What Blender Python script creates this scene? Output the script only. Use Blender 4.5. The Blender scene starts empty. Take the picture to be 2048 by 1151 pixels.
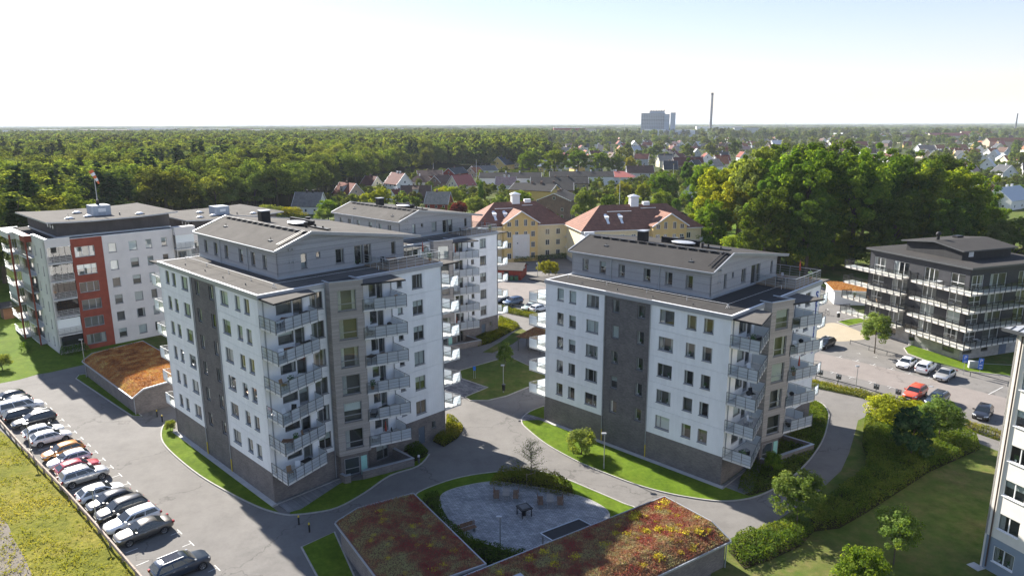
import bpy, math, random
import numpy as np
from mathutils import Vector, Matrix
PI = math.pi
R = math.radians
random.seed(7)
rng = np.random.default_rng(11)
scene = bpy.context.scene
COL = scene.collection

# ------------------------------------------------------------------ camera, sky, sun, exposure
FPX, PITCH, ROLL, CAMH = 1424.2, .2264, -.0032, 36.257
FPF = FPX / math.cos(PITCH)
cam_data = bpy.data.cameras.new('camera')
cam = bpy.data.objects.new('camera', cam_data)
COL.objects.link(cam)
cam_data.sensor_width = 36
cam_data.lens = FPX / 2048 * 36
cam_data.clip_start = .5
cam_data.clip_end = 90000
cam.matrix_world = Matrix.Translation((0, 0, CAMH)) @ Matrix.Rotation(PI / 2 - PITCH, 4, 'X') @ Matrix.Rotation(ROLL, 4, 'Z')
scene.camera = cam

SUN_EL = 30.6
SUN_AZ = (-.6355, .7721)            # horizontal direction towards the sun
world = bpy.data.worlds.new('World')
scene.world = world
world.use_nodes = True
wn = world.node_tree.nodes
sky = wn.new('ShaderNodeTexSky')
sky.sky_type = 'NISHITA'
sky.sun_disc = False
sky.sun_elevation = R(SUN_EL)
sky.sun_rotation = math.atan2(SUN_AZ[0], SUN_AZ[1])
sky.altitude = 30
sky.air_density = 1.15
sky.dust_density = 0.3
sky.ozone_density = 1.4
bg = wn['Background']
bg.inputs['Strength'].default_value = .1
gam = wn.new('ShaderNodeGamma')          # the whole sky, softened evenly
gam.inputs['Gamma'].default_value = .62
world.node_tree.links.new(sky.outputs[0], gam.inputs[0])
hs = wn.new('ShaderNodeHueSaturation')
hs.inputs['Saturation'].default_value = 1.3
tint = wn.new('ShaderNodeMix'); tint.data_type = 'RGBA'; tint.blend_type = 'MULTIPLY'   # daylight white balance, same over the whole sky
tint.inputs[0].default_value = 1
tint.inputs[7].default_value = (1.0, .93, 1.06, 1)
world.node_tree.links.new(gam.outputs[0], hs.inputs['Color'])
world.node_tree.links.new(hs.outputs[0], tint.inputs[6])
world.node_tree.links.new(tint.outputs[2], bg.inputs[0])
sd = bpy.data.lights.new('sun', 'SUN')
sd.energy = 5.0
sd.angle = R(.55)
sd.color = (1, .945, .855)
sun = bpy.data.objects.new('sun', sd)
COL.objects.link(sun)
ce = math.cos(R(SUN_EL))
sun.rotation_euler = Vector((SUN_AZ[0] * ce, SUN_AZ[1] * ce, math.sin(R(SUN_EL)))).to_track_quat('Z', 'Y').to_euler()
sun.location = (-200, 260, 200)
vs = scene.view_settings
vs.view_transform = 'Standard'
vs.look = 'None'
vs.exposure = 1.7
vs.gamma = 1
vs.use_curve_mapping = False
scene.cycles.max_bounces = 6
scene.cycles.transparent_max_bounces = 12
scene.cycles.volume_bounces = 0

# ------------------------------------------------------------------ survey: photograph pixel -> place on the ground
def G(px, py, z=0.0):
    x, y = px - 1024, py - 575.5
    cp, sp, cr, sr = math.cos(PITCH), math.sin(PITCH), math.cos(ROLL), math.sin(ROLL)
    r = (cr, sp * sr, cp * sr)
    d = (sr, -sp * cr, -cp * cr)
    v = [r[i] * x + d[i] * y + (0, cp, -sp)[i] * FPX for i in range(3)]
    t = (z - CAMH) / v[2]
    return (v[0] * t, v[1] * t)
def W(pts, z=0.0): return [G(p[0], p[1], z) for p in pts]
def height_at(X, Y, py):
    """height above (X, Y) seen at photograph row py"""
    cp, sp = math.cos(PITCH), math.sin(PITCH)
    k = (py - 575.5) / FPX
    # camera-space: down = -(sp*Y + cp*h), depth = cp*Y - sp*h  (h relative to the camera)
    h = -(k * cp * Y + sp * Y) / (cp - k * sp)
    return CAMH + h
A_ = .774
RD = Vector((math.sin(A_), math.cos(A_)))      # along the balcony fronts
LD = Vector((-math.cos(A_), math.sin(A_)))     # along the window fronts
GRID = math.atan2(RD.y, RD.x)

# ------------------------------------------------------------------ materials
def ramp(nt, fac, stops):
    n = nt.nodes.new('ShaderNodeValToRGB')
    e = n.color_ramp.elements
    while len(e) < len(stops): e.new(.5)
    for i, (p, c) in enumerate(stops):
        e[i].position = p
        e[i].color = (*c, 1)
    nt.links.new(fac, n.inputs[0])
    return n.outputs[0]
def noise(nt, scale, detail=4, rough=.6, vec=None, coord='Object', stretch=None):
    n = nt.nodes.new('ShaderNodeTexNoise')
    n.inputs['Scale'].default_value = scale
    n.inputs['Detail'].default_value = detail
    n.inputs['Roughness'].default_value = rough
    if vec is None:
        tc = nt.nodes.new('ShaderNodeTexCoord')
        vec = tc.outputs[coord]
    if stretch:
        mp = nt.nodes.new('ShaderNodeMapping')
        mp.inputs['Scale'].default_value = stretch
        nt.links.new(vec, mp.inputs[0])
        vec = mp.outputs[0]
    nt.links.new(vec, n.inputs['Vector'])
    return n.outputs['Fac']
def mixc(nt, fac, a, b, blend='MIX'):
    n = nt.nodes.new('ShaderNodeMix')
    n.data_type = 'RGBA'
    n.blend_type = blend
    for s, v in ((n.inputs[0], fac), (n.inputs[6], a), (n.inputs[7], b)):
        if isinstance(v, (int, float)): s.default_value = v
        elif isinstance(v, tuple): s.default_value = (*v, 1)
        else: nt.links.new(v, s)
    return n.outputs[2]
def bump(nt, b, h, strength=.3, dist=.02):
    n = nt.nodes.new('ShaderNodeBump')
    n.inputs['Strength'].default_value = strength
    n.inputs['Distance'].default_value = dist
    nt.links.new(h, n.inputs['Height'])
    nt.links.new(n.outputs[0], b.inputs['Normal'])
def newmat(name):
    m = bpy.data.materials.new(name)
    m.use_nodes = True
    return m, m.node_tree, m.node_tree.nodes['Principled BSDF']
def M(name, col, rough=.6, metal=0, var=.12, scale=1.5, spec=.4, rnd=0, coat=0, bmp=0, bscale=30):
    m, nt, b = newmat(name)
    b.inputs['Roughness'].default_value = rough
    b.inputs['Metallic'].default_value = metal
    b.inputs['Specular IOR Level'].default_value = spec
    b.inputs['Coat Weight'].default_value = coat
    b.inputs['Coat Roughness'].default_value = .1
    out = None
    if var:
        f = noise(nt, scale)
        out = ramp(nt, f, [(.3, tuple(c * (1 - var) for c in col)), (.7, tuple(min(1, c * (1 + var)) for c in col))])
    if rnd:
        oi = nt.nodes.new('ShaderNodeObjectInfo')
        h = nt.nodes.new('ShaderNodeHueSaturation')
        mr = nt.nodes.new('ShaderNodeMapRange')
        mr.inputs[3].default_value = 1 - rnd
        mr.inputs[4].default_value = 1 + rnd
        nt.links.new(oi.outputs['Random'], mr.inputs[0])
        nt.links.new(mr.outputs[0], h.inputs['Value'])
        if out is None: h.inputs['Color'].default_value = (*col, 1)
        else: nt.links.new(out, h.inputs['Color'])
        out = h.outputs[0]
    if out is None: b.inputs['Base Color'].default_value = (*col, 1)
    else: nt.links.new(out, b.inputs['Base Color'])
    if bmp: bump(nt, b, noise(nt, bscale), bmp)
    return m
def ground_mat(name, stops, s1, s2, rough=.95, bmp=.5, bscale=4, bdist=.1, patch=None, spec=.06, wear=None, cracks=0):
    m, nt, b = newmat(name)
    f1 = noise(nt, s1, 6, .65)
    f2 = noise(nt, s2, 5, .7)
    mx = nt.nodes.new('ShaderNodeMath'); mx.operation = 'MULTIPLY_ADD'
    nt.links.new(f1, mx.inputs[0]); mx.inputs[1].default_value = .6
    m2 = nt.nodes.new('ShaderNodeMath'); m2.operation = 'MULTIPLY'
    nt.links.new(f2, m2.inputs[0]); m2.inputs[1].default_value = .4
    nt.links.new(m2.outputs[0], mx.inputs[2])
    c = ramp(nt, mx.outputs[0], stops)
    if patch:
        f3 = noise(nt, patch[1], 4, .6)
        c = mixc(nt, ramp(nt, f3, [(.52, (0, 0, 0)), (.64, (1, 1, 1))]), c, patch[0])
    if wear:
        f4 = noise(nt, wear[0], 8, .75)
        c = mixc(nt, 1.0, c, ramp(nt, f4, [(.30, (wear[1],) * 3), (.5, (1, 1, 1)), (.72, (wear[2],) * 3)]), 'MULTIPLY')
    if cracks:
        vo = nt.nodes.new('ShaderNodeTexVoronoi'); vo.feature = 'DISTANCE_TO_EDGE'; vo.inputs['Scale'].default_value = cracks
        tc = nt.nodes.new('ShaderNodeTexCoord'); nz = nt.nodes.new('ShaderNodeTexNoise'); nz.inputs['Scale'].default_value = .5; nz.inputs['Detail'].default_value = 5
        nt.links.new(tc.outputs['Object'], nz.inputs['Vector'])
        va = nt.nodes.new('ShaderNodeVectorMath'); va.operation = 'MULTIPLY_ADD'; va.inputs[1].default_value = (5, 5, 0)
        nt.links.new(nz.outputs['Color'], va.inputs[0]); nt.links.new(tc.outputs['Object'], va.inputs[2]); nt.links.new(va.outputs[0], vo.inputs['Vector'])
        c = mixc(nt, 1.0, c, ramp(nt, vo.outputs['Distance'], [(.0, (.62,) * 3), (.008, (1, 1, 1))]), 'MULTIPLY')
    nt.links.new(c, b.inputs['Base Color'])
    b.inputs['Roughness'].default_value = rough
    b.inputs['Specular IOR Level'].default_value = spec
    if bmp: bump(nt, b, noise(nt, bscale, 6, .7), bmp, bdist)
    return m
def brick_mat(name, c1, c2, mortar, w=.25, h=.065, msize=.012, axis='XZ', rough=.85):
    m, nt, b = newmat(name)
    tc = nt.nodes.new('ShaderNodeTexCoord')
    sp = nt.nodes.new('ShaderNodeSeparateXYZ')
    nt.links.new(tc.outputs['Object'], sp.inputs[0])
    cb = nt.nodes.new('ShaderNodeCombineXYZ')
    ad = nt.nodes.new('ShaderNodeMath'); ad.operation = 'ADD'
    nt.links.new(sp.outputs[0], ad.inputs[0]); nt.links.new(sp.outputs[1], ad.inputs[1])
    nt.links.new(ad.outputs[0], cb.inputs[0])
    nt.links.new(sp.outputs[2], cb.inputs[1])
    t = nt.nodes.new('ShaderNodeTexBrick')
    t.inputs['Scale'].default_value = 1
    t.inputs['Brick Width'].default_value = w
    t.inputs['Row Height'].default_value = h
    t.inputs['Mortar Size'].default_value = msize
    t.inputs['Color1'].default_value = (*c1, 1)
    t.inputs['Color2'].default_value = (*c2, 1)
    t.inputs['Mortar'].default_value = (*mortar, 1)
    nt.links.new(cb.outputs[0], t.inputs['Vector'])
    f = noise(nt, .7, 4)
    c = mixc(nt, 1.0, t.outputs[0], ramp(nt, f, [(.3, (.78, .78, .78)), (.7, (1.15, 1.12, 1.1))]), 'MULTIPLY')
    nt.links.new(c, b.inputs['Base Color'])
    b.inputs['Roughness'].default_value = rough
    b.inputs['Specular IOR Level'].default_value = .25
    bump(nt, b, t.outputs['Fac'], -.4, .01)
    return m
def cladding_mat(name, col, board=.14, vertical=False, depth=.012, grain=.25, rough=.7):
    """boards with a shadow gap: wave along one axis"""
    m, nt, b = newmat(name)
    tc = nt.nodes.new('ShaderNodeTexCoord')
    sp = nt.nodes.new('ShaderNodeSeparateXYZ')
    nt.links.new(tc.outputs['Object'], sp.inputs[0])
    if vertical:
        ad = nt.nodes.new('ShaderNodeMath'); ad.operation = 'ADD'
        nt.links.new(sp.outputs[0], ad.inputs[0]); nt.links.new(sp.outputs[1], ad.inputs[1])
        v = ad.outputs[0]
    else: v = sp.outputs[2]
    d = nt.nodes.new('ShaderNodeMath'); d.operation = 'DIVIDE'; d.inputs[1].default_value = board
    nt.links.new(v, d.inputs[0])
    fr = nt.nodes.new('ShaderNodeMath'); fr.operation = 'FRACT'
    nt.links.new(d.outputs[0], fr.inputs[0])
    fl = nt.nodes.new('ShaderNodeMath'); fl.operation = 'FLOOR'
    nt.links.new(d.outputs[0], fl.inputs[0])
    wn_ = nt.nodes.new('ShaderNodeTexWhiteNoise'); wn_.noise_dimensions = '1D'
    nt.links.new(fl.outputs[0], wn_.inputs['W'])
    tone = ramp(nt, wn_.outputs[0], [(0, tuple(c * .86 for c in col)), (1, tuple(c * 1.12 for c in col))])
    gr = noise(nt, 3, 5, .7, stretch=(1, 1, 12) if not vertical else (12, 12, 1))
    tone = mixc(nt, 1.0, tone, ramp(nt, gr, [(.25, (1 - grain,) * 3), (.75, (1 + grain,) * 3)]), 'MULTIPLY')
    gap = ramp(nt, fr.outputs[0], [(0, (0.35,) * 3), (.09, (1, 1, 1))])
    c = mixc(nt, 1.0, tone, gap, 'MULTIPLY')
    nt.links.new(c, b.inputs['Base Color'])
    b.inputs['Roughness'].default_value = rough
    b.inputs['Specular IOR Level'].default_value = .3
    bump(nt, b, gap, .6, depth)
    return m
def leaf_mat(name, c_dark, c_mid, c_light, trans=.45, rnd=.18, hue=.02):
    m, nt, b = newmat(name)
    at = nt.nodes.new('ShaderNodeAttribute'); at.attribute_name = 'tone'
    oi = nt.nodes.new('ShaderNodeObjectInfo')
    c_dark, c_mid, c_light = (tuple(v * 1.25 for v in q) for q in (c_dark, c_mid, c_light))
    c = ramp(nt, at.outputs['Fac'], [(0, c_dark), (.5, c_mid), (1, c_light)])
    h = nt.nodes.new('ShaderNodeHueSaturation')
    mr = nt.nodes.new('ShaderNodeMapRange'); mr.inputs[3].default_value = 1 - rnd; mr.inputs[4].default_value = 1 + rnd
    nt.links.new(oi.outputs['Random'], mr.inputs[0]); nt.links.new(mr.outputs[0], h.inputs['Value'])
    mh = nt.nodes.new('ShaderNodeMapRange'); mh.inputs[3].default_value = .5 - hue; mh.inputs[4].default_value = .5 + hue
    ml = nt.nodes.new('ShaderNodeMath'); ml.operation = 'MULTIPLY'; ml.inputs[1].default_value = 7.13
    fr = nt.nodes.new('ShaderNodeMath'); fr.operation = 'FRACT'
    nt.links.new(oi.outputs['Random'], ml.inputs[0]); nt.links.new(ml.outputs[0], fr.inputs[0])
    nt.links.new(fr.outputs[0], mh.inputs[0]); nt.links.new(mh.outputs[0], h.inputs['Hue'])
    nt.links.new(c, h.inputs['Color'])
    c = h.outputs[0]
    nt.nodes.remove(b); b = nt.nodes.new('ShaderNodeBsdfDiffuse')
    nt.links.new(c, b.inputs['Color'])
    tr = nt.nodes.new('ShaderNodeBsdfTranslucent')
    c2 = mixc(nt, 1.0, c, (1.9, 1.75, .55), 'MULTIPLY')
    nt.links.new(c2, tr.inputs[0])
    mx = nt.nodes.new('ShaderNodeMixShader')
    mx.inputs[0].default_value = trans
    nt.links.new(b.outputs[0], mx.inputs[1]); nt.links.new(tr.outputs[0], mx.inputs[2])
    nt.links.new(mx.outputs[0], nt.nodes['Material Output'].inputs[0])
    return m
def glass_mat(name, tint=(.75, .8, .8), refl=.16, rough=.01):
    m, nt, b = newmat(name)
    nt.nodes.remove(b)
    t = nt.nodes.new('ShaderNodeBsdfTransparent'); t.inputs[0].default_value = (*tint, 1)
    g = nt.nodes.new('ShaderNodeBsdfGlossy'); g.inputs['Roughness'].default_value = rough
    f = nt.nodes.new('ShaderNodeLayerWeight'); f.inputs[0].default_value = .5
    p = nt.nodes.new('ShaderNodeMath'); p.operation = 'POWER'; p.inputs[1].default_value = 4.5
    nt.links.new(f.outputs['Facing'], p.inputs[0])
    a = nt.nodes.new('ShaderNodeMath'); a.operation = 'MULTIPLY_ADD'; a.inputs[1].default_value = .8; a.inputs[2].default_value = refl; a.use_clamp = True
    nt.links.new(p.outputs[0], a.inputs[0])
    mx = nt.nodes.new('ShaderNodeMixShader')
    nt.links.new(a.outputs[0], mx.inputs[0]); nt.links.new(t.outputs[0], mx.inputs[1]); nt.links.new(g.outputs[0], mx.inputs[2])
    nt.links.new(mx.outputs[0], nt.nodes['Material Output'].inputs[0])
    return m
def frosted_mat(name, col, clear=.18):
    m, nt, b = newmat(name)
    b.inputs['Base Color'].default_value = (*col, 1)
    b.inputs['Roughness'].default_value = .1
    tr = nt.nodes.new('ShaderNodeBsdfTranslucent'); tr.inputs[0].default_value = (*col, 1)
    tp = nt.nodes.new('ShaderNodeBsdfTransparent'); tp.inputs[0].default_value = (.85, .92, .92, 1)
    a = nt.nodes.new('ShaderNodeMixShader'); a.inputs[0].default_value = .55
    nt.links.new(b.outputs[0], a.inputs[1]); nt.links.new(tr.outputs[0], a.inputs[2])
    c = nt.nodes.new('ShaderNodeMixShader'); c.inputs[0].default_value = clear
    nt.links.new(a.outputs[0], c.inputs[1]); nt.links.new(tp.outputs[0], c.inputs[2])
    nt.links.new(c.outputs[0], nt.nodes['Material Output'].inputs[0])
    return m

# ------------------------------------------------------------------ mesh builder and object helpers
class MB:
    def __init__(s): s.v = []; s.f = []; s.m = []
    def add(s, vs, fs, m=0):
        o = len(s.v); s.v += [tuple(v) for v in vs]
        s.f += [tuple(i + o for i in f) for f in fs]; s.m += [m] * len(fs)
        return s
    def quad(s, a, b, c, d, m=0): return s.add([a, b, c, d], [(0, 1, 2, 3)], m)
    def box(s, x0, y0, z0, x1, y1, z1, m=0):
        return s.add([(x0, y0, z0), (x1, y0, z0), (x1, y1, z0), (x0, y1, z0), (x0, y0, z1), (x1, y0, z1), (x1, y1, z1), (x0, y1, z1)],
                     [(0, 3, 2, 1), (4, 5, 6, 7), (0, 1, 5, 4), (1, 2, 6, 5), (2, 3, 7, 6), (3, 0, 4, 7)], m)
    def prism(s, poly, z0, z1, m=0, mside=None, bottom=True):
        n = len(poly)
        ar = sum(poly[i][0] * poly[(i + 1) % n][1] - poly[(i + 1) % n][0] * poly[i][1] for i in range(n))
        if ar < 0: poly = poly[::-1]
        zt = z1 if isinstance(z1, (list, tuple)) else [z1] * n
        if isinstance(z1, (list, tuple)) and ar < 0: zt = list(z1)[::-1]
        vs = [(p[0], p[1], z0) for p in poly] + [(p[0], p[1], zt[i]) for i, p in enumerate(poly)]
        s.add(vs, [tuple(range(n, 2 * n))] + ([tuple(range(n))[::-1]] if bottom else []), m)
        o = len(s.v) - 2 * n
        for i in range(n):
            j = (i + 1) % n
            s.f.append((o + i, o + j, o + n + j, o + n + i)); s.m.append(m if mside is None else mside)
        return s
    def tube(s, p0, p1, r0, r1=None, n=6, m=0, caps=True):
        r1 = r0 if r1 is None else r1
        p0, p1 = Vector(p0), Vector(p1)
        d = (p1 - p0)
        if d.length < 1e-6: return s
        d.normalize()
        a = d.orthogonal().normalized(); b = d.cross(a)
        vs = []
        for p, r in ((p0, r0), (p1, r1)):
            for k in range(n):
                t = 2 * PI * k / n
                vs.append(p + a * (math.cos(t) * r) + b * (math.sin(t) * r))
        fs = [(k, (k + 1) % n, n + (k + 1) % n, n + k) for k in range(n)]
        if caps: fs += [tuple(range(n))[::-1], tuple(range(n, 2 * n))]
        return s.add(vs, fs, m)
    def bar(s, p0, p1, w, h, m=0):
        """box beam between two points: w horizontal, h vertical"""
        p0, p1 = Vector(p0), Vector(p1)
        d = (p1 - p0).normalized()
        side = d.cross(Vector((0, 0, 1)))
        if side.length < 1e-4: side = Vector((1, 0, 0))
        side.normalize(); up = side.cross(d)
        a, b = side * (w / 2), up * (h / 2)
        vs = [p + q for p in (p0, p1) for q in (-a - b, a - b, a + b, -a + b)]
        return s.add(vs, [(3, 2, 1, 0), (4, 5, 6, 7), (0, 1, 5, 4), (1, 2, 6, 5), (2, 3, 7, 6), (3, 0, 4, 7)], m)
    def ball(s, c, r, n=10, k=6, m=0, sz=1):
        vs = [(c[0], c[1], c[2] - r * sz)]
        for i in range(1, k):
            t = -PI / 2 + PI * i / k
            vs += [(c[0] + r * math.cos(t) * math.cos(2 * PI * j / n), c[1] + r * math.cos(t) * math.sin(2 * PI * j / n), c[2] + r * sz * math.sin(t)) for j in range(n)]
        vs.append((c[0], c[1], c[2] + r * sz))
        fs = [(0, 1 + (j + 1) % n, 1 + j) for j in range(n)]
        for i in range(k - 2):
            fs += [(1 + i * n + j, 1 + i * n + (j + 1) % n, 1 + (i + 1) * n + (j + 1) % n, 1 + (i + 1) * n + j) for j in range(n)]
        t = len(vs) - 1
        fs += [(t, 1 + (k - 2) * n + j, 1 + (k - 2) * n + (j + 1) % n) for j in range(n)]
        return s.add(vs, fs, m)
    def mesh(s, name, mats, smooth=False):
        me = bpy.data.meshes.new(name)
        me.from_pydata(s.v, [], s.f)
        if not isinstance(mats, (list, tuple)): mats = [mats]
        for m in mats: me.materials.append(m)
        if any(s.m): me.polygons.foreach_set('material_index', s.m)
        if smooth: me.polygons.foreach_set('use_smooth', [True] * len(s.f))
        me.update()
        return me
def ob(name, mesh, parent=None, loc=(0, 0, 0), rz=0, sc=None, rot=None):
    o = bpy.data.objects.new(name, mesh)
    COL.objects.link(o)
    if parent is not None: o.parent = parent
    o.location = loc if len(loc) == 3 else (*loc, 0)
    o.rotation_euler = rot if rot is not None else (0, 0, rz)
    if sc is not None: o.scale = sc if isinstance(sc, (tuple, list)) else (sc, sc, sc)
    return o
def tag(o, label, cat, group=None):
    o['label'] = label; o['category'] = cat
    if group: o['group'] = group
    return o
def thing(name, label, cat, loc=(0, 0, 0), rz=0, group=None, sc=None):
    o = ob(name, None, None, loc, rz, sc)
    o.empty_display_size = .3
    return tag(o, label, cat, group)
def structure(o): o['kind'] = 'structure'; return o
def stuff(o): o['kind'] = 'stuff'; return o
def children_map():
    mp = {}
    for o in bpy.data.objects:
        if o.parent: mp.setdefault(o.parent, []).append(o)
    return mp
def copy_thing(root, kids, loc, rz, label, group=None, sc=None):
    c = root.copy(); COL.objects.link(c)
    c.location = loc if len(loc) == 3 else (*loc, 0); c.rotation_euler = (0, 0, rz)
    c['label'] = label
    if group: c['group'] = group
    if sc is not None: c.scale = sc if isinstance(sc, (tuple, list)) else (sc,) * 3
    def rec(src, dst):
        for k in kids.get(src, ()):
            q = k.copy(); COL.objects.link(q); q.parent = dst
            rec(k, q)
    rec(root, c)
    return c
def smooth_poly(pts, n=5, closed=True):
    """Catmull-Rom through the surveyed points"""
    out = []; k = len(pts)
    rngi = range(k) if closed else range(k - 1)
    for i in rngi:
        p0, p1, p2, p3 = (pts[(i + j - 1) % k] if closed else pts[min(max(i + j - 1, 0), k - 1)] for j in range(4))
        for t in range(n):
            u = t / n
            out.append(tuple(.5 * (2 * p1[c] + (p2[c] - p0[c]) * u + (2 * p0[c] - 5 * p1[c] + 4 * p2[c] - p3[c]) * u * u + (3 * p1[c] - p0[c] - 3 * p2[c] + p3[c]) * u ** 3) for c in (0, 1)))
    if not closed: out.append(tuple(pts[-1]))
    return out
def inside(poly, x, y):
    c = False; n = len(poly); j = n - 1
    for i in range(n):
        xi, yi = poly[i]; xj, yj = poly[j]
        if (yi > y) != (yj > y) and x < (xj - xi) * (y - yi) / (yj - yi) + xi: c = not c
        j = i
    return c
def sheet(name, poly, z, mat, skirt=.0):
    b = MB()
    if skirt: b.prism(poly, z - skirt, z, bottom=False)
    else:
        n = len(poly)
        ar = sum(poly[i][0] * poly[(i + 1) % n][1] - poly[(i + 1) % n][0] * poly[i][1] for i in range(n))
        p = poly if ar > 0 else poly[::-1]
        b.add([(x, y, z) for x, y in p], [tuple(range(n))])
    return structure(ob(name, b.mesh(name, mat)))
def ribbon(b, line, w, z0, z1, closed=False, side=0, m=0):
    """kerb/wall of width w along a polyline; side -1..1 shifts it"""
    n = len(line); L = []; Rr = []
    for i in range(n):
        a = Vector(line[(i - 1) % n] if closed or i else line[0]); c = Vector(line[(i + 1) % n] if closed or i < n - 1 else line[-1])
        d = (c - a)
        d = d.normalized() if d.length > 1e-6 else Vector((1, 0))
        nrm = Vector((-d.y, d.x)); p = Vector(line[i])
        L.append(p + nrm * (w * (.5 + side * .5))); Rr.append(p - nrm * (w * (.5 - side * .5)))
    o = len(b.v)
    for i in range(n):
        for q, z in ((L[i], z0), (L[i], z1), (Rr[i], z1), (Rr[i], z0)): b.v.append((q.x, q.y, z))
    for i in range(n if closed else n - 1):
        a, c = o + 4 * i, o + 4 * ((i + 1) % n)
        for k in range(3): b.f.append((a + k, a + k + 1, c + k + 1, c + k)); b.m.append(m)
    if not closed:
        b.f.append((o, o + 3, o + 2, o + 1)); b.m.append(m)
        e = o + 4 * (n - 1); b.f.append((e, e + 1, e + 2, e + 3)); b.m.append(m)
    return b
# ------------------------------------------------------------------ shared materials
def render_wall(name, col):
    m, nt, b = newmat(name)
    f = noise(nt, 1.2, 5, .65, stretch=(1, 1, .10)); g = noise(nt, .35, 4, .6)
    c = ramp(nt, f, [(.3, tuple(v * .90 for v in col)), (.55, col), (.8, tuple(min(.86, v * 1.03) for v in col))])
    c = mixc(nt, 1.0, c, ramp(nt, g, [(.3, (.93, .93, .925)), (.7, (1.03, 1.03, 1.03))]), 'MULTIPLY')
    nt.links.new(c, b.inputs['Base Color']); b.inputs['Roughness'].default_value = .85; b.inputs['Specular IOR Level'].default_value = .15
    bump(nt, b, noise(nt, 60, 3), .12, .004)
    return m
m_white = render_wall('white_render', (.80, .805, .81))
m_board = cladding_mat('white_boarding', (0.7904, 0.7696, 0.728), .16, True, .008, .04)
m_brick = brick_mat('grey_brown_brick', (.215, .185, .17), (.105, .092, .09), (.21, .20, .195))
m_brick2 = brick_mat('dark_strip_brick', (.165, .155, .155), (.085, .08, .082), (.15, .145, .145))
m_clad = cladding_mat('grey_timber_cladding', (.33, .33, .335), .125, False, .012, .18)
m_clad_warm = cladding_mat('taupe_cladding', (.315, .29, .27), .125, False, .012, .12)
m_core = M('dark_core', (.03, .03, .032), .95, var=0)
m_felt = ground_mat('roof_felt', [(.2, (.072, .067, .062)), (.5, (.105, .098, .09)), (.85, (.132, .124, .114))], .35, 3, .95, .25, 40, .01, wear=(.5, .8, 1.15))
m_felt_dark = ground_mat('dark_roof_felt', [(.2, (0.04, 0.0385, 0.0375)), (.5, (0.0525, 0.05, 0.0485)), (.85, (0.07, 0.067, 0.064))], .35, 3, .95, .25, 40, .01)
m_felt_black = M('black_felt', (.022, .022, .024), .9, var=.25, scale=3)
m_metal = M('grey_sheet_metal', (.34, .355, .38), .5, .4, .06, 2)
m_metal_d = M('dark_sheet_metal', (.10, .105, .11), .5, .4, .1, 2)
m_steel = M('galvanised_steel', (.40, .41, .42), .45, .7, .08, 6)
m_black = M('black_metal', (.018, .018, .02), .5, .2, .1)
m_frame = M('grey_window_frame', (.27, .275, .285), .45, .1, 0)
m_framew = M('white_window_frame', (.72, .72, .71), .45, 0, 0)
m_sill = M('dark_sill', (.12, .125, .135), .45, .4, 0)
m_glass = glass_mat('window_glass', (.80, .85, .85), .13)
m_clear = glass_mat('clear_balcony_glass', (.88, .92, .91), .05)
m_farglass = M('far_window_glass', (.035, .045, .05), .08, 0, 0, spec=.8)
m_post = M('grey_railing_post', (.16, .17, .18), .5, .5, 0)
m_frost = frosted_mat('frosted_balcony_glass', (.68, .715, .76), .16)
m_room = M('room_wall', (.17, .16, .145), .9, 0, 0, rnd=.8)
m_curtain = M('curtain', (.55, .53, .50), .9, 0, .1, 4, rnd=.3)
m_blind = M('blind', (.60, .62, .60), .8, 0, 0, rnd=.3)
m_plant = M('pot_plant_leaf', (.06, .13, .03), .6, 0, .3, 8)
m_wood = cladding_mat('wooden_deck', (.26, .19, .13), .12, True, .006, .2)
m_conc = M('concrete', (.42, .41, .39), .85, 0, .1, 1.5, bmp=.15)
m_slab = M('balcony_concrete', (.60, .59, .57), .85, 0, .08, 2)
m_coping = M('blue_grey_coping', (.40, .44, .49), .4, .5, .05)
m_red = M('red_lacquer', (.30, .05, .03), .5)
m_ltgreen = M('green_glazed_door', (.30, .55, .48), .3)
m_yellow = M('yellow_paint', (.65, .48, .03), .5)
m_plasticw = M('white_plastic', (.75, .75, .75), .4, var=.03)
m_tex = {'black': M('black_fabric', (.02, .02, .022), .8), 'grey': M('grey_fabric', (.25, .25, .26), .8), 'tan': M('tan_rattan', (.32, .20, .11), .8),
         'white': m_plasticw, 'wood': M('oiled_wood', (.16, .085, .045), .7, var=.25, scale=6), 'red': m_red, 'green': M('lime_plastic', (.28, .42, .04), .6), 'blue': M('blue_fabric', (.08, .16, .34), .8)}
MESH = {}
def cached(key, fn):
    if key not in MESH: MESH[key] = fn()
    return MESH[key]

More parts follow.
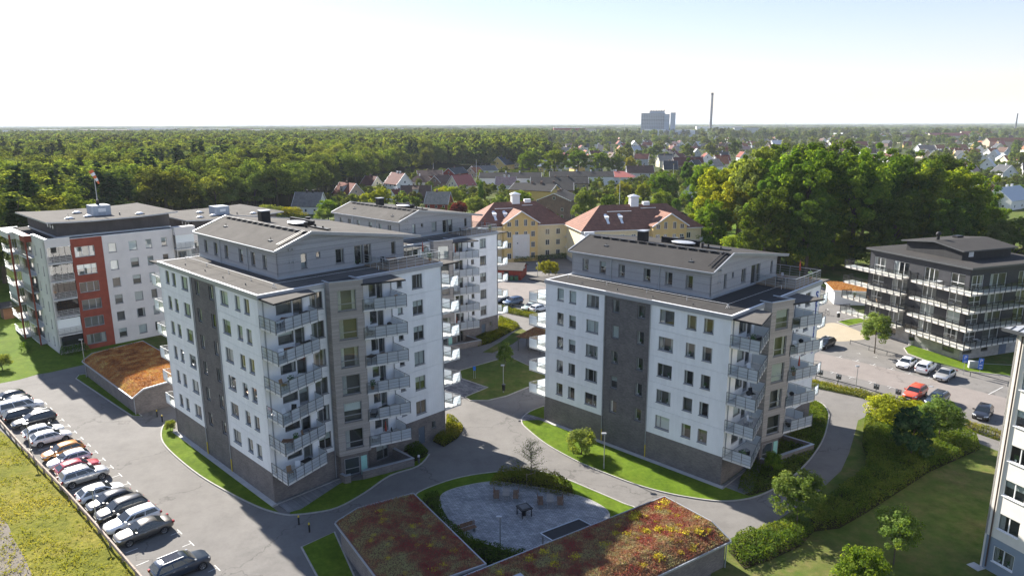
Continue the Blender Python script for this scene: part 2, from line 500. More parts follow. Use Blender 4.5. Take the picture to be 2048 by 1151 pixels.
def panel_mesh(w, h, holes, mat, t=.16, name='wall_panel'):
    """a wall panel with real openings: front at y=0, returns run inwards (+y) for t"""
    def mk():
        b = MB()
        xs = sorted({0, w} | {x for q in holes for x in (q[0], q[2])}); zs = sorted({0, h} | {z for q in holes for z in (q[1], q[3])})
        for i in range(len(xs) - 1):
            for j in range(len(zs) - 1):
                cx, cz = (xs[i] + xs[i + 1]) / 2, (zs[j] + zs[j + 1]) / 2
                if any(q[0] < cx < q[2] and q[1] < cz < q[3] for q in holes): continue
                b.quad((xs[i], 0, zs[j]), (xs[i + 1], 0, zs[j]), (xs[i + 1], 0, zs[j + 1]), (xs[i], 0, zs[j + 1]))
        for x0, z0, x1, z1 in list(holes):
            b.quad((x0, 0, z0), (x0, t, z0), (x1, t, z0), (x1, 0, z0)); b.quad((x0, 0, z1), (x1, 0, z1), (x1, t, z1), (x0, t, z1))
            b.quad((x0, 0, z0), (x0, 0, z1), (x0, t, z1), (x0, t, z0)); b.quad((x1, 0, z0), (x1, t, z0), (x1, t, z1), (x1, 0, z1))
        b.quad((0, 0, 0), (0, t, 0), (w, t, 0), (w, 0, 0)); b.quad((0, 0, h), (w, 0, h), (w, t, h), (0, t, h))
        b.quad((0, 0, 0), (0, 0, h), (0, t, h), (0, t, 0)); b.quad((w, 0, 0), (w, t, 0), (w, t, h), (w, 0, h))
        return b.mesh(name, mat)
    return cached(('panel', round(w, 3), round(h, 3), tuple(tuple(round(v, 3) for v in q) for q in holes), mat.name, t), mk)

def window(parent, x, z, w, h, mull=(), trans=(), y=.1, rz=0, loc0=(0, 0, 0), frame=None, style=None, sill=True, name='window', rnd=random, depth=.55, door=False):
    """window (the frame) > pane(s), sill, room behind, curtain / blind / plant.  Local x along the wall, y inwards"""
    frame = frame or m_frame
    key = (round(w, 3), round(h, 3), mull, trans, frame.name, door)
    f = .065
    def mkf():
        b = MB()
        b.box(0, 0, 0, f, .07, h); b.box(w - f, 0, 0, w, .07, h); b.box(f, 0, 0, w - f, .07, f); b.box(f, 0, h - f, w - f, .07, h)
        for q in mull: b.box(q - .04, -.004, f, q + .04, .066, h - f)
        for q in trans: b.box(f, -.006, q - .035, w - f, .064, q + .035)
        if door: b.box(f, .004, f, w - f, .06, .32)
        return b.mesh(name, frame)
    o = ob(name, cached(('wf',) + key, mkf), parent)
    cz, sz = math.cos(rz), math.sin(rz)
    o.location = (loc0[0] + cz * x - sz * y, loc0[1] + sz * x + cz * y, loc0[2] + z)
    o.rotation_euler = (0, 0, rz)
    e = [f] + [q for q in mull] + [w - f]
    for i in range(len(e) - 1):
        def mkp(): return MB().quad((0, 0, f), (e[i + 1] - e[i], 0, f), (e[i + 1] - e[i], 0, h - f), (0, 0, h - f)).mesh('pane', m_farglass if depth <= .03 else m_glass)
        # a fraction of a degree of tilt per pane, as glazing has
        ob('pane', cached(('pn', round(e[i + 1] - e[i], 3), round(h, 3), depth <= .03), mkp), o, (e[i], .035, 0), rot=(rnd.uniform(-.006, .006), 0, rnd.uniform(-.006, .006)))
    if sill:
        ob('sill', cached(('si', round(w, 3), sill if isinstance(sill, str) else ''), lambda: MB().add([(-.04, -.16, -.05), (w + .04, -.16, -.05), (w + .04, .03, -.02), (-.04, .03, -.02), (-.04, -.16, -.015), (w + .04, -.16, -.015), (w + .04, .03, .012), (-.04, .03, .012)],
            [(0, 3, 2, 1), (4, 5, 6, 7), (0, 1, 5, 4), (1, 2, 6, 5), (2, 3, 7, 6), (3, 0, 4, 7)]).mesh('sill', m_framew if sill == 'w' else m_sill)), o)
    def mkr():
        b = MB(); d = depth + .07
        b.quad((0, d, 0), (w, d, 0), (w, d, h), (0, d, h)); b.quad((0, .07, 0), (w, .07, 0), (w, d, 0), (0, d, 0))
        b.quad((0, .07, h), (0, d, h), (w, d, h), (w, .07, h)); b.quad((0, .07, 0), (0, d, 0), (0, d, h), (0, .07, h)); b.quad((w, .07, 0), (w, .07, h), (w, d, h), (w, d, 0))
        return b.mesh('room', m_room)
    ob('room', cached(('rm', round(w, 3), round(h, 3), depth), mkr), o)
    s = style if style is not None else rnd.choice(['c', 'c', 'c2', 'c2', 'b', 'b', 'b2', 'p', 'n', 'pc', 'pc'])
    def drape(x0, x1, z0, z1, nm, mat):
        def mk():
            b = MB(); n = max(3, int((x1 - x0) / .06))
            for k in range(n):
                a, c = x0 + (x1 - x0) * k / n, x0 + (x1 - x0) * (k + 1) / n
                ya, yc = (.14 + .03 * (k % 2), .14 + .03 * ((k + 1) % 2))
                b.quad((a, ya, z0), (c, yc, z0), (c, yc, z1), (a, ya, z1))
            return b.mesh(nm, mat)
        ob(nm, cached(('dr', round(x0, 2), round(x1, 2), round(z0, 2), round(z1, 2), mat.name), mk), o)
    if s == 'c': drape(f, w * .28, f, h - f, 'curtain', m_curtain)
    if s in ('c2', 'pc'): drape(f, w * .22, f, h - f, 'curtain', m_curtain); drape(w * .78, w - f, f, h - f, 'curtain', m_curtain)
    if s == 'b': drape(f, w - f, h * .55, h - f, 'blind', m_blind)
    if s == 'b2': drape(f, w - f, f, h - f, 'blind', m_blind)
    if s in ('p', 'pc'):
        def mkpl():
            b = MB(); q = random.Random(3)
            for cx in ((.3,) if w < 1.2 else (.25, .72)):
                b.tube((w * cx, .2, f), (w * cx, .2, .22), .07, .09)
                for k in range(14):
                    a = q.uniform(0, 6.28); r = q.uniform(.05, .2); zz = .22 + q.uniform(.0, .35)
                    c = Vector((w * cx + r * math.cos(a), .2 + .3 * r * math.sin(a), zz))
                    b.quad(c + Vector((-.06, 0, 0)), c + Vector((0, 0, -.05)), c + Vector((.06, .02, 0)), c + Vector((0, .02, .08)), 1)
            return b.mesh('pot_plant', [m_plasticw, m_plant])
        ob('pot_plant', cached(('pl', round(w, 2)), mkpl), o)
    return o

# ------------------------------------------------------------------ balconies
def balcony(parent, foot, z, sides, rnd, clear_first=True, H=1.12, slab_t=.2, key=None):
    """foot: footprint, sides: index pairs of the edges that carry railing.  balcony (slab) > railing, glass panels"""
    o = ob('balcony', cached(('bs', key), lambda: MB().prism(foot, -slab_t, 0).mesh('balcony', m_slab)), parent, (0, 0, z))
    def mkrail():
        b = MB()
        for i, j in sides:
            p, q = Vector(foot[i]), Vector(foot[j]); d = q - p; L = d.length; n = max(1, round(L / 1.15))
            nrm = Vector((d.y, -d.x)).normalized() * .035
            for k in range(n + 1):
                c = p + d * (k / n) + nrm
                b.box(c.x - .018, c.y - .018, -.14, c.x + .018, c.y + .018, H)
            a, c = p + nrm, q + nrm
            b.bar((a.x, a.y, H + .02), (c.x, c.y, H + .02), .055, .04)
            for zz in (.1, .42, .74):
                b.bar((a.x, a.y, zz), (c.x, c.y, zz), .016, .022)
        return b.mesh('railing', m_post)
    ob('railing', cached(('br', key), mkrail), o)
    for i, j in sides:
        p, q = Vector(foot[i]), Vector(foot[j]); d = q - p; L = d.length; n = max(1, round(L / 1.15))
        ang = math.atan2(d.y, d.x); nrm = Vector((d.y, -d.x)).normalized() * -.02
        for k in range(n):
            c = p + d * (k / n) + nrm
            clr = (n > 1 and ((k == 0) if clear_first else (k == n - 1))) or rnd.random() < .03
            w_ = L / n - .05
            mat = m_clear if clr else m_frost
            ob('glass_panel', cached(('gp', round(w_, 2), mat.name), lambda: (MB().quad((0, 0, .04), (w_, 0, .04), (w_, 0, H - .04), (0, 0, H - .04)) if clr else MB().box(0, -.006, .04, w_, .006, H - .04)).mesh('glass_panel', mat)), o, (c.x + d.x / L * .025, c.y + d.y / L * .025, 0), ang)
    return o
def awning(parent, foot, z, key):
    b = lambda: MB().prism(foot, 0, .16, 1, 1).add([(p[0], p[1], .165) for p in inset(foot, .12)], [tuple(range(len(foot)))], 0).mesh('canopy', [m_felt, m_felt_black])
    return ob('canopy', cached(('aw', key), b), parent, (0, 0, z))
def inset(poly, d):
    c = Vector((sum(p[0] for p in poly) / len(poly), sum(p[1] for p in poly) / len(poly)))
    out = []
    for p in poly:
        v = Vector(p) - c; out.append(tuple(c + v * (1 - d / v.length)))
    return out

# ------------------------------------------------------------------ furniture standing on balconies (things of their own)
def furn_protos():
    P = {}
    def chair(col):
        b = MB()
        b.box(-.25, -.25, .40, .25, .25, .46); b.box(-.25, .2, .46, .25, .27, .95)
        r = thing('chair', 'x', 'chair'); ob('seat', MB().box(-.25, -.25, .40, .25, .22, .46).mesh('seat', m_tex[col]), r)
        ob('backrest', MB().add([(-.25, .19, .46), (.25, .19, .46), (.25, .25, .46), (-.25, .25, .46), (-.24, .3, .96), (.24, .3, .96), (.24, .34, .96), (-.24, .34, .96)], [(0, 3, 2, 1), (4, 5, 6, 7), (0, 1, 5, 4), (1, 2, 6, 5), (2, 3, 7, 6), (3, 0, 4, 7)]).mesh('backrest', m_tex[col]), r)
        lm = MB().tube((0, 0, 0), (0, 0, .4), .018).mesh('leg', m_metal_d)
        for sx in (-.22, .22):
            for sy in (-.2, .2): ob('leg', lm, r, (sx, sy, 0))
        return r
    def table(col):
        r = thing('table', 'x', 'table'); ob('tabletop', MB().box(-.55, -.38, .69, .55, .38, .73).mesh('tabletop', m_tex[col]), r)
        lm = MB().tube((0, 0, 0), (0, 0, .69), .025).mesh('leg', m_metal_d)
        for sx in (-.48, .48):
            for sy in (-.32, .32): ob('leg', lm, r, (sx, sy, 0))
        return r
    for c in ('black', 'white', 'grey', 'tan'): P['chair_' + c] = chair(c)
    for c in ('wood', 'white', 'black'): P['table_' + c] = table(c)
    r = thing('plant_pot', 'x', 'potted plant'); ob('pot', MB().tube((0, 0, 0), (0, 0, .38), .15, .2, 10).mesh('pot', m_tex['tan']), r)
    b = MB(); q = random.Random(5)
    for k in range(60):
        a = q.uniform(0, 6.28); rr = q.uniform(0, .32); c = Vector((rr * math.cos(a), rr * math.sin(a), .4 + q.uniform(0, .6)))
        u = Vector((q.uniform(-1, 1), q.uniform(-1, 1), q.uniform(-1, 1))).normalized() * .1; v = u.orthogonal().normalized() * .07
        b.quad(c - u, c - v, c + u, c + v)
    ob('leaves', b.mesh('leaves', m_plant), r); P['plant_pot'] = r
    r = thing('barbecue', 'x', 'barbecue'); ob('lid', MB().ball((0, 0, .82), .27, 12, 8, sz=.9).mesh('lid', m_black, True), r)
    b = MB()
    for k in range(3): b.tube((.3 * math.cos(k * 2.1), .3 * math.sin(k * 2.1), 0), (.12 * math.cos(k * 2.1), .12 * math.sin(k * 2.1), .7), .015)
    ob('legs', b.mesh('legs', m_steel), r); P['barbecue'] = r
    r = thing('parasol', 'x', 'parasol'); ob('pole', MB().tube((0, 0, 0), (0, 0, 2.1), .02).mesh('pole', m_steel), r)
    ob('folded_canopy', MB().tube((0, 0, .9), (0, 0, 2.05), .13, .03, 8).mesh('folded_canopy', m_tex['red']), r); P['parasol'] = r
    r = thing('storage_box', 'x', 'box'); ob('bin', MB().box(-.5, -.28, 0, .5, .28, .5).mesh('bin', m_tex['black']), r); ob('lid', MB().box(-.53, -.31, .5, .53, .31, .56).mesh('lid', m_tex['grey']), r); P['storage_box'] = r
    return P
FURN = None; FKIDS = None; FUSED = set()
ORD = ['ground', 'lowest', 'second', 'third', 'fourth', 'fifth', 'sixth', 'roof']
def furnish(kind, M4, x, y, z, rz, label):
    p = M4 @ Vector((x, y, z))
    g = 'balcony furniture of the white blocks'
    r = FURN[kind]
    if kind not in FUSED:
        FUSED.add(kind); r.location = p; r.rotation_euler = (0, 0, rz); r['label'] = label; r['group'] = g
    else: copy_thing(r, FKIDS, p, rz, label, g)

# ------------------------------------------------------------------ the white apartment blocks
FL = 2.955; H1 = 3.2
BX, BY = 22.0, 24.1
BAL1 = [(0.02, -.02), (0.02, -3.05), (5.1, -1.6), (5.1, -.02)]
BAL2 = [(10.25, -.02), (10.1, -1.82), (14.5, -3.2), (14.85, -.02)]
def apartment(origin, nfl, label, who, seed, felt, detail=True):
    rnd = random.Random(seed)
    root = thing('apartment_block', label, 'apartment building', (origin[0], origin[1], 0), GRID)
    ztop = H1 + nfl * FL + .12
    zr = ztop - .06
    # core
    b = MB(); b.box(.85, .85, 0, BX - .2, BY - .2, ztop - .3); ob('core', b.mesh('core', m_core), root)
    lrz = -PI / 2                      # window front: local x runs from the far end (y=BY) to the corner
    # window front, panels floor by floor
    wl = [(BY - 22.3, BY - 21.27, ()), (BY - 20.44, BY - 19.39, ()), (BY - 17.87, BY - 16.09, (1.18,))]
    wr = [(BY - 8.11, BY - 6.33, (.62,)), (BY - 4.86, BY - 3.74, ()), (BY - 2.94, BY - 1.84, ())]
    ws = [(BY - 14.25, BY - 13.28, ()), (BY - 10.89, BY - 9.91, ())]
    J = .012
    for k in range(nfl):
        z = H1 + k * FL; hh = FL - 2 * J + (.12 if k == nfl - 1 else 0)
        for s0, s1, wins in ((0, 8.87, wl), (14.92, BY, wr)):
            holes = [(a - s0, .8 - J, c - s0, 2.29 - J) for a, c, _ in wins]
            ob('wall_panel', panel_mesh(s1 - s0 - .02, hh, holes, m_white), root, (0, BY - s0 - .01, z + J), lrz)
            for a, c, mu in wins:
                st = None
                window(root, a, z + .8, c - a, 1.49, mu, (), .1, lrz, (0, BY, 0), rnd=rnd)
    sh = ztop
    holes = []
    for k in range(nfl):
        z = H1 + k * FL
        holes += [(a - 8.9, z + .8, c - 8.9, z + 2.27) for a, c, _ in ws]
        for a, c, _ in ws: window(root, a, z + .8, c - a, 1.47, (), (), .16, lrz, (0, BY, 0), rnd=rnd)
    ob('brick_strip', panel_mesh(6.0, ztop, holes, m_brick2, .18), root, (.04, BY - 8.9, 0), lrz)
    ob('brick_base', panel_mesh(8.87, H1 - .02, [], m_brick), root, (.025, BY, 0), lrz)
    ob('brick_base', panel_mesh(BY - 14.92, H1 - .02, [], m_brick), root, (.025, BY - 14.92, 0), lrz)
    for s, top in ((8.88, ztop - .3), (14.91, ztop - .3)):
        b = MB(); b.tube((-.07, BY - s, 1.6), (-.07, BY - s, top), .05, n=8); b.tube((-.07, BY - s, .15), (-.07, BY - s, 1.6), .055, n=8, m=1)
        ob('downpipe', b.mesh('downpipe', [m_metal, m_yellow]), root)
    # balcony front
    for k in range(nfl):
        z = H1 + k * FL; hh = FL - 2 * J + (.12 if k == nfl - 1 else 0)
        wa = [(1.7, .75, 3.36, 2.25), (3.44, .08, 4.5, 2.25), (5.25, .55, 6.7, 2.32)]
        ob('wall_panel', panel_mesh(7.0, hh, [(a, c - J, d, e - J) for a, c, d, e in wa], m_board if rnd.random() > 2 else m_white), root, (.0, 0, z + J), 0)
        window(root, 1.7, z + .75, 1.66, 1.5, (), (), .1, 0, rnd=rnd, sill=False)
        window(root, 3.44, z + .08, 1.06, 2.17, (), (), .1, 0, rnd=rnd, sill=False, door=True, name='balcony_door')
        window(root, 5.25, z + .55, 1.45, 1.77, (.72,), (), .1, 0, rnd=rnd)
        wb = [(12.1 - 10.25, .7, 13.02 - 10.25, 2.15), (13.06 - 10.25, .08, 13.85 - 10.25, 2.15), (15.7 - 10.25, 1.08, 16.4 - 10.25, 1.9), (17.74 - 10.25, .6, 19.2 - 10.25, 2.2)]
        ob('wall_panel', panel_mesh(BX - 10.25, hh, [(a, c - J, d, e - J) for a, c, d, e in wb], m_white), root, (10.25, 0, z + J), 0)
        window(root, 12.1, z + .7, .92, 1.45, (), (), .1, 0, rnd=rnd, sill=False)
        window(root, 13.06, z + .08, .79, 2.07, (), (), .1, 0, rnd=rnd, sill=False, door=True, name='balcony_door')
        window(root, 15.7, z + 1.08, .7, .82, (), (), .1, 0, rnd=rnd)
        window(root, 17.74, z + .6, 1.46, 1.6, (.73,), (), .1, 0, rnd=rnd)
        balcony(root, BAL1, z, ((0, 1), (1, 2), (2, 3)), rnd, True, key=('1', rnd.randint(0, 1)))
        balcony(root, BAL2, z, ((0, 1), (1, 2), (2, 3)), rnd, True, key=('2', rnd.randint(0, 1)))
        # balconies round the two far corners, seen edge on
        balcony(root, [(.02, BY + .02), (.02, BY + 2.75), (5, BY + 1.5), (5, BY + .02)], z, ((0, 1), (1, 2), (2, 3)), rnd, True, key=('3', 0))
        balcony(root, [(BX + .02, .1), (BX + 2.6, .1), (BX + 1.4, 5.1), (BX + .02, 5.1)], z, ((0, 1), (1, 2), (2, 3)), rnd, True, key=('4', 0))
        for nm, w_, loc, rz in (('wall_panel', BY, (BX, 0, z + J), PI / 2), ('wall_panel', BX, (BX, BY, z + J), PI)):
            hl = [(1.6, .08, 4.6, 2.25), (7, .8, 8.6, 2.25), (12, .8, 13.1, 2.25), (16, .8, 17.1, 2.25)]
            ob(nm, panel_mesh(w_, hh, [(a, c - J, d, e - J) for a, c, d, e in hl], m_white), root, loc, rz)
            for a, c, d, e in hl:
                p = Matrix.Translation(loc) @ Matrix.Rotation(rz, 4, 'Z')
                window(root, a, c, d - a, e - c, (), (), .1, rz, (loc[0], loc[1], z), rnd=rnd, style='n', sill=False)
    base_h = [(10.3, .05, 11.1, 2.1), (12.1, .1, 13.7, 2.0), (17.95, .05, 18.9, 2.15), (19.93, 1.43, 20.53, 2.33)]
    ob('brick_base', panel_mesh(BX, H1 - .02, base_h, m_brick), root, (0, .02, 0), 0)
    window(root, 10.3, .05, .8, 2.05, (), (), .1, 0, rnd=rnd, sill=False, name='terrace_door', door=True)
    window(root, 12.1, .1, 1.6, 1.9, (.95,), (), .1, 0, rnd=rnd, sill=False)
    window(root, 19.93, 1.43, .6, .9, (), (), .1, 0, rnd=rnd)
    d_ = ob('door', MB().box(0, 0, 0, .95, .06, 2.1).mesh('door', M('blue_grey_door', (.09, .12, .16), .5, var=.05)), root, (17.95, .1, .05))
    ob('handle', MB().bar((.12, -.05, 1.0), (.12, -.05, 1.25), .03, .03).mesh('handle', m_steel), d_)
    for loc, rz, w_ in (((BX - .02, 0, 0), PI / 2, BY), ((BX, BY - .02, 0), PI, BX)): ob('brick_base', panel_mesh(w_, H1 - .02, [], m_brick), root, loc, rz)
    # stair bay: a wedge of taupe cladding with large windows
    fl_, fr_ = Vector((6.98, -.86)), Vector((10.22, -1.83))
    bd = fr_ - fl_; bl = bd.length; ang = math.atan2(bd.y, bd.x)
    zb0 = 2.75; zb1 = ztop + .12
    wh = []
    for k in range(nfl):
        z = H1 + k * FL
        wh.append((.72, z + .2 - zb0, 2.62, z + 2.3 - zb0))
        window(root, .72, z + .2, 1.9, 2.1, (), (.68,), .1, ang, (fl_.x, fl_.y, 0), rnd=rnd)
    ob('stair_bay_front', panel_mesh(bl, zb1 - zb0, wh, m_clad_warm), root, (fl_.x, fl_.y, zb0), ang)
    b = MB(); b.box(6.985, -.86, zb0, 7.1, .1, zb1); b.box(10.1, -1.8, zb0, 10.22, .1, zb1)
    b.prism([(7.1, .1), (7.1, -.80), (10.1, -1.68), (10.1, .1)], zb0, zb0 + .1)
    ob('stair_bay_side', b.mesh('stair_bay_side', m_clad_warm), root)
    ob('stair_bay_roof', MB().prism([(7.08, .5), (7.08, -.78), (10.12, -1.7), (10.12, .5)], zb1 - .25, zb1 - .12).mesh('stair_bay_roof', m_felt_black), root)
    b = MB(); ribbon(b, [(6.95, .5), (6.95, -.89), (10.25, -1.88), (10.25, .5)], .2, zb1, zb1 + .06, side=1); ob('coping', b.mesh('coping', m_coping), root)
    ob('brick_base', MB().prism([(7.25, .05), (7.25, -.62), (10.05, -1.45), (10.05, .05)], 0, zb0 + .02).mesh('brick_base', m_brick), root)
    window(root, .35, .35, 1.6, 1.9, (), (.7,), -.04, ang, (7.25, -.62, 0), rnd=rnd, depth=.02, style='n')
    ob('green_door', MB().box(2.1, -.05, .05, 2.75, -.01, 2.2).mesh('green_door', m_ltgreen), root, (7.25, -.62, 0), ang)
    # terrace wall of brick with a coping
    b = MB(); tw = [(8.75, -2.25), (14.35, -3.75), (14.45, -.1)]
    ribbon(b, tw, .24, 0, .95, side=1); ribbon(b, [(6.85, -.95), (6.95, -1.7), (7.5, -1.95)], .24, 0, .9, side=1)
    ob('terrace_wall', b.mesh('terrace_wall', m_brick), root)
    b = MB(); ribbon(b, tw, .34, .952, 1.02, side=.8); ribbon(b, [(6.85, -.95), (6.95, -1.7), (7.5, -1.95)], .34, .902, .97, side=.8)
    ob('terrace_coping', b.mesh('terrace_coping', m_coping), root)
    # roof
    b = MB(); b.box(.12, .12, zr - .3, BX - .12, BY - .12, zr); rf = ob('roof', b.mesh('roof', felt), root)
    b = MB(); O = .12
    ring = [(-O, -O), (BX + O, -O), (BX + O, BY + O), (-O, BY + O)]
    ribbon(b, ring, .30, zr - .42, zr + .035, True, 1)
    ob('fascia', b.mesh('fascia', m_metal), rf)
    b = MB()
    for k in range(1, 6): b.box(.2, BY * k / 6 - .02, zr + .001, 4.6, BY * k / 6 + .02, zr + .008)
    ob('felt_seams', b.mesh('felt_seams', felt), rf)
    # safety line: posts and a rail along the edge
    b = MB(); pts = [(2.6, y) for y in (1.8, 6.5, 11.5, 17, 22.8)]
    for x, y in pts: b.tube((x, y, zr), (x, y, zr + .42), .03)
    for p, q in zip(pts, pts[1:]): b.tube((p[0], p[1], zr + .42), (q[0], q[1], zr + .42), .022)
    b.tube((2.6, 1.8, zr + .42), (14.6, 1.6, zr + .42), .012); b.tube((14.6, 1.6, zr), (14.6, 1.6, zr + .42), .03)
    for dx in (-.15, .15): b.tube((2.6 + dx, 1.8 - dx, zr), (2.6, 1.8, zr + .42), .02)
    ob('safety_rail', b.mesh('safety_rail', M('white_steel', (.7, .69, .68), .4, .3, 0) if 'ws' not in MESH else MESH['ws']), rf)
    b = MB()
    for x, y in ((1.3, 5), (1.2, 9.8), (1.4, 14.6), (1.3, 19.6)): b.tube((x, y, zr), (x, y, zr + .22), .05)
    ob('roof_vents', b.mesh('roof_vents', m_metal_d), rf)
    # penthouse
    px0, py0, px1, py1 = 4.7, 4.9, 20.5, BY - .15
    rx, zR, sl, sr = 8.5, zr + 4.25, .364, .138
    pz = lambda x: zR - (rx - x) * sl if x < rx else zR - (x - rx) * sr
    ze = pz(px0)
    wx = [(BY - 22.3, BY - 21.38), (BY - 19.7, BY - 18.78), (BY - 16.93, BY - 16.02), (BY - 13.42, BY - 12.46), (BY - 10.59, BY - 9.65), (BY - 8.0, BY - 7.1)]
    s0 = BY - py1
    ob('penthouse_wall', panel_mesh(py1 - py0, ze - zr, [(a - s0, .75, c - s0, 2.2) for a, c in wx], m_clad), root, (px0, py1, zr), lrz)
    for a, c in wx: window(root, a, zr + .75, c - a, 1.45, (), (), .12, lrz, (px0, BY, 0), rnd=rnd, depth=.5)
    g = [(7.35, .75, 8.03, 2.3), (9.13, 1.65, 9.61, 2.25), (11.41, .68, 12.5, 2.25), (13.75, .1, 15.0, 2.35), (15.05, .1, 16.0, 2.35), (18.74, .75, 19.35, 2.2)]
    ob('penthouse_wall', panel_mesh(px1 - px0, 2.4, [(a - px0, c, d - px0, e) for a, c, d, e in g], m_clad), root, (px0, py0, zr), 0)
    for i, (a, c, d, e) in enumerate(g):
        window(root, a, zr + c, d - a, e - c, (), (), .12, 0, (0, py0, 0), rnd=rnd, style=('b2' if i in (0,) else None), sill=(i not in (3, 4)), depth=.5)
    for y, sgn in ((py0, 1), (py1, -1)):
        b = MB(); z0 = zr + 2.4
        poly = [(px0, z0), (px1, z0), (px1, pz(px1)), (rx, zR), (px0, ze)]
        b.add([(x, y, z) for x, z in poly] + [(x, y + .16 * sgn, z) for x, z in poly], [tuple(range(len(poly)))[::sgn], tuple(range(len(poly), 2 * len(poly)))[::-sgn]])
        ob('gable', b.mesh('gable', m_clad), root)
    ob('penthouse_wall', panel_mesh(py1 - py0, 2.58, [(2, .1, 4.2, 2.1), (9, .8, 10.4, 2.1)], m_clad), root, (px1, py0, zr), PI / 2)
    window(root, 2, zr + .1, 2.2, 2.0, (1.1,), (), .1, PI / 2, (px1, py0, 0), rnd=rnd, sill=False)
    window(root, 9, zr + .8, 1.4, 1.3, (), (), .1, PI / 2, (px1, py0, 0), rnd=rnd)
    ob('penthouse_wall', panel_mesh(px1 - px0, 2.4, [], m_clad), root, (px1, py1, zr), PI)
    b = MB(); b.box(px0 + .65, py0 + .65, zr, px1 - .65, py1 - .3, zr + 2.2); ob('core', b.mesh('core', m_core), root)
    b = MB(); b.box(px0 - .05, py0 - .05, zr, px1 + .05, py0 + .02, zr + .26); b.box(px0 - .05, py0, zr, px0 + .02, py1, zr + .26); ob('flashing', b.mesh('flashing', m_coping), root)
    # penthouse roof, two unequal slopes with thickness
    x0, x1, y0, y1 = px0 - .35, px1 + 2.25, py0 - .42, py1 + .35
    zl, zq = pz(x0), pz(x1)
    b = MB(); t = .24
    prof = [(x0, zl), (rx, zR), (x1, zq)]
    vs = [(x, y, z + t) for y in (y0, y1) for x, z in prof] + [(x, y, z) for y in (y0, y1) for x, z in prof]
    b.add(vs, [(0, 1, 4, 3), (1, 2, 5, 4)], 0)
    b.add(vs, [(6, 9, 10, 7), (7, 10, 11, 8), (0, 6, 7, 1), (1, 7, 8, 2), (3, 4, 10, 9), (4, 5, 11, 10), (0, 3, 9, 6), (2, 8, 11, 5)], 1)
    pr = ob('penthouse_roof', b.mesh('penthouse_roof', [felt, m_metal]), root)
    b = MB(); e = .05
    for y in (y0, y1):
        for (xa, za), (xb, zb) in zip(prof, prof[1:]): b.bar((xa, y, za + t + .03), (xb, y, zb + t + .03), .12, .10)
    b.bar((x0 - .06, y0, zl + .16), (x0 - .06, y1, zl + .16), .14, .12)
    ob('gutter', b.mesh('gutter', m_metal), pr)
    for y in (py1 - 6.0, py0 + 6.4): ob('downpipe', MB().tube((px0 - .08, y, zr), (px0 - .08, y, ze - .1), .05, n=8).mesh('downpipe', m_coping), root)
    # ridge walkway of slotted planks, fans, flues, hatch
    dz = (zR - zl) / (rx - x0)
    n = 14
    for k in range(n):
        ya, yb = y0 + .5 + (y1 - y0 - 1) * k / n, y0 + .5 + (y1 - y0 - 1) * (k + .8) / n
        ob('walkway_plank', cached(('wp', round(yb - ya, 2)), lambda: MB().box(-.2, 0, .12, .2, yb - ya, .17).box(-.18, .1, 0, -.14, .2, .12).box(.14, .1, 0, .18, .2, .12).mesh('walkway_plank', m_black)), pr, (rx - .35, ya, zR + t - .35 * dz + .02))
    b = MB(); b.bar((rx - .3, y0 + .7, zR + t + .1), (rx - 3.4, y0 + .7, zR + t + .1 - 3.1 * dz), .08, .06); b.bar((rx - .3, y0 + 1.1, zR + t + .1), (rx - 3.4, y0 + 1.1, zR + t + .1 - 3.1 * dz), .08, .06)
    for k in range(9): b.bar((rx - .4 - k * .35, y0 + .7, zR + t + .1 - (.1 + k * .35) * dz), (rx - .4 - k * .35, y0 + 1.1, zR + t + .1 - (.1 + k * .35) * dz), .04, .04)
    ob('roof_ladder', b.mesh('roof_ladder', m_black), pr)
    for y in (y0 + 3.6, y1 - 4.2):
        x = x0 + 1.5 if y < 12 else x0 + 2.2
        zz = zl + t + (x - x0) * dz
        ob('roof_anchor', MB().box(x - .25, y - .25, zz - .1, x + .25, y + .25, zz + .06).tube((x, y, zz), (x, y, zz + .35), .035, n=6).mesh('roof_anchor', m_metal_d), pr)
    sz_ = lambda x: pz(x) + t
    c = ob('flue_box', MB().box(-.55, -.45, 0, .55, .45, 1.25).box(-.62, -.52, 1.3, .62, .52, 1.4, 1).mesh('flue_box', [m_black, m_metal]), pr, (rx + 1.3, y1 - 7.2, sz_(rx + 1.3) - .1))
    c = ob('plant_screen', MB().box(-.12, -2.6, 0, .12, 2.6, .78).mesh('plant_screen', m_black), pr, (rx + 4.2, y0 + 9.2, sz_(rx + 4.2) - .05), .0)
    c = ob('air_fan', MB().tube((0, 0, 0), (0, 0, .45), 1.0, 1.0, 20, 0).tube((0, 0, .46), (0, 0, .56), 1.08, .9, 20, 1).mesh('air_fan', [m_black, m_metal]), pr, (rx + 2.9, y0 + 8.0, sz_(rx + 2.9) - .02), 0, (.85, 1.45, .9))
    c = ob('roof_flue', MB().tube((0, 0, 0), (0, 0, .75), .2, .2, 10).tube((0, 0, .75), (0, 0, .95), .34, .3, 10).mesh('roof_flue', m_black), pr, (rx + 5.2, y0 + 9.6, sz_(rx + 5.2)))
    c = ob('roof_flue', c.data, pr, (rx + 2.4, y0 + 5.2, sz_(rx + 2.4)), 0, .7)
    c = ob('roof_pipes', MB().bar((0, -1.8, .15), (0, 1.8, .15), .5, .16).tube((0, 1, 0), (0, 1, .5), .12).tube((0, -.6, 0), (0, -.6, .42), .1).mesh('roof_pipes', m_black), pr, (rx + 3.4, y0 + 4.0, sz_(rx + 3.4)))
    # wall light brackets (lightning rods) on the gable
    b = MB()
    for dx in (0, .42): b.tube((6.05 + dx, py0 - .08, zr + .1), (6.05 + dx, py0 - .08, zr + 3.2), .012)
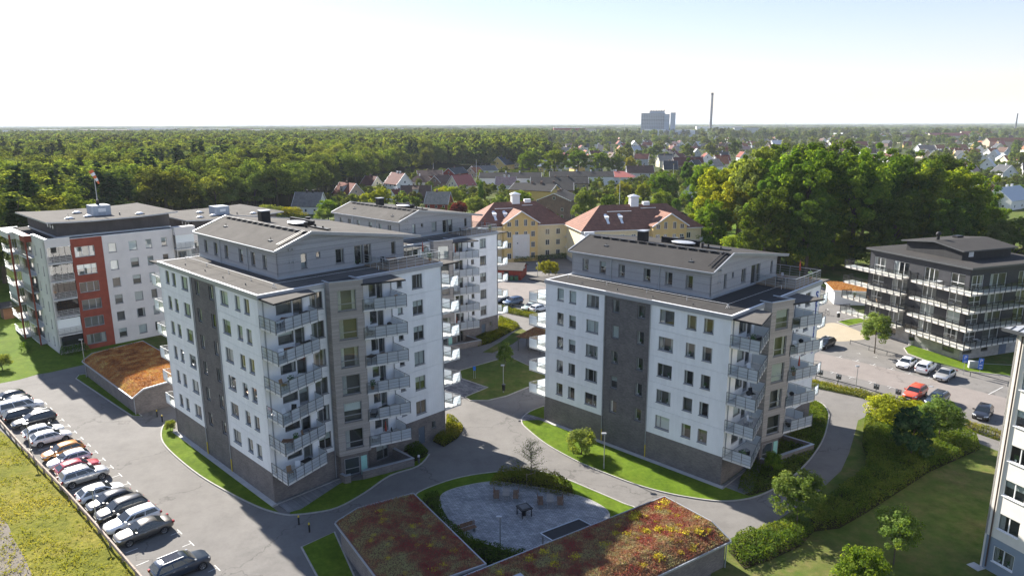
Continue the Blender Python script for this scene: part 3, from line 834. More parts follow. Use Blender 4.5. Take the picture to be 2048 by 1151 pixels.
    for zz in (1.6, 2.9):
        for dx in (0, .42): b.ball((6.05 + dx, py0 - .1, zr + zz), .1, 8, 5)
    ob('gable_ladder', b.mesh('gable_ladder', m_steel), root)
    # roof terrace
    tx0 = 14.95
    b = MB(); b.prism([(tx0, .25), (BX - .15, .25), (BX - .15, BY - 3), (px1 + .06, BY - 3), (px1 + .06, py0 - .06), (tx0, py0 - .06)], zr + .01, zr + .14)
    dk = ob('terrace_deck', b.mesh('terrace_deck', m_wood), root)
    line = [(tx0, py0 - .1), (tx0, .18), (BX - .05, .18), (BX - .05, BY - 3)]
    b = MB()
    for p, q in zip(line, line[1:]):
        d = Vector(q) - Vector(p); n = max(1, round(d.length / 1.2))
        for k in range(n + 1):
            c = Vector(p) + d * k / n; b.box(c.x - .025, c.y - .025, zr, c.x + .025, c.y + .025, zr + 1.25)
        for zz in (.35, .65, .95): b.bar((p[0], p[1], zr + zz), (q[0], q[1], zr + zz), .02, .03)
        b.bar((p[0], p[1], zr + 1.26), (q[0], q[1], zr + 1.26), .08, .05)
    ob('terrace_railing', b.mesh('terrace_railing', m_steel), root)
    for p, q in ((line[0], line[1]), (line[2], line[3])):
        d = Vector(q) - Vector(p); n = max(1, round(d.length / 1.2)); w_ = d.length / n - .06
        for k in range(n):
            c = Vector(p) + d * k / n
            ob('glass_panel', cached(('tg', round(w_, 2)), lambda: MB().quad((.03, 0, .12), (w_, 0, .12), (w_, 0, 1.18), (.03, 0, 1.18)).mesh('glass_panel', m_clear)), root, (c.x, c.y, zr), math.atan2(d.y, d.x))
    # canopies over the top balconies
    zc = H1 + nfl * FL - .35
    awning(root, [(.05, -.03), (-.05, -3.1), (4.9, -1.85), (5.15, -.03)], zc, 'a1')
    awning(root, [(10.3, -.03), (10.0, -1.9), (14.4, -3.35), (14.9, -.03)], zc, 'a2')
    awning(root, [(.05, BY + .03), (-.05, BY + 2.8), (5, BY + 1.6), (5.1, BY + .03)], zc, 'a3')
    awning(root, [(BX + .03, .05), (BX + 2.7, .0), (BX + 1.5, 5), (BX + .03, 5.1)], zc, 'a4')
    b = MB()
    for x in (.42, 14.9): b.bar((x, -.06, H1), (x, -.06, zc), .09, .09)
    b.tube((6.9, -.12, .2), (6.9, -.12, ztop - .3), .05, n=8)
    ob('downpipe', b.mesh('downpipe', m_metal), root)
    # what stands on the balconies
    M4 = Matrix.Translation((origin[0], origin[1], 0)) @ Matrix.Rotation(GRID, 4, 'Z')
    if detail:
        for k in range(nfl):
            z = H1 + k * FL
            for side, pos in (('corner', [(1.0, -1.7), (2.0, -1.35), (3.1, -1.2), (4.4, -.7)]), ('stair side', [(11.2, -1.2), (12.4, -1.5), (13.4, -1.6), (14.2, -2.2)])):
                opts = ['chair_black', 'chair_white', 'chair_grey', 'chair_tan', 'table_wood', 'table_white', 'table_black', 'plant_pot', 'barbecue', 'parasol', 'storage_box']
                ch = rnd.sample(opts, rnd.choice([2, 3, 3, 4]))
                for kk, (x, y) in zip(ch, pos):
                    nm = kk.replace('plant_pot', 'leafy plant in tan pot').replace('storage_box', 'black storage box').replace('barbecue', 'black kettle barbecue').replace('parasol', 'folded red parasol')
                    if '_' in nm: a_, c_ = nm.split('_'); nm = c_ + ' ' + a_
                    furnish(kk, M4, x, y, z, GRID + rnd.uniform(-.8, .8), f'{nm} on the {ORD[k + 1]} {side} balcony of the {who}')
        for kk, x, y, nm in (('table_wood', 17, 2.6, 'wooden table'), ('chair_black', 16, 2.6, 'black chair'), ('chair_grey', 18.2, 2.9, 'grey chair'), ('plant_pot', 21.2, 1, 'leafy plant in tan pot'), ('parasol', 21.3, 2.4, 'folded red parasol')):
            furnish(kk, M4, x, y, zr + .14, GRID + rnd.uniform(-.4, .4), f'{nm} on the roof terrace of the {who}')
    return root, M4
# ------------------------------------------------------------------ red and white block on the left, and its sibling behind
m_offwhite = M('warm_white_render', (.62, .59, .56), .85, var=.06, scale=.6, spec=.2)
m_rust = M('rust_red_render', (.255, .066, .042), .8, var=.14, scale=.8, spec=.2)
m_darkbrick = brick_mat('charcoal_brick', (.065, .06, .062), (.05, .046, .05), (.10, .095, .095))
def simple_roof(parent, x0, y0, x1, y1, z, t, mat, name='roof', fas=None, lift=0):
    b = MB(); b.add([(x0, y0, z + lift), (x1, y0, z + lift), (x1, y1, z), (x0, y1, z), (x0, y0, z - t + lift), (x1, y0, z - t + lift), (x1, y1, z - t), (x0, y1, z - t)], [(0, 1, 2, 3)], 0)
    b.add([(x0, y0, z + lift), (x1, y0, z + lift), (x1, y1, z), (x0, y1, z), (x0, y0, z - t + lift), (x1, y0, z - t + lift), (x1, y1, z - t), (x0, y1, z - t)], [(0, 4, 5, 1), (1, 5, 6, 2), (2, 6, 7, 3), (3, 7, 4, 0), (7, 6, 5, 4)], 1)
    return ob(name, b.mesh(name, [mat, fas or m_metal]), parent)
def red_block(origin, label, seed, n=6):
    rnd = random.Random(seed)
    root = thing('apartment_block', label, 'apartment building', (*origin, 0), GRID)
    FP = 2.93; LX, LY = 20.0, 22.0; zt = 18.5 - (6 - n) * 2.93
    lrz = -PI / 2
    b = MB(); b.box(.9, .9, 0, LX - .2, LY - .2, zt - .3); ob('core', b.mesh('core', m_core), root)
    def row(k): return .25 + k * FP
    # long front: recessed glazed balconies, rust strip, white wall
    hr, hw = [], []
    for k in range(n):
        z = row(k)
        hr.append((.45, z + .55, 3.35, z + 2.25))
        window(root, 3.55 + .45, z + .55, 2.9, 1.7, (1.05, 2.1), (), .08, 0, rnd=rnd, frame=m_metal, style=rnd.choice(['b2', 'c2', 'b', 'n']))
        for a, c in ((8.95, 10.2), (12.12, 13.44), (14.81, 15.8), (17.4, 18.35)):
            hw.append((a - 8.15, z + .72, c - 8.15, z + 2.28))
            window(root, a, z + .72, c - a, 1.56, (), (), .1, 0, rnd=rnd, frame=m_metal, style=rnd.choice(['b2', 'b', 'c2', 'n']))
    ob('rust_strip', panel_mesh(4.6, zt, hr, m_rust), root, (3.55, -.03, 0))
    ob('wall_panel', panel_mesh(LX - 8.15 - .6, zt, hw, m_offwhite), root, (8.15, 0, 0))
    hl = []
    for k in range(n):
        z = row(k)
        for a, c in ((6.15, 6.75), (2.6, 3.2)):
            hl.append((8.0 - c, z + .72, 8.0 - a, z + 2.25))
            window(root, LY - c, z + .72, c - a, 1.53, (), (), .1, lrz, (0, LY, 0), rnd=rnd, frame=m_metal)
    ob('wall_panel', panel_mesh(8.0, zt + .3, hl, m_offwhite), root, (0, 8.0, 0), lrz)
    # corner loggia: parapet beam, glazing, slab and railing on every floor
    ob('parapet', MB().box(0.02, -.02, zt - 1.05, 3.54, .5, zt + .32).mesh('parapet', m_offwhite), root)
    def loggia(x0, x1, y, z, rz=0, loc=(0, 0, 0), fr=1.1):
        w = x1 - x0
        o = ob('balcony', cached(('lgs', round(w, 2)), lambda: MB().box(0, -.35, -.18, w, fr, 0).mesh('balcony', m_slab)), root)
        cz, s_ = math.cos(rz), math.sin(rz)
        o.location = (loc[0] + cz * x0 - s_ * y, loc[1] + s_ * x0 + cz * y, z); o.rotation_euler = (0, 0, rz)
        def mkr():
            b = MB()
            for k in range(5): b.box(w * k / 4 - .02, -.36, -.1, w * k / 4 + .02, -.32, 1.1)
            for zz in (.15, .38, .6, .82, 1.1): b.bar((0, -.34, zz), (w, -.34, zz), .03, .05)
            for k in range(1, 24): b.bar((w * k / 24, -.34, .1), (w * k / 24, -.34, 1.05), .015, .015)
            return b.mesh('railing', m_steel)
        ob('railing', cached(('lgr', round(w, 2)), mkr), o)
        ob('back_wall', cached(('lgb', round(w, 2)), lambda: MB().box(0, fr - .05, 0, w, fr, 2.7).mesh('back_wall', m_offwhite)), o)
        window(root, x0 + .5, z + .3, w * .55, 1.95, (w * .27,), (), y + fr - .12, rz, loc, rnd=rnd, sill=False, depth=.03, style='n')
        if rnd.random() < .85:
            for k in range(4):
                ob('glass_panel', cached(('lgg', round(w, 2)), lambda: MB().quad((.03, -.29, 1.15), (w / 4 - .03, -.29, 1.15), (w / 4 - .03, -.29, 2.62), (.03, -.29, 2.62)).mesh('glass_panel', m_glass)), o, (w * k / 4, 0, 0))
        else: ob('blind', cached(('lgbl', round(w, 2)), lambda: MB().box(.03, -.25, .2, w - .03, -.23, 2.6).mesh('blind', m_blind)), o)
        return o
    for k in range(n): loggia(.1, 3.45, .1, row(k) + .02)
    ob('corner_post', MB().box(.0, .15, 0, .25, 1.2, zt).mesh('corner_post', m_offwhite), root)
    # stepped red wing at the far end of the short front
    ob('red_wing', MB().box(-1.0, 8.02, 0, -.8, 8.25, zt - .2).box(-1.9, 14.5, 0, -1.65, 14.75, zt - .2).mesh('red_wing', m_rust), root)
    ob('parapet', MB().box(-1.0, 8.05, zt - .9, .1, 11.3, zt + .1).mesh('parapet', m_rust), root)
    ob('parapet', MB().box(-1.0, 11.35, zt - .9, .1, 14.5, zt + .1).mesh('parapet', m_offwhite), root)
    ob('parapet', MB().box(-1.9, 14.55, zt - 1.0, .1, LY, zt + .1).mesh('parapet', m_offwhite), root)
    b = MB(); ribbon(b, [(.1, 8.0), (-1.05, 8.05), (-1.05, 14.5), (-1.95, 14.55), (-1.95, LY + .05), (1, LY + .05)], .35, zt + .1, zt + .2, side=-.5); ob('coping', b.mesh('coping', m_plasticw), root)
    b = MB(); b.box(.4, 8, 0, .9, LY, zt - .1); ob('back_wall', b.mesh('back_wall', m_offwhite), root)
    for k in range(n):
        loggia(8.3 - 8.05, 6.2, 0, row(k) + .02, lrz, (-.55, 14.45, 0), .9)
        loggia(.2, 6.8, 0, row(k) + .02, lrz, (-1.45, LY - .2, 0), 1.2)
    # far end balconies on the right of the long front
    for k in range(n):
        o = loggia(0, 3.2, -.6, row(k) + .02, 0, (LX - .5, 0, 0), 1.4)
    ob('parapet', MB().box(LX - .55, -1.0, zt - 1.1, LX + 3, .6, zt + .3).mesh('parapet', m_offwhite), root)
    b = MB(); b.box(.5, .5, zt - .3, LX - .2, LY - .1, zt); ob('roof', b.mesh('roof', m_felt_dark), root)
    b = MB(); ribbon(b, [(0, 8), (0, 0), (3.6, 0)], .4, zt + .3, zt + .40, side=1); ribbon(b, [(3.6, 0), (LX + 3, 0)], .4, zt - .0, zt + .08, side=1); ob('coping', b.mesh('coping', m_coping), root)
    ob('wall_panel', panel_mesh(LY, zt, [], m_offwhite), root, (LX, 0, 0), PI / 2)
    ob('wall_panel', panel_mesh(LX, zt, [], m_offwhite), root, (LX, LY, 0), PI)
    # dark penthouse under a wide thin roof
    ob('penthouse', MB().box(2.4, 2.3, zt, 20, LY - 1.5, zt + 2.5).mesh('penthouse', m_darkbrick), root)
    ob('flashing', MB().box(2.3, 2.2, zt, 20.1, 2.3, zt + .3).box(2.3, 2.3, zt, 2.4, LY - 1.5, zt + .3).mesh('flashing', m_coping), root)
    for x in (.0, 1.5, 3.0): ob('porthole', MB().tube((2.36, 4.0 + x, zt + 1.7), (2.42, 4.0 + x, zt + 1.7), .3, n=14).mesh('porthole', m_plasticw), root)
    # gently dished roof
    b = MB(); x0, x1, y0, y1, zz = .9, 21.2, 1.2, LY - .5, zt + 2.55
    xs = [x0 + (x1 - x0) * i / 6 for i in range(7)]; dz = [.28, .1, .0, 0, 0.02, .12, .3]
    vs = [(x, y, zz + d) for y in (y0, y1) for x, d in zip(xs, dz)]; vs += [(a, c, z - .22) for a, c, z in vs]
    b.add(vs, [(i, i + 1, 8 + i, 7 + i) for i in range(6)], 0)
    b.add(vs, [(14 + i, 21 + i, 22 + i, 15 + i) for i in range(6)] + [(i, 14 + i, 15 + i, i + 1) for i in range(6)] + [(7 + i, 8 + i, 22 + i, 21 + i) for i in range(6)] + [(0, 7, 21, 14), (6, 20, 27, 13)], 1)
    rf = ob('penthouse_roof', b.mesh('penthouse_roof', [m_felt, m_metal]), root)
    dome = lambda: MB().box(-.65, -.65, 0, .65, .65, .18, 1).ball((0, 0, .16), .6, 12, 6, 0, .5).mesh('skylight_dome', [m_plasticw, m_metal_d], True)
    for x, y in ((5.2, 5.2), (8.5, 13.4), (8.3, 6.2), (15.6, 3.6)): ob('skylight_dome', cached('dome', dome), rf, (x, y, zz))
    b = MB(); b.box(9.3, 7.2, zz - .1, 12.2, 10.4, zz + 1.7)
    ob('plant_room', b.mesh('plant_room', cladding_mat('ribbed_metal', (.36, .40, .45), .22, True, .03, .05) if 'rib' not in MESH else MESH['rib']), rf)
    ob('vent_grille', MB().box(10.2, 7.16, zz + .6, 11.4, 7.2, zz + 1.2).mesh('vent_grille', m_plasticw), rf)
    ob('roof_flue', MB().tube((13, 5.5, zz), (13, 5.5, zz + .5), .1).tube((4.6, 3.2, zz), (4.6, 3.2, zz + 1.2), .03).mesh('roof_flue', m_metal_d), rf)
    M4 = Matrix.Translation((*origin, 0)) @ Matrix.Rotation(GRID, 4, 'Z')
    return root, M4, zz

# ------------------------------------------------------------------ black block on the right
m_blackclad = M('black_fibre_cement', (.035, .036, .042), .55, var=.15, scale=1.2, spec=.4)
m_blackrib = cladding_mat('black_standing_boards', (.028, .028, .03), .3, True, .03, .1)
m_greystone = brick_mat('pale_grey_blocks', (.40, .385, .36), (.33, .315, .30), (.3, .29, .28), .6, .2, .012)
m_paleslab = M('pale_balcony_edge', (.62, .58, .52), .8, var=.05)
m_smoke = glass_mat('smoked_balcony_glass', (.62, .66, .68), .06)
def black_block(origin, ang, label, seed):
    rnd = random.Random(seed)
    root = thing('apartment_block', label, 'apartment building', (*origin, 0), ang)
    LX, LY = 17.0, 19.0; zt = 14.55; lrz = -PI / 2
    SL = [2.75, 5.55, 8.35, 11.15]
    ob('core', MB().box(.9, .9, 0, LX - .3, LY - .3, zt - .3).mesh('core', m_core), root)
    hs, hx = [], []
    for k, z in enumerate(SL):
        for a, c, lo in ((15.6, 18.0, .1), (10.9, 13.9, .1), (5.4, 7.95, .1), (.85, 3.2, .1)):
            hs.append((LY - c, z + lo, LY - a, z + 2.3))
            st = None
            window(root, LY - c, z + lo, c - a, 2.2, ((c - a) * .5,) if c - a < 2.5 else ((c - a) * .34, (c - a) * .67), (.8,) if a in (15.6, .85) else (), .1, lrz, (0, LY, 0), rnd=rnd, frame=m_framew, sill=False, style=rnd.choice(['n', 'c', 'b2', 'c2']))
        for a, c in ((.35, 2.9), (4.3, 7.9), (10.5, 13)):
            hx.append((a, z + .1, c, z + 2.3))
            window(root, a, z + .1, c - a, 2.2, ((c - a) * .5,), (.8,) if a < 1 else (), .1, 0, rnd=rnd, frame=m_framew, sill=False, style=rnd.choice(['n', 'c', 'b2', 'c2']))
    z0 = 2.6
    ob('wall_panel', panel_mesh(LY, zt - z0, [(a, c - z0, d, e - z0) for a, c, d, e in hs], m_blackclad), root, (0, LY, z0), lrz)
    ob('wall_panel', panel_mesh(LX, zt - z0, [(a, c - z0, d, e - z0) for a, c, d, e in hx], m_blackclad), root, (0, 0, z0))
    ob('wall_panel', panel_mesh(LY, zt - z0, [], m_blackclad), root, (LX, 0, z0), PI / 2)
    ob('wall_panel', panel_mesh(LX, zt - z0, [], m_blackclad), root, (LX, LY, z0), PI)
    gh = [(LY - 3.1, .9, LY - 1.05, 2.0), (LY - 13.5, .8, LY - 12, 1.8), (LY - 9.4, .05, LY - 8.2, 2.2)]
    ob('stone_base', panel_mesh(LY, z0 - .01, gh, m_greystone), root, (.03, LY, 0), lrz)
    window(root, LY - 3.1, .9, 2.05, 1.1, (1.0,), (), .12, lrz, (0, LY, 0), rnd=rnd, frame=m_metal_d, style='n')
    window(root, LY - 13.5, .8, 1.5, 1.0, (), (), .12, lrz, (0, LY, 0), rnd=rnd, frame=m_metal_d, style='n')
    window(root, LY - 9.4, .05, 1.2, 2.15, (.6,), (), .12, lrz, (0, LY, 0), rnd=rnd, frame=m_metal, style='n', sill=False, name='entrance_door')
    gx = [(.6, 1.0, 2.6, 2.1), (4.6, 1.0, 6.1, 2.0)]
    ob('stone_base', panel_mesh(LX, z0 - .01, gx, m_greystone), root, (0, .03, 0))
    for a, c, d, e in gx: window(root, a, c, d - a, e - c, (), (), .12, 0, rnd=rnd, frame=m_metal_d, style='n')
    ob('side_door', MB().box(8.6, -.02, .05, 10.2, .05, 2.2).mesh('side_door', M('slate_blue_door', (.10, .13, .19), .5)), root)
    for loc, rz, w_ in (((LX - .03, 0, 0), PI / 2, LY), ((LX, LY - .03, 0), PI, LX)): ob('stone_base', panel_mesh(w_, z0 - .01, [], m_greystone), root, loc, rz)
    # long balconies
    def long_balcony(foot, z, edges, key):
        o = ob('balcony', cached(('fb', key), lambda: MB().prism(foot, -.3, 0).mesh('balcony', m_paleslab)), root, (0, 0, z))
        def mk():
            b = MB()
            for i, j in edges:
                p, q = Vector(foot[i]), Vector(foot[j]); d = q - p; n = max(1, round(d.length / 1.25)); nr = Vector((d.y, -d.x)).normalized() * .04
                for k in range(n + 1):
                    c = p + d * k / n + nr; b.box(c.x - .035, c.y - .035, -.24, c.x + .035, c.y + .035, 1.1)
                b.bar((p.x, p.y, 1.1), (q.x, q.y, 1.1), .06, .05)
            return b.mesh('railing', m_black)
        ob('railing', cached(('fr', key), mk), o)
        for i, j in edges:
            p, q = Vector(foot[i]), Vector(foot[j]); d = q - p; n = max(1, round(d.length / 1.25)); w_ = d.length / n - .08
            for k in range(n):
                c = p + d * (k / n) + d.normalized() * .04
                ob('glass_panel', cached(('fg', round(w_, 2)), lambda: MB().quad((0, 0, .06), (w_, 0, .06), (w_, 0, 1.05), (0, 0, 1.05)).mesh('glass_panel', m_smoke)), o, (c.x, c.y, 0), math.atan2(d.y, d.x))
        return o
    for z in SL:
        long_balcony([(-.02, 18.4), (-.02, 22.3), (-2.2, 22.3), (-1.6, 10.6), (-.02, 10.6)], z, ((1, 2), (2, 3), (3, 4)), 'a')
        long_balcony([(-.02, 9.1), (-1.5, 9.1), (-2.0, -2.0), (10.5, -1.6), (10.5, -.02), (-.02, -.02)], z, ((0, 1), (1, 2), (2, 3), (3, 4)), 'b')
    # roofs
    rf = simple_roof(root, -.6, -.6, LX + .6, LY + .5, zt + .3, .3, m_felt_dark, fas=m_metal_d)
    ob('attic', MB().box(3.6, 4.6, zt + .2, 14.6, 15, zt + 2.0).mesh('attic', m_blackrib), root)
    b = MB(); x0, x1, y0, y1, zz = 3.0, 15.2, 3.9, 15.7, zt + 2.0
    ym = 9.4
    vs = [(x0, y0, zz - .1), (x0, ym, zz + .75), (x0, y1, zz), (x1, y0, zz - .1), (x1, ym, zz + .75), (x1, y1, zz)]; vs += [(a, c, z - .2) for a, c, z in vs]
    b.add(vs, [(0, 3, 4, 1), (1, 4, 5, 2)], 0); b.add(vs, [(6, 7, 10, 9), (7, 8, 11, 10), (0, 1, 7, 6), (1, 2, 8, 7), (3, 9, 10, 4), (4, 10, 11, 5), (0, 6, 9, 3), (2, 5, 11, 8)], 1)
    ar = ob('attic_roof', b.mesh('attic_roof', [m_felt_dark, m_metal_d]), root)
    ob('attic_gable', MB().add([(x0 + .62, 4.62, zz - .2), (x0 + .62, 14.98, zz - .2), (x0 + .62, ym, zz + .6)], [(0, 1, 2), (2, 1, 0)]).mesh('attic_gable', m_blackrib), root)
    ob('roof_flue', MB().tube((0, 0, 0), (0, 0, .7), .25, n=10).ball((0, 0, 1.0), .42, 10, 6).mesh('roof_flue', m_black), ar, (5.2, 10.5, zz + .6))
    ob('roof_hatch', MB().box(-.7, -.5, 0, .7, .5, .35).mesh('roof_hatch', m_black), ar, (11, 11.5, zz + .55))
    ob('wall_vent', MB().box(5.0, 4.5, zt + .75, 6.0, 4.58, zt + 1.6).mesh('wall_vent', m_plasticw), root)
    return root, Matrix.Translation((*origin, 0)) @ Matrix.Rotation(ang, 4, 'Z')

# ------------------------------------------------------------------ tall pale block at the right edge
m_cream = M('cream_render', (.70, .66, .60), .85, var=.04, spec=.2)
m_bluebase = M('blue_grey_base', (.24, .29, .35), .8, var=.05)
def standing_seam(name, col):
    return M(name, col, .45, .4, .06, 1)
def pale_block(origin, ang, label):
    rnd = random.Random(5)
    root = thing('apartment_block', label, 'apartment building', (*origin, 0), ang)
    LX, LY = 12, 24; zt = 20.6
    ob('core', MB().box(.9, -LY + .3, 0, LX - .3, -.3, zt - .3).mesh('core', m_core), root)
    rz = -PI / 2
    hb, hu = [], []
    for k in range(7):
        for s in (.85, 5.2, 9.4, 13.6, 17.8):
            z = 1.03 + 3.0 * k - (0.05 if k else 0)
            if z + 1.4 > zt: continue
            w = 1.72; h = 1.4
            (hb if k == 0 else hu).append((s, z, s + w, z + h))
            window(root, s, z, w, h, (w / 2,), (), .07, rz, (0, 0, 0), frame=m_framew, rnd=rnd, sill='w')
    ob('base_wall', panel_mesh(LY, 3.05, hb, m_bluebase), root, (.02, 0, 0), rz)
    ob('wall_panel', panel_mesh(LY, zt - 3.07, [(a, c - 3.07, d, e - 3.07) for a, c, d, e in hu], m_cream), root, (0, 0, 3.07), rz)
    ob('wall_panel', panel_mesh(LX, zt, [], m_cream), root, (0, -LY, 0), 0)
    ob('wall_panel', panel_mesh(LX, zt, [], m_cream), root, (LX, 0, 0), PI)
    ob('wall_panel', panel_mesh(LY, zt, [], m_cream), root, (LX, -LY, 0), PI / 2)
    ob('downpipe', MB().tube((-.09, -.5, .3), (-.09, -.5, zt - .1), .06, n=8).mesh('downpipe', M('brown_downpipe', (.09, .06, .05), .5)), root)
    # hipped sheet-metal roof
    E_ = .75; zz = zt + .02; H = 2.4
    x0, x1, y0, y1 = -E_, LX + E_, -LY - E_, E_; xm = (x0 + x1) / 2; run = (x1 - x0) / 2
    b = MB(); vs = [(x0, y1, zz), (x0, y0, zz), (x1, y0, zz), (x1, y1, zz), (xm, y1 - run, zz + H), (xm, y0 + run, zz + H)]
    b.add(vs, [(0, 1, 5, 4), (1, 2, 5), (2, 3, 4, 5), (3, 0, 4)], 0)
    b.box(x0, y0, zz - .22, x1, y1, zz - .01, 1)
    rf = ob('roof', b.mesh('roof', [standing_seam('pale_metal_roof', (.36, .37, .38)), m_metal_d]), root)
    b = MB(); sl = H / run
    for k in range(1, 20):
        y = y1 - k * .62; f = min(1, (y1 - y) / run)
        b.bar((x0 + .02, y, zz + .03), (x0 + run * f, y, zz + H * f + .03), .05, .07)
        x = x0 + k * .62
        if x < x1: f = min(x - x0, x1 - x) / run; b.bar((x, y1 - .02, zz + .03), (x, y1 - run * f, zz + H * f + .03), .05, .07)
    ob('standing_seam', b.mesh('standing_seam', m_metal_d), rf)
    b = MB(); b.bar((x0 + 1.1, y1 - 1.1, zz + 1.1 * sl + .14), (x0 + 1.1, y0, zz + 1.1 * sl + .14), .05, .05); b.bar((x0 + 1.1, y1 - 1.1, zz + 1.1 * sl + .14), (x1 - 1.1, y1 - 1.1, zz + 1.1 * sl + .14), .05, .05)
    b.bar((x0 + .05, y1, zz - .02), (x0 + .05, y0, zz - .02), .14, .12)
    ob('snow_rail', b.mesh('snow_rail', m_metal_d), rf)
    ob('ground_slab', MB().box(-.9, -.5, .0, -.02, .5, .05).mesh('ground_slab', m_conc), root)
    return root

# ------------------------------------------------------------------ sedum roofs
m_sedum = leaf_mat('sedum', (.20, .05, .045), (.23, .13, .075), (.24, .22, .11), .2, .0, 0)
m_sedum_o = leaf_mat('orange_sedum', (.13, .045, .02), (.33, .14, .045), (.36, .26, .10), .2, .0, 0)
m_sedum_y = leaf_mat('yellow_sedum_flower', (.20, .19, .03), (.38, .31, .035), (.52, .42, .06), .2, .1, 0)
m_soil = ground_mat('sedum_mat', [(.3, (.11, .05, .035)), (.5, (.17, .095, .055)), (.7, (.15, .13, .06))], .8, 6, .95, .6, 14, .06)
m_soil_o = ground_mat('orange_sedum_mat', [(.3, (.20, .08, .035)), (.5, (.30, .15, .06)), (.72, (.24, .17, .08))], .8, 6, .95, .6, 14, .06)
def leaves_mesh(name, P, size, mat, up=.6, tone=None, aspect=.65, r=rng, nrm=None):
    """numpy leaf quads at points P (n,3); normals biased along nrm (or up)"""
    n = len(P)
    N = r.normal(size=(n, 3))
    N /= np.linalg.norm(N, axis=1)[:, None] + 1e-9
    N = N + (np.array([0, 0, up]) if nrm is None else nrm)
    N /= np.linalg.norm(N, axis=1)[:, None] + 1e-9
    T = r.normal(size=(n, 3)); U = np.cross(N, T); U /= np.linalg.norm(U, axis=1)[:, None] + 1e-9
    V = np.cross(N, U)
    s = (size if np.ndim(size) else np.full(n, size)) * r.uniform(.7, 1.3, n)
    a = U * s[:, None]; b = V * (s * aspect)[:, None]
    q = np.stack([P - a, P - b * .9 + a * .1, P + a, P + b], 1).reshape(-1, 3)
    me = bpy.data.meshes.new(name)
    me.vertices.add(4 * n); me.vertices.foreach_set('co', q.astype(np.float32).ravel())
    me.loops.add(4 * n); me.loops.foreach_set('vertex_index', np.arange(4 * n, dtype=np.int32))
    me.polygons.add(n); me.polygons.foreach_set('loop_start', np.arange(0, 4 * n, 4, dtype=np.int32))
    at = me.attributes.new('tone', 'FLOAT', 'FACE')
    at.data.foreach_set('value', (r.uniform(0, 1, n) if tone is None else np.clip(tone, 0, 1)).astype(np.float32))
    me.materials.append(mat)
    me.update(calc_edges=True)
    return me
def value_noise(x, y, s, seed=0):
    """smooth 2-D noise, 0..1"""
    x = np.asarray(x) / s; y = np.asarray(y) / s
    xi, yi = np.floor(x).astype(int), np.floor(y).astype(int); fx, fy = x - xi, y - yi
    h = lambda a, b: np.modf(np.abs(np.sin(a * 127.1 + b * 311.7 + seed * 74.7) * 43758.5453))[0]
    u, v = fx * fx * (3 - 2 * fx), fy * fy * (3 - 2 * fy)
    return (h(xi, yi) * (1 - u) + h(xi + 1, yi) * u) * (1 - v) + (h(xi, yi + 1) * (1 - u) + h(xi + 1, yi + 1) * u) * v
def shed(name, label, cat, origin, ang, L, Wd, z0, zk, z1, kx, wall, orange, seed, back=None, hip=None, L0=0):
    """low brick shed, local y along its length, roof steep from the eave at x=0 to the kink, then gentle to x=Wd"""
    root = thing(name, label, cat, (*origin, 0), ang)
    ob('brick_wall', MB().add([], []).box(.3, L0 + .3, 0, .5, L - .3, z0 + .05).box(Wd - .5, L0 + .3, 0, Wd - .3, L - .3, z1 - .05).mesh('brick_wall', wall), root)
    for y0, y1 in ((L0 + .3, L0 + .5), (L - .5, L - .3)):
        b = MB(); poly = [(.5, 0), (Wd - .5, 0), (Wd - .5, z1 - .06), (kx, zk - .06), (.5, z0 + .1)]
        b.add([(x, y0, z) for x, z in poly] + [(x, y1, z) for x, z in poly], [(0, 1, 2, 3, 4), (9, 8, 7, 6, 5)]); ob('gable_wall', b.mesh('gable_wall', wall), root)
    prof = [(0, z0), (kx, zk), (Wd, z1)]
    vs = [(x, y, z) for y in (L0, L) for x, z in prof]; vs += [(a, c, z - .14) for a, c, z in vs]
    b = MB(); b.add(vs, [(0, 1, 4, 3), (1, 2, 5, 4)], 0)
    b.add(vs, [(6, 9, 10, 7), (7, 10, 11, 8), (0, 6, 7, 1), (1, 7, 8, 2), (3, 4, 10, 9), (4, 5, 11, 10), (0, 3, 9, 6), (2, 8, 11, 5)], 1)
    rf = ob('roof', b.mesh('roof', [m_soil_o if orange else m_soil, m_metal]), root)
    b = MB(); e = .1
    for y in (L0, L):
        for (xa, za), (xb, zb) in zip(prof, prof[1:]): b.bar((xa, y, za + .0), (xb, y, zb + .0), .1, .2)
    b.bar((-.05, L0, z0 - .04), (-.05, L, z0 - .04), .1, .16); b.bar((Wd + .03, L0, z1 - .02), (Wd + .03, L, z1 - .02), .1, .18)
    ob('roof_edge', b.mesh('roof_edge', m_metal), rf)
    r = np.random.default_rng(seed)
    n = int(Wd * (L - L0) * (260 if not orange else 150))
    x = r.uniform(.1, Wd - .1, n); y = r.uniform(L0 + .1, L - .1, n)
    zz = np.where(x < kx, z0 + (zk - z0) * x / kx, zk + (z1 - zk) * (x - kx) / (Wd - kx))
    vn = value_noise(x, y, .9, seed) * .6 + value_noise(x, y, .28, seed + 3) * .4
    P = np.stack([x, y, zz + r.uniform(0, .06, n) + .16 * vn], 1)
    tone = (value_noise(x, y, 1.1, seed + 9) - .5) * 1.3 + .45 + (value_noise(x, y, .35, seed + 4) - .5) * .7 + r.uniform(-.25, .25, n) + np.where(x < kx, .2, 0)
    stuff(ob('sedum_plants', leaves_mesh('sedum_plants', P, .05, m_sedum_o if orange else m_sedum, 1.0, tone, .8, r), rf))
    ob('downpipe', MB().tube((.2, L0 + .25, 0), (.2, L0 + .25, z0), .05, n=8).mesh('downpipe', m_metal), root)
    return root, rf, (lambda x: z0 + (zk - z0) * x / kx if x < kx else zk + (z1 - zk) * (x - kx) / (Wd - kx))
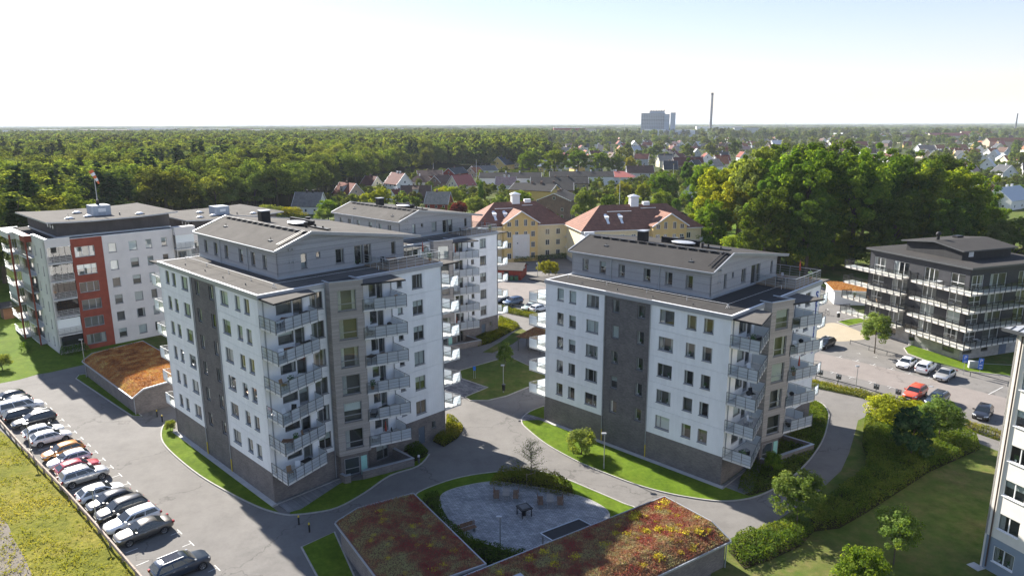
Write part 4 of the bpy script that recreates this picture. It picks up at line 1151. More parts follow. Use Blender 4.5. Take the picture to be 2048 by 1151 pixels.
# ------------------------------------------------------------------ yellow blocks with brown-red roofs
m_yel = M('ochre_render', (.66, .47, .20), .85, var=.06, spec=.2)
m_yel2 = M('pale_yellow_render', (.74, .63, .40), .85, var=.06, spec=.2)
m_tile_br = brick_mat('brown_red_tiles', (.27, .135, .092), (.21, .10, .07), (.12, .06, .045), .3, .35, .03)
def quadroof(b, a, c, m=0): b.add(a, c, m)
def yellow_block(origin, ang, L, gx, label, seed):
    rnd = random.Random(seed)
    root = thing('apartment_block', label, 'apartment building', (*origin, 0), ang)
    D = 14; ze = 9.8; zr = 15.2; h = L / 2
    ob('wall', MB().box(-h, 0, 0, h, D, ze).mesh('wall', m_yel2), root)
    ob('base_strip', MB().box(-h - .03, -.03, 0, h + .03, D, 1.0).mesh('base_strip', m_conc), root)
    o = .7; run = D / 2 + o
    vs = [(-h - o, -o, ze - .3), (h + o, -o, ze - .3), (h + o, D + o, ze - .3), (-h - o, D + o, ze - .3), (-h - o + run, D / 2, zr), (h + o - run, D / 2, zr)]
    b = MB(); b.add(vs, [(0, 1, 5, 4), (1, 2, 5), (2, 3, 4, 5), (3, 0, 4)], 0); b.add([(x, y, z - .2) for x, y, z in vs[:4]] , [(3, 2, 1, 0)], 1)
    b.add([vs[i] for i in range(4)] + [(x, y, z - .2) for x, y, z in vs[:4]], [(0, 4, 5, 1), (1, 5, 6, 2), (2, 6, 7, 3), (3, 7, 4, 0)], 1)
    rf = ob('roof', b.mesh('roof', [m_tile_br, m_plasticw]), root)
    # cross gable
    g0, g1, P, ge, gz = gx - 4.7, gx + 4.7, -2.2, 10.6, 13.6
    b = MB(); poly = [(g0, 0), (g1, 0), (g1, ge), (gx, gz), (g0, ge)]
    b.add([(x, P, z) for x, z in poly] + [(x, 7, z) for x, z in poly], [tuple(range(5)), (0, 4, 9, 5), (1, 6, 7, 2)])
    ob('gable_wall', b.mesh('gable_wall', m_yel), root)
    ob('pale_panel', MB().box(gx - 2.4, P - .04, 1, gx + 2.4, P + .05, 7.4).mesh('pale_panel', m_cream), root)
    b = MB(); q = .5; sl = (gz - ge) / 4.7
    for s in (-1, 1):
        x1 = gx + s * (4.7 + q); z1 = ge - q * sl
        a = [(gx, P - .5, gz + .12), (x1, P - .5, z1 + .12), (x1, 7, z1 + .12), (gx, 7, gz + .12)]
        b.add(a if s < 0 else a[::-1], [(0, 1, 2, 3)], 0)
        b.bar((gx, P - .55, gz), (x1, P - .55, z1), .14, .26, 1)
    ob('gable_roof', b.mesh('gable_roof', [m_tile_br, m_plasticw]), rf)
    b = MB(); b.box(-1.1, D / 2 - .8, zr - .6, 1.1, D / 2 + .8, zr + 1.9); b.box(-1.35, D / 2 - 1.05, zr + 1.9, 1.35, D / 2 + 1.05, zr + 2.15); b.add([(-1.35, D / 2 - 1.05, zr + 2.15), (1.35, D / 2 - 1.05, zr + 2.15), (1.35, D / 2 + 1.05, zr + 2.15), (-1.35, D / 2 + 1.05, zr + 2.15), (0, D / 2, zr + 2.7)], [(0, 1, 4), (1, 2, 4), (2, 3, 4), (3, 0, 4)])
    ob('chimney', b.mesh('chimney', m_plasticw), rf)
    ob('chimney', MB().box(2.6, D / 2 - .5, zr - .5, 4.4, D / 2 + .6, zr + .6).mesh('chimney', m_plasticw), rf)
    sl2 = (zr - ze + .3) / run
    rz_ = lambda y: ze - .3 + (y + o) * sl2
    for x in ((-h * .55, -h * .32) if L > 25 else (-h * .5,)):
        b = MB()
        for y0, y1, w in ((1.2, 4.2, .35),):
            b.add([(x - w, y0, rz_(y0) + .06), (x + w, y0, rz_(y0) + .06), (x + w, y1, rz_(y1) + .06), (x - w, y1, rz_(y1) + .06)], [(0, 1, 2, 3)])
        b.box(x - .5, 2.6, rz_(2.6), x + .5, 3.4, rz_(2.6) + .6); b.add([(x - .6, 2.5, rz_(2.6) + .6), (x + .6, 2.5, rz_(2.6) + .6), (x + .6, 3.9, rz_(2.6) + .95), (x - .6, 3.9, rz_(2.6) + .95)], [(0, 1, 2, 3)])
        ob('dormer', b.mesh('dormer', m_plasticw), rf)
    for y, x0, x1 in ((4.8, -h * .5, -1.5), (5.6, 1.5, h * .35)):
        b = MB(); b.bar((x0, y, rz_(y) + .1), (x1, y, rz_(y) + .1), .3, .12); ob('roof_rail', b.mesh('roof_rail', m_plasticw), rf)
    b = MB(); x = h - 3.2
    for k in range(3): b.add([(h + o - run * .2 + k * .0, 3.0 + k * 2.6, ze + .95), (h + o - run * .2, 5.2 + k * 2.6, ze + .95), (h + o - run * .62, 5.2 + k * 2.6, ze + 3.4), (h + o - run * .62, 3.0 + k * 2.6, ze + 3.4)], [(0, 1, 2, 3)])
    ob('solar_panel', b.mesh('solar_panel', m_metal), rf)
    # windows: gable front, main front, left end (glazed bay)
    for k in range(4):
        z = .9 + 2.9 * k
        for x, w in ((gx - 3.9, 1.1), (gx - 1.7, .9), (gx + .8, .9), (gx + 2.8, 1.1)):
            hh = 1.5 if k < 3 else 1.8
            if k == 3 and abs(x + w / 2 - gx) > 3.2: hh = 1.2
            window(root, x, z, w, hh, (w / 2,), (), P - .07, 0, rnd=rnd, frame=m_framew, sill=False, depth=.0, style='n')
        if k < 3:
            x = -h + 4
            while x < h - 1.6:
                if not (g0 - 1.3 < x < g1 + .3): window(root, x, z, 1.15, 1.5, (.57,), (), -.07, 0, rnd=rnd, frame=m_framew, sill=False, depth=.0, style='n')
                x += 3.1
            for y in (3, 6.2, 9.4): window(root, y, z, 1.1, 1.5, (), (), -.07, PI / 2, (h, 0, 0), rnd=rnd, frame=m_framew, sill=False, depth=0, style='n')
            b = MB(); b.box(h - 1.0, -1.4, z - .9, h + 1.6, 2.2, z - .72); b.box(h - 1.0, -1.42, z - .7, h + 1.6, -1.36, z + .25); b.box(h + 1.55, -1.4, z - .7, h + 1.62, 2.2, z + .25)
            if k: ob('balcony', b.mesh('balcony', m_cream), root)
    b = MB(); b.box(-h - .05, -1.6, 0, -h + 2.6, 1.5, ze - .35)
    ob('glazed_bay', b.mesh('glazed_bay', m_plasticw), root)
    for k in range(3):
        for j, x in enumerate((-h + .1, -h + .95, -h + 1.8)): window(root, x, 1.1 + 2.9 * k, .7, 1.5, (), (), -1.68, 0, rnd=rnd, frame=m_framew, sill=False, depth=0, style='n')
    return root

# ------------------------------------------------------------------ houses
def roofmat(n, c): return brick_mat(n, c, tuple(v * .75 for v in c), tuple(v * .5 for v in c), .3, .35, .03)
RM = {'grey': roofmat('grey_tiles', (.20, .19, .18)), 'red': roofmat('red_tiles', (.25, .07, .045)), 'darkred': roofmat('dark_red_tiles', (.14, .045, .04)), 'brown': roofmat('brown_tiles', (.15, .095, .075)),
      'orange': roofmat('orange_tiles', (.38, .15, .075)), 'slate': roofmat('slate_roof', (.07, .075, .085)), 'blue': roofmat('blue_black_roof', (.05, .07, .10)), 'pink': roofmat('faded_pink_tiles', (.45, .30, .27)),
      'beige': roofmat('beige_roof', (.36, .32, .27)), 'felt': m_felt_dark, 'tin': M('grey_tin_roof', (.42, .44, .46), .5, .3, .05), 'brightred': M('red_sheet_roof', (.34, .10, .075), .5, .1, .1)}
WM = {'white': M('white_house', (.72, .71, .68), .85, var=.05), 'cream': M('cream_house', (.62, .56, .42), .85, var=.05), 'beige': M('beige_house', (.45, .35, .26), .85, var=.08), 'yellow': M('yellow_house', (.58, .41, .14), .85, var=.06),
      'brick': brick_mat('brown_brick', (.20, .12, .085), (.15, .09, .07), (.2, .17, .15)), 'ybrick': brick_mat('yellow_brick', (.36, .26, .15), (.29, .21, .13), (.3, .26, .2)), 'red': M('falu_red_house', (.26, .045, .03), .85, var=.1), 'grey': M('grey_house', (.40, .42, .43), .85, var=.06), 'green': M('green_house', (.36, .42, .36), .85)}
FARWIN = {}
def house(px, py, w, d, h, rh, ang, wall, roof, label, chim=1, nwin=2, dormer=False, hip=False, group=None, name='house', cat='house', pos=None, floors=1):
    """gabled house; ridge along local x (length w), depth d, wall height h, roof rise rh.  (px, py): foot of the near wall in the survey"""
    x, y = pos if pos else G(px, py)
    # foot of the near side: push the centre back by half the depth
    y += d * .5; 
    root = thing(name, label, cat, (x, y, 0), R(ang), group)
    hw, hd = w / 2, d / 2
    b = MB(); b.box(-hw, -hd, 0, hw, hd, h)
    if not hip: b.add([(-hw, -hd, h), (-hw, hd, h), (-hw, 0, h + rh)], [(0, 2, 1)]); b.add([(hw, -hd, h), (hw, hd, h), (hw, 0, h + rh)], [(0, 1, 2)])
    ob('wall', b.mesh('wall', WM[wall]), root)
    o = .4; s = rh / hd; t = .16
    b = MB()
    if hip:
        e = [(-hw - o, -hd - o, h - .05), (hw + o, -hd - o, h - .05), (hw + o, hd + o, h - .05), (-hw - o, hd + o, h - .05)]
        r = max(0.2, hw - hd); top = [(-r, 0, h + rh), (r, 0, h + rh)]
        b.add(e + top, [(0, 1, 5, 4), (1, 2, 5), (2, 3, 4, 5), (3, 0, 4), (3, 2, 1, 0)], 0)
    else:
        for sg in (-1, 1):
            a = [(-hw - o, sg * (hd + o), h - o * s), (hw + o, sg * (hd + o), h - o * s), (hw + o, 0, h + rh), (-hw - o, 0, h + rh)]
            vs = [(p[0], p[1], p[2] + t) for p in a] + a
            f = [(0, 1, 2, 3), (7, 6, 5, 4), (0, 4, 5, 1), (1, 5, 6, 2), (3, 7, 4, 0)]
            b.add(vs, f if sg < 0 else [q[::-1] for q in f], 0)
            for ex in (-hw - o, hw + o): b.bar((ex, sg * (hd + o), h - o * s + .06), (ex, 0, h + rh + .06), .1, .22, 1)
    rf = ob('roof', b.mesh('roof', [RM[roof], m_plasticw]), root)
    for k in range(chim):
        cx = (-.15 + .45 * k) * w * .5; ob('chimney', MB().box(cx - .4, -.35, h + rh - .8, cx + .4, .45, h + rh + 1.0).box(cx - .48, -.43, h + rh + .8, cx + .48, .53, h + rh + .92).mesh('chimney', WM['brick'] if wall != 'white' else m_black if roof == 'grey' else m_plasticw), rf)
    if dormer:
        b = MB(); b.box(-1.3, -hd * .85, h + rh * .15, 1.3, -hd * .1, h + rh * .75); b.add([(-1.6, -hd * .95, h + rh * .72), (1.6, -hd * .95, h + rh * .72), (1.6, 0, h + rh * .98), (-1.6, 0, h + rh * .98)], [(0, 1, 2, 3), (3, 2, 1, 0)], 1)
        dm = ob('dormer', b.mesh('dormer', [WM['grey'], RM[roof]]), rf)
        ob('window', cached('fw', lambda: MB().box(0, -.06, 0, 1.0, .02, 1.2, 0).quad((.08, -.07, .08), (.92, -.07, .08), (.92, -.07, 1.12), (.08, -.07, 1.12), 1).mesh('window', [m_framew, m_farglass])), dm, (-.5, -hd * .85, h + rh * .25))
    wm = cached('fw', lambda: MB().box(0, -.06, 0, 1.0, .02, 1.2, 0).quad((.08, -.07, .08), (.92, -.07, .08), (.92, -.07, 1.12), (.08, -.07, 1.12), 1).mesh('window', [m_framew, m_farglass]))
    if nwin:
        for fl in range(floors):
            z = .9 + fl * 2.7
            for k in range(nwin):
                ob('window', wm, root, (-hw + w * (k + .5) / nwin - .5, -hd, z))
        ng = max(1, nwin // 2)
        for ex, rz in ((-hw, -PI / 2), (hw, PI / 2)):
            for fl in range(floors):
                for k in range(2): ob('window', wm, root, (ex, (-1 if ex > 0 else 1) * (-hd + d * (k + .5) / 2) - (.5 if rz > 0 else -.5), .9 + fl * 2.7), rz)
            if rh > 2: ob('window', wm, root, (ex, -.5 if rz > 0 else .5, h + .3), rz)
    return root

# ------------------------------------------------------------------ cars
m_tyre = M('tyre_rubber', (.015, .015, .016), .85, var=.1)
m_rim = M('alloy_rim', (.42, .42, .43), .3, .8, 0)
m_carglass = M('car_glass', (.012, .016, .018), .04, 0, 0, spec=.9)
m_lamp = M('headlamp_glass', (.55, .57, .58), .08, .2, 0, spec=.8)
m_tail = M('tail_lamp', (.28, .01, .012), .15, 0, 0, spec=.7)
m_trim = M('black_trim', (.02, .02, .021), .55, 0, 0)
m_plate = M('number_plate', (.7, .7, .68), .5, 0, 0)
def paint(name, c, metal=.0):
    return M(name, c, .28, metal, 0, spec=.5, coat=1.0)
PAINT = {'white': paint('white_paint', (.80, .80, .80)), 'black': paint('black_paint', (.012, .012, .014)), 'darkgrey': paint('dark_grey_paint', (.05, .052, .058), .4), 'silver': paint('silver_paint', (.48, .48, .48), .5),
         'bronze': paint('grey_bronze_paint', (.13, .12, .105), .5), 'orange': paint('orange_paint', (.55, .22, .03), .1), 'red': paint('red_paint', (.38, .02, .03)), 'navy': paint('navy_paint', (.02, .035, .06), .3), 'redorange': paint('red_orange_paint', (.60, .075, .025)), 'blue': paint('blue_paint', (.06, .10, .17), .3), 'green': paint('pale_green_paint', (.45, .52, .45), .3)}
# profile: x (m from front, +x is forward), stations of the lower body: (x, half width, z sill, z shoulder/bonnet)
CARS = {
 'hatch': dict(L=4.2, W=1.78, H=1.48, hood=.93, belt=.98, ws=(1.05, .35), rf=(.30, -1.35), rw=(-1.35, -2.0), tail=.98),
 'suv': dict(L=4.55, W=1.88, H=1.68, hood=1.08, belt=1.13, ws=(1.10, .45), rf=(.40, -1.75), rw=(-1.75, -2.18), tail=1.1),
 'wagon': dict(L=4.75, W=1.84, H=1.50, hood=.95, belt=.99, ws=(1.05, .30), rf=(.25, -1.85), rw=(-1.85, -2.3), tail=1.0),
 'sedan': dict(L=4.85, W=1.86, H=1.49, hood=.96, belt=1.0, ws=(1.05, .30), rf=(.25, -1.0), rw=(-1.0, -1.75), tail=1.05),
 'van': dict(L=5.0, W=1.95, H=1.92, hood=1.15, belt=1.2, ws=(1.6, .95), rf=(.9, -2.25), rw=(-2.25, -2.45), tail=1.2),
}
def car_meshes(kind):
    if ('car', kind) in MESH: return MESH[('car', kind)]
    c = CARS[kind]; L, Wd, H = c['L'], c['W'], c['H']; hl = L / 2; hw = Wd / 2
    out = {}
    # lower body: loft of rounded sections
    st = [(hl, .62, .42, c['hood'] * .66), (hl - .06, .76, .30, c['hood'] * .78), (hl - .28, .92, .22, c['hood'] * .90), (hl - .75, 1.0, .2, c['hood'] * .97), (c['ws'][0] + .15, 1.0, .2, c['hood'] + .0), (c['ws'][0] - .1, 1.0, .2, c['belt']),
          (0, 1.0, .2, c['belt']), (c['rf'][1] + .1, 1.0, .2, c['belt'] + .02), (c['rw'][1] + .05, .98, .22, c['tail']), (-hl + .3, .95, .26, c['tail'] * (1 if kind != 'sedan' else .98)), (-hl + .07, .86, .32, c['tail'] * .9), (-hl, .74, .42, c['tail'] * .72)]
    NP = 12; vs = []; fs = []
    for x, wf, z0, z1 in st:
        w = hw * wf; mid = z0 + (z1 - z0) * .55
        sec = [(-w * .72, z0), (-w * .94, z0 + .08), (-w, mid - .08), (-w * .99, mid + .1), (-w * .94, z1 - .10), (-w * .80, z1 - .01)]
        full = sec + [(-y, z) for y, z in sec[::-1]]
        vs += [(x, y, z + (.025 if i in (5, 6) else 0)) for i, (y, z) in enumerate(full)]
    for s in range(len(st) - 1):
        for k in range(NP):
            a, b_ = s * NP + k, s * NP + (k + 1) % NP
            fs.append((a, a + NP, b_ + NP, b_))
    fs.append(tuple(range(NP))); fs.append(tuple(range((len(st) - 1) * NP, len(st) * NP))[::-1])
    out['body'] = (vs, fs)
    # cabin (roof with pillars): painted shell, glass set proud by a few mm
    wb, wt = hw * .93, hw * .72
    zb = c['belt'] - .03
    x_ws0, x_ws1 = c['ws']; x_r0, x_r1 = c['rf']; x_b0, x_b1 = c['rw']
    xb = x_b1
    P = [(x_ws0, zb), (x_ws1 - .05, H - .07), (x_r0 - .3, H - .005), ((x_r0 + x_r1) / 2, H + .02), (x_r1 + .15, H - .02), (x_b0 - .05, H - .1), (xb, zb + .02)]
    vs = []; fs = []
    for x, z in P:
        f = min(1, max(0, (z - zb) / (H - zb))); w = wb + (wt - wb) * f
        edge = .06 if f > .7 else 0
        vs += [(x, -wb - .0, zb), (x, -w, z - edge), (x, -w * .86, z), (x, w * .86, z), (x, w, z - edge), (x, wb, zb)]
    for s in range(len(P) - 1):
        for k in range(5):
            a = s * 6 + k; fs.append((a, a + 1, a + 7, a + 6))
    out['cabin'] = (vs, fs)
    def wat(z): return wb + (wt - wb) * min(1, max(0, (z - zb) / (H - zb)))
    e = .012
    def lerp(a, b_, t): return a + (b_ - a) * t
    def front(t, side, x0, x1):  # point on sloped front/back window
        z = lerp(zb, H - .07, t); return (lerp(x0, x1, t), side * wat(z) * .90, z)
    out['windscreen'] = ([(lerp(x_ws0, x_ws1 - .05, .06) + e, -wat(zb) * .9, lerp(zb, H - .07, .06) + e), (lerp(x_ws0, x_ws1 - .05, .06) + e, wat(zb) * .9, lerp(zb, H - .07, .06) + e), (lerp(x_ws0, x_ws1 - .05, .94) + e, wat(H - .1) * .88, lerp(zb, H - .07, .94) + e), (lerp(x_ws0, x_ws1 - .05, .94) + e, -wat(H - .1) * .88, lerp(zb, H - .07, .94) + e)], [(0, 1, 2, 3)])
    out['rear_window'] = ([(lerp(xb, x_b0 - .05, .12) - e, wat(zb) * .86, lerp(zb, H - .1, .12) + e), (lerp(xb, x_b0 - .05, .12) - e, -wat(zb) * .86, lerp(zb, H - .1, .12) + e), (lerp(xb, x_b0 - .05, .92) - e, -wat(H - .1) * .84, lerp(zb, H - .1, .92) + e), (lerp(xb, x_b0 - .05, .92) - e, wat(H - .1) * .84, lerp(zb, H - .1, .92) + e)], [(0, 1, 2, 3)])
    z0, z1 = zb + .05, H - .13
    xs0 = lerp(x_ws0, x_ws1 - .05, .12) - .10; xs1 = lerp(x_ws0, x_ws1 - .05, .86) - .12
    xe0 = lerp(xb, x_b0, .15) + .16; xe1 = lerp(xb, x_b0, .85) + .12
    def sidewin(xa0, xa1, xc0, xc1):
        return [(xa0, -wat(z0) - e, z0), (xc0, -wat(z0) - e, z0), (xc1, -wat(z1) - e, z1), (xa1, -wat(z1) - e, z1)]
    cuts = [0, .40, .78, 1.0] if kind != 'sedan' else [0, .45, .86, 1.0]
    for i in range(3):
        a0, a1 = lerp(xe0, xs0, cuts[i] + (.012 if i else 0)), lerp(xe1, xs1, cuts[i] + (.012 if i else 0)); c0, c1 = lerp(xe0, xs0, cuts[i + 1] - .012), lerp(xe1, xs1, cuts[i + 1] - .012)
        q = sidewin(a0, a1, c0, c1)
        out['side_window%d' % i] = (q, [(0, 1, 2, 3)])
    MESH[('car', kind)] = out
    return out
_cm = {}
def mk_mesh(key, vs, fs, mat, smooth=False, bevel=0):
    if key in _cm: return _cm[key]
    me = bpy.data.meshes.new(key[0]); me.from_pydata(vs, [], fs); me.materials.append(mat)
    if smooth: me.polygons.foreach_set('use_smooth', [True] * len(fs))
    me.update(); _cm[key] = me
    return me
def subdiv(me, key, lv=1):
    """smooth a small cage once with a subdivision step (applied through the depsgraph)"""
    o = bpy.data.objects.new('tmp', me); COL.objects.link(o)
    md = o.modifiers.new('s', 'SUBSURF'); md.levels = lv; md.render_levels = lv
    dg = bpy.context.evaluated_depsgraph_get()
    r = bpy.data.meshes.new_from_object(o.evaluated_get(dg)); r.name = key
    bpy.data.objects.remove(o)
    r.polygons.foreach_set('use_smooth', [True] * len(r.polygons))
    return r
def wheel_meshes():
    if 'tyre' in MESH: return MESH['tyre'], MESH['rim']
    b = MB(); n = 20; r = .33
    prof = [(-.10, .22), (-.105, .29), (-.08, r), (.08, r), (.105, .29), (.10, .22)]
    vs = [(rr * math.cos(2 * PI * k / n), y, rr * math.sin(2 * PI * k / n)) for k in range(n) for y, rr in prof]
    fs = [(k * 6 + j, k * 6 + j + 1, ((k + 1) % n) * 6 + j + 1, ((k + 1) % n) * 6 + j) for k in range(n) for j in range(5)]
    me = bpy.data.meshes.new('tyre'); me.from_pydata(vs, [], fs); me.materials.append(m_tyre); me.polygons.foreach_set('use_smooth', [True] * len(fs)); MESH['tyre'] = me
    b = MB(); b.tube((0, .0, 0), (0, .06, 0), .225, .225, 20, 1)
    for k in range(5):
        a = 2 * PI * k / 5; b.bar((.03 * math.cos(a), -.085, .03 * math.sin(a)), (.20 * math.cos(a), -.07, .20 * math.sin(a)), .07, .03)
    for k in range(20):
        a, c = 2 * PI * k / 20, 2 * PI * (k + 1) / 20
        b.quad((.225 * math.cos(a), -.10, .225 * math.sin(a)), (.225 * math.cos(c), -.10, .225 * math.sin(c)), (.195 * math.cos(c), -.085, .195 * math.sin(c)), (.195 * math.cos(a), -.085, .195 * math.sin(a)))
    MESH['rim'] = b.mesh('rim', [m_rim, m_trim])
    return MESH['tyre'], MESH['rim']
def car(kind, col, x, y, ang, label, group, roofrails=False, sunroof=False, details=True, z=0):
    c = CARS[kind]; cm = car_meshes(kind); L, Wd, H = c['L'], c['W'], c['H']; hl, hw = L / 2, Wd / 2
    r = thing('parked_car', label, 'van' if kind == 'van' else 'car', (x, y, z), ang, group)
    def body():
        me = bpy.data.meshes.new('body'); me.from_pydata(*[cm['body'][0], [], cm['body'][1]]); me.materials.append(PAINT[col]); return subdiv(me, 'body', 2)
    ob('body', cached(('body', kind, col), body), r)
    def cab():
        me = bpy.data.meshes.new('roof'); me.from_pydata(*[cm['cabin'][0], [], cm['cabin'][1]]); me.materials.append(PAINT[col]); me.polygons.foreach_set('use_smooth', [True] * len(cm['cabin'][1])); return me
    ob('roof', cached(('cab', kind, col), cab), r)
    for k in ('windscreen', 'rear_window'): ob(k, mk_mesh((k, kind), *cm[k], m_carglass), r)
    for i in range(3):
        vs, fs = cm['side_window%d' % i]
        ob('side_window', mk_mesh(('side_window', kind, i, 0), vs, [f[::1] for f in fs], m_carglass), r)
        ob('side_window', mk_mesh(('side_window', kind, i, 1), [(a, -b_, d) for a, b_, d in vs], [f[::-1] for f in fs], m_carglass), r)
    ty, rm = wheel_meshes(); wr = .33 if H < 1.6 else .36
    for sx in (hl * .62 - .02, -hl * .60):
        for sg in (-1, 1):
            ob('wheel_arch', cached(('arch', wr), lambda: MB().tube((0, -.004, 0), (0, .25, 0), wr + .055, wr + .05, 22).mesh('wheel_arch', m_trim)), r, (sx, sg * (hw - .012), wr), 0 if sg < 0 else PI)
            w = ob('wheel', ty, r, (sx, sg * (hw - .085), wr), 0 if sg < 0 else PI, wr / .33)
            ob('rim', rm, w)
    zl = c['hood'] * .72
    for sg in (-1, 1):
        ob('headlight', cached(('hl', kind), lambda: MB().add([(hl - .02, .40 * Wd / 1.8, zl - .06), (hl - .22, hw * .915, zl - .01), (hl - .38, hw * .955, zl + .10), (hl - .10, .42 * Wd / 1.8, zl + .06), (hl - .3, .35, zl)], [(0, 1, 2, 3), (3, 2, 1, 0)]).mesh('headlight', m_lamp)), r, (0.02, .02 * sg, .02), 0, (1, sg, 1))
        ob('tail_light', cached(('tl', kind), lambda: MB().box(-hl + .015, hw * .70, c['tail'] * .70, -hl + .20, hw * .93, c['tail'] * .90).mesh('tail_light', m_tail)), r, (-.03, 0, 0), 0, (1, sg, 1))
        ob('mirror', cached(('mi', kind, col), lambda: MB().box(c['ws'][0] - .28, hw * .93, c['belt'] - .0, c['ws'][0] - .14, hw + .17, c['belt'] + .14).mesh('mirror', PAINT[col])), r, (0, 0, 0), 0, (1, sg, 1))
        if details: ob('door_sill', cached(('ds', kind), lambda: MB().box(-hl * .42, hw * .955, .24, hl * .42, hw * .985, .34).mesh('door_sill', m_trim)), r, (0, 0, 0), 0, (1, sg, 1))
        if details:
            for fx in (.12, -.85): ob('door_handle', cached('dh', lambda: MB().box(-.09, 0, -.018, .09, .03, .018).mesh('door_handle', m_metal)), r, (fx, sg * hw * .985, c['belt'] * .80), 0, (1, sg, 1))
    ob('grille', cached(('gr', kind), lambda: MB().box(hl - .10, -.42, .40, hl + .012, .42, zl - .05).mesh('grille', m_trim)), r)
    ob('number_plate', cached(('np', 0), lambda: MB().box(0, -.26, -.055, .012, .26, .055).mesh('number_plate', m_plate)), r, (hl + .012, 0, .42))
    ob('number_plate', MESH[('np', 0)], r, (-hl - .018, 0, .62))
    if roofrails:
        b = lambda: [bb for bb in [MB()]][0]
        def rr():
            q = MB()
            for sg in (-1, 1):
                y = sg * hw * .64; q.bar((c['rf'][0] - .3, y, H + .03), (c['rf'][1] + .2, y, H + .03), .05, .05)
            return q.mesh('roof_rail', m_metal)
        ob('roof_rail', cached(('rr', kind), rr), r)
    if sunroof: ob('sunroof', cached(('sr', kind), lambda: MB().box(c['rf'][1] + .45, -hw * .52, H + .005, c['rf'][0] - .45, hw * .52, H + .026).mesh('sunroof', m_carglass)), r)
    return r
# ------------------------------------------------------------------ vegetation
L_mid = leaf_mat('broad_leaves', (.040, .075, .010), (.088, .140, .018), (.165, .205, .030), .5)
L_dark = leaf_mat('dark_leaves', (.026, .056, .012), (.056, .100, .018), (.115, .165, .030), .48)
L_young = leaf_mat('glossy_young_leaves', (.045, .090, .020), (.095, .155, .034), (.19, .245, .075), .48)
L_lite = leaf_mat('pale_leaves', (.06, .09, .022), (.11, .145, .04), (.19, .22, .075), .5)
L_yel = leaf_mat('yellow_green_leaves', (.08, .10, .012), (.16, .18, .02), (.27, .26, .03), .5)
L_pine = leaf_mat('pine_needles', (.014, .034, .016), (.030, .056, .024), (.060, .088, .036), .2)
L_grey = leaf_mat('grey_willow_leaves', (.06, .085, .05), (.10, .13, .085), (.16, .19, .13), .4)
L_wine = leaf_mat('wine_red_leaves', (.05, .012, .014), (.10, .02, .025), (.16, .04, .04), .4)
L_forest = leaf_mat('forest_leaves', (.040, .062, .018), (.084, .112, .028), (.150, .175, .050), .5, .34, .022)
L_cover = leaf_mat('ground_cover_leaves', (.030, .062, .012), (.074, .112, .022), (.15, .165, .042), .4, 0, 0)
L_hedge = leaf_mat('hedge_leaves', (.040, .062, .012), (.12, .135, .022), (.22, .185, .04), .4, .1, .01)
L_shrub = leaf_mat('shrub_leaves', (.02, .045, .01), (.045, .085, .016), (.09, .13, .025), .35, .1, .01)
m_bark = M('bark', (.085, .068, .052), .95, var=.3, scale=5)
m_stem = M('pale_stake', (.30, .23, .15), .9)
def crown_mesh(key, n, rx, z0, z1, leaf, ncl, mat, seed, shape='round', clr=.32, fill=.35, name='crown', cw=1.25, ow=.75):
    def mk():
        r = np.random.default_rng(seed)
        zc, rz = (z0 + z1) / 2, (z1 - z0) / 2
        d = r.normal(size=(ncl, 3)); d /= np.linalg.norm(d, axis=1)[:, None]
        d[:, 2] = np.where(d[:, 2] < -.55, -d[:, 2] * .6, d[:, 2])
        rad = r.uniform(fill, 1, ncl) ** .5
        C = d * rad[:, None]
        t = (C[:, 2] + 1) / 2
        if shape == 'cone': s = np.clip(1.08 - t, .05, 1); h = np.hypot(C[:, 0], C[:, 1])[:, None] + 1e-6; C[:, :2] = C[:, :2] / h * (np.sqrt(r.uniform(.1, 1, ncl))[:, None]) * s[:, None]
        if shape == 'egg': s = np.where(t > .45, np.sqrt(np.clip(1 - ((t - .45) / .62) ** 2, .05, 1)), .72 + .6 * t); C[:, :2] *= (s / np.maximum(.35, np.sqrt(np.clip(1 - C[:, 2] ** 2, .05, 1))))[:, None] * np.hypot(d[:, 0], d[:, 1])[:, None] ** .0
        if shape == 'column': C[:, :2] *= (1 / np.maximum(.5, np.sqrt(np.clip(1 - C[:, 2] ** 2, .05, 1))))[:, None]
        lob = 1 + .22 * np.sin(np.arctan2(C[:, 1], C[:, 0]) * r.integers(2, 5) + r.uniform(0, 6)) + r.normal(0, .06, ncl)
        C[:, :2] *= lob[:, None]
        C = C * np.array([rx, rx, rz]) + np.array([0, 0, zc])
        ci = r.integers(0, ncl, n)
        cs = r.uniform(.6, 1.35, ncl) * clr * rx
        o = r.normal(size=(n, 3)); o /= np.linalg.norm(o, axis=1)[:, None]
        rr = r.uniform(.35, 1, n) ** .6
        if shape == 'cone': o[:, 2] *= .45
        o[:, 2] *= .75
        P = C[ci] + o * (rr * cs[ci])[:, None]
        out = P - np.array([0, 0, zc - rz * .4]); out /= np.linalg.norm(out, axis=1)[:, None] + 1e-9
        nrm = o * cw + out * ow + np.array([0, 0, .4])
        ct = r.uniform(0, 1, ncl)
        tone = .2 + .45 * ct[ci] + r.uniform(-.2, .4, n)
        return leaves_mesh(name, P, leaf, mat, 0, tone, .7, r, nrm)
    return cached(('crown', key), mk)
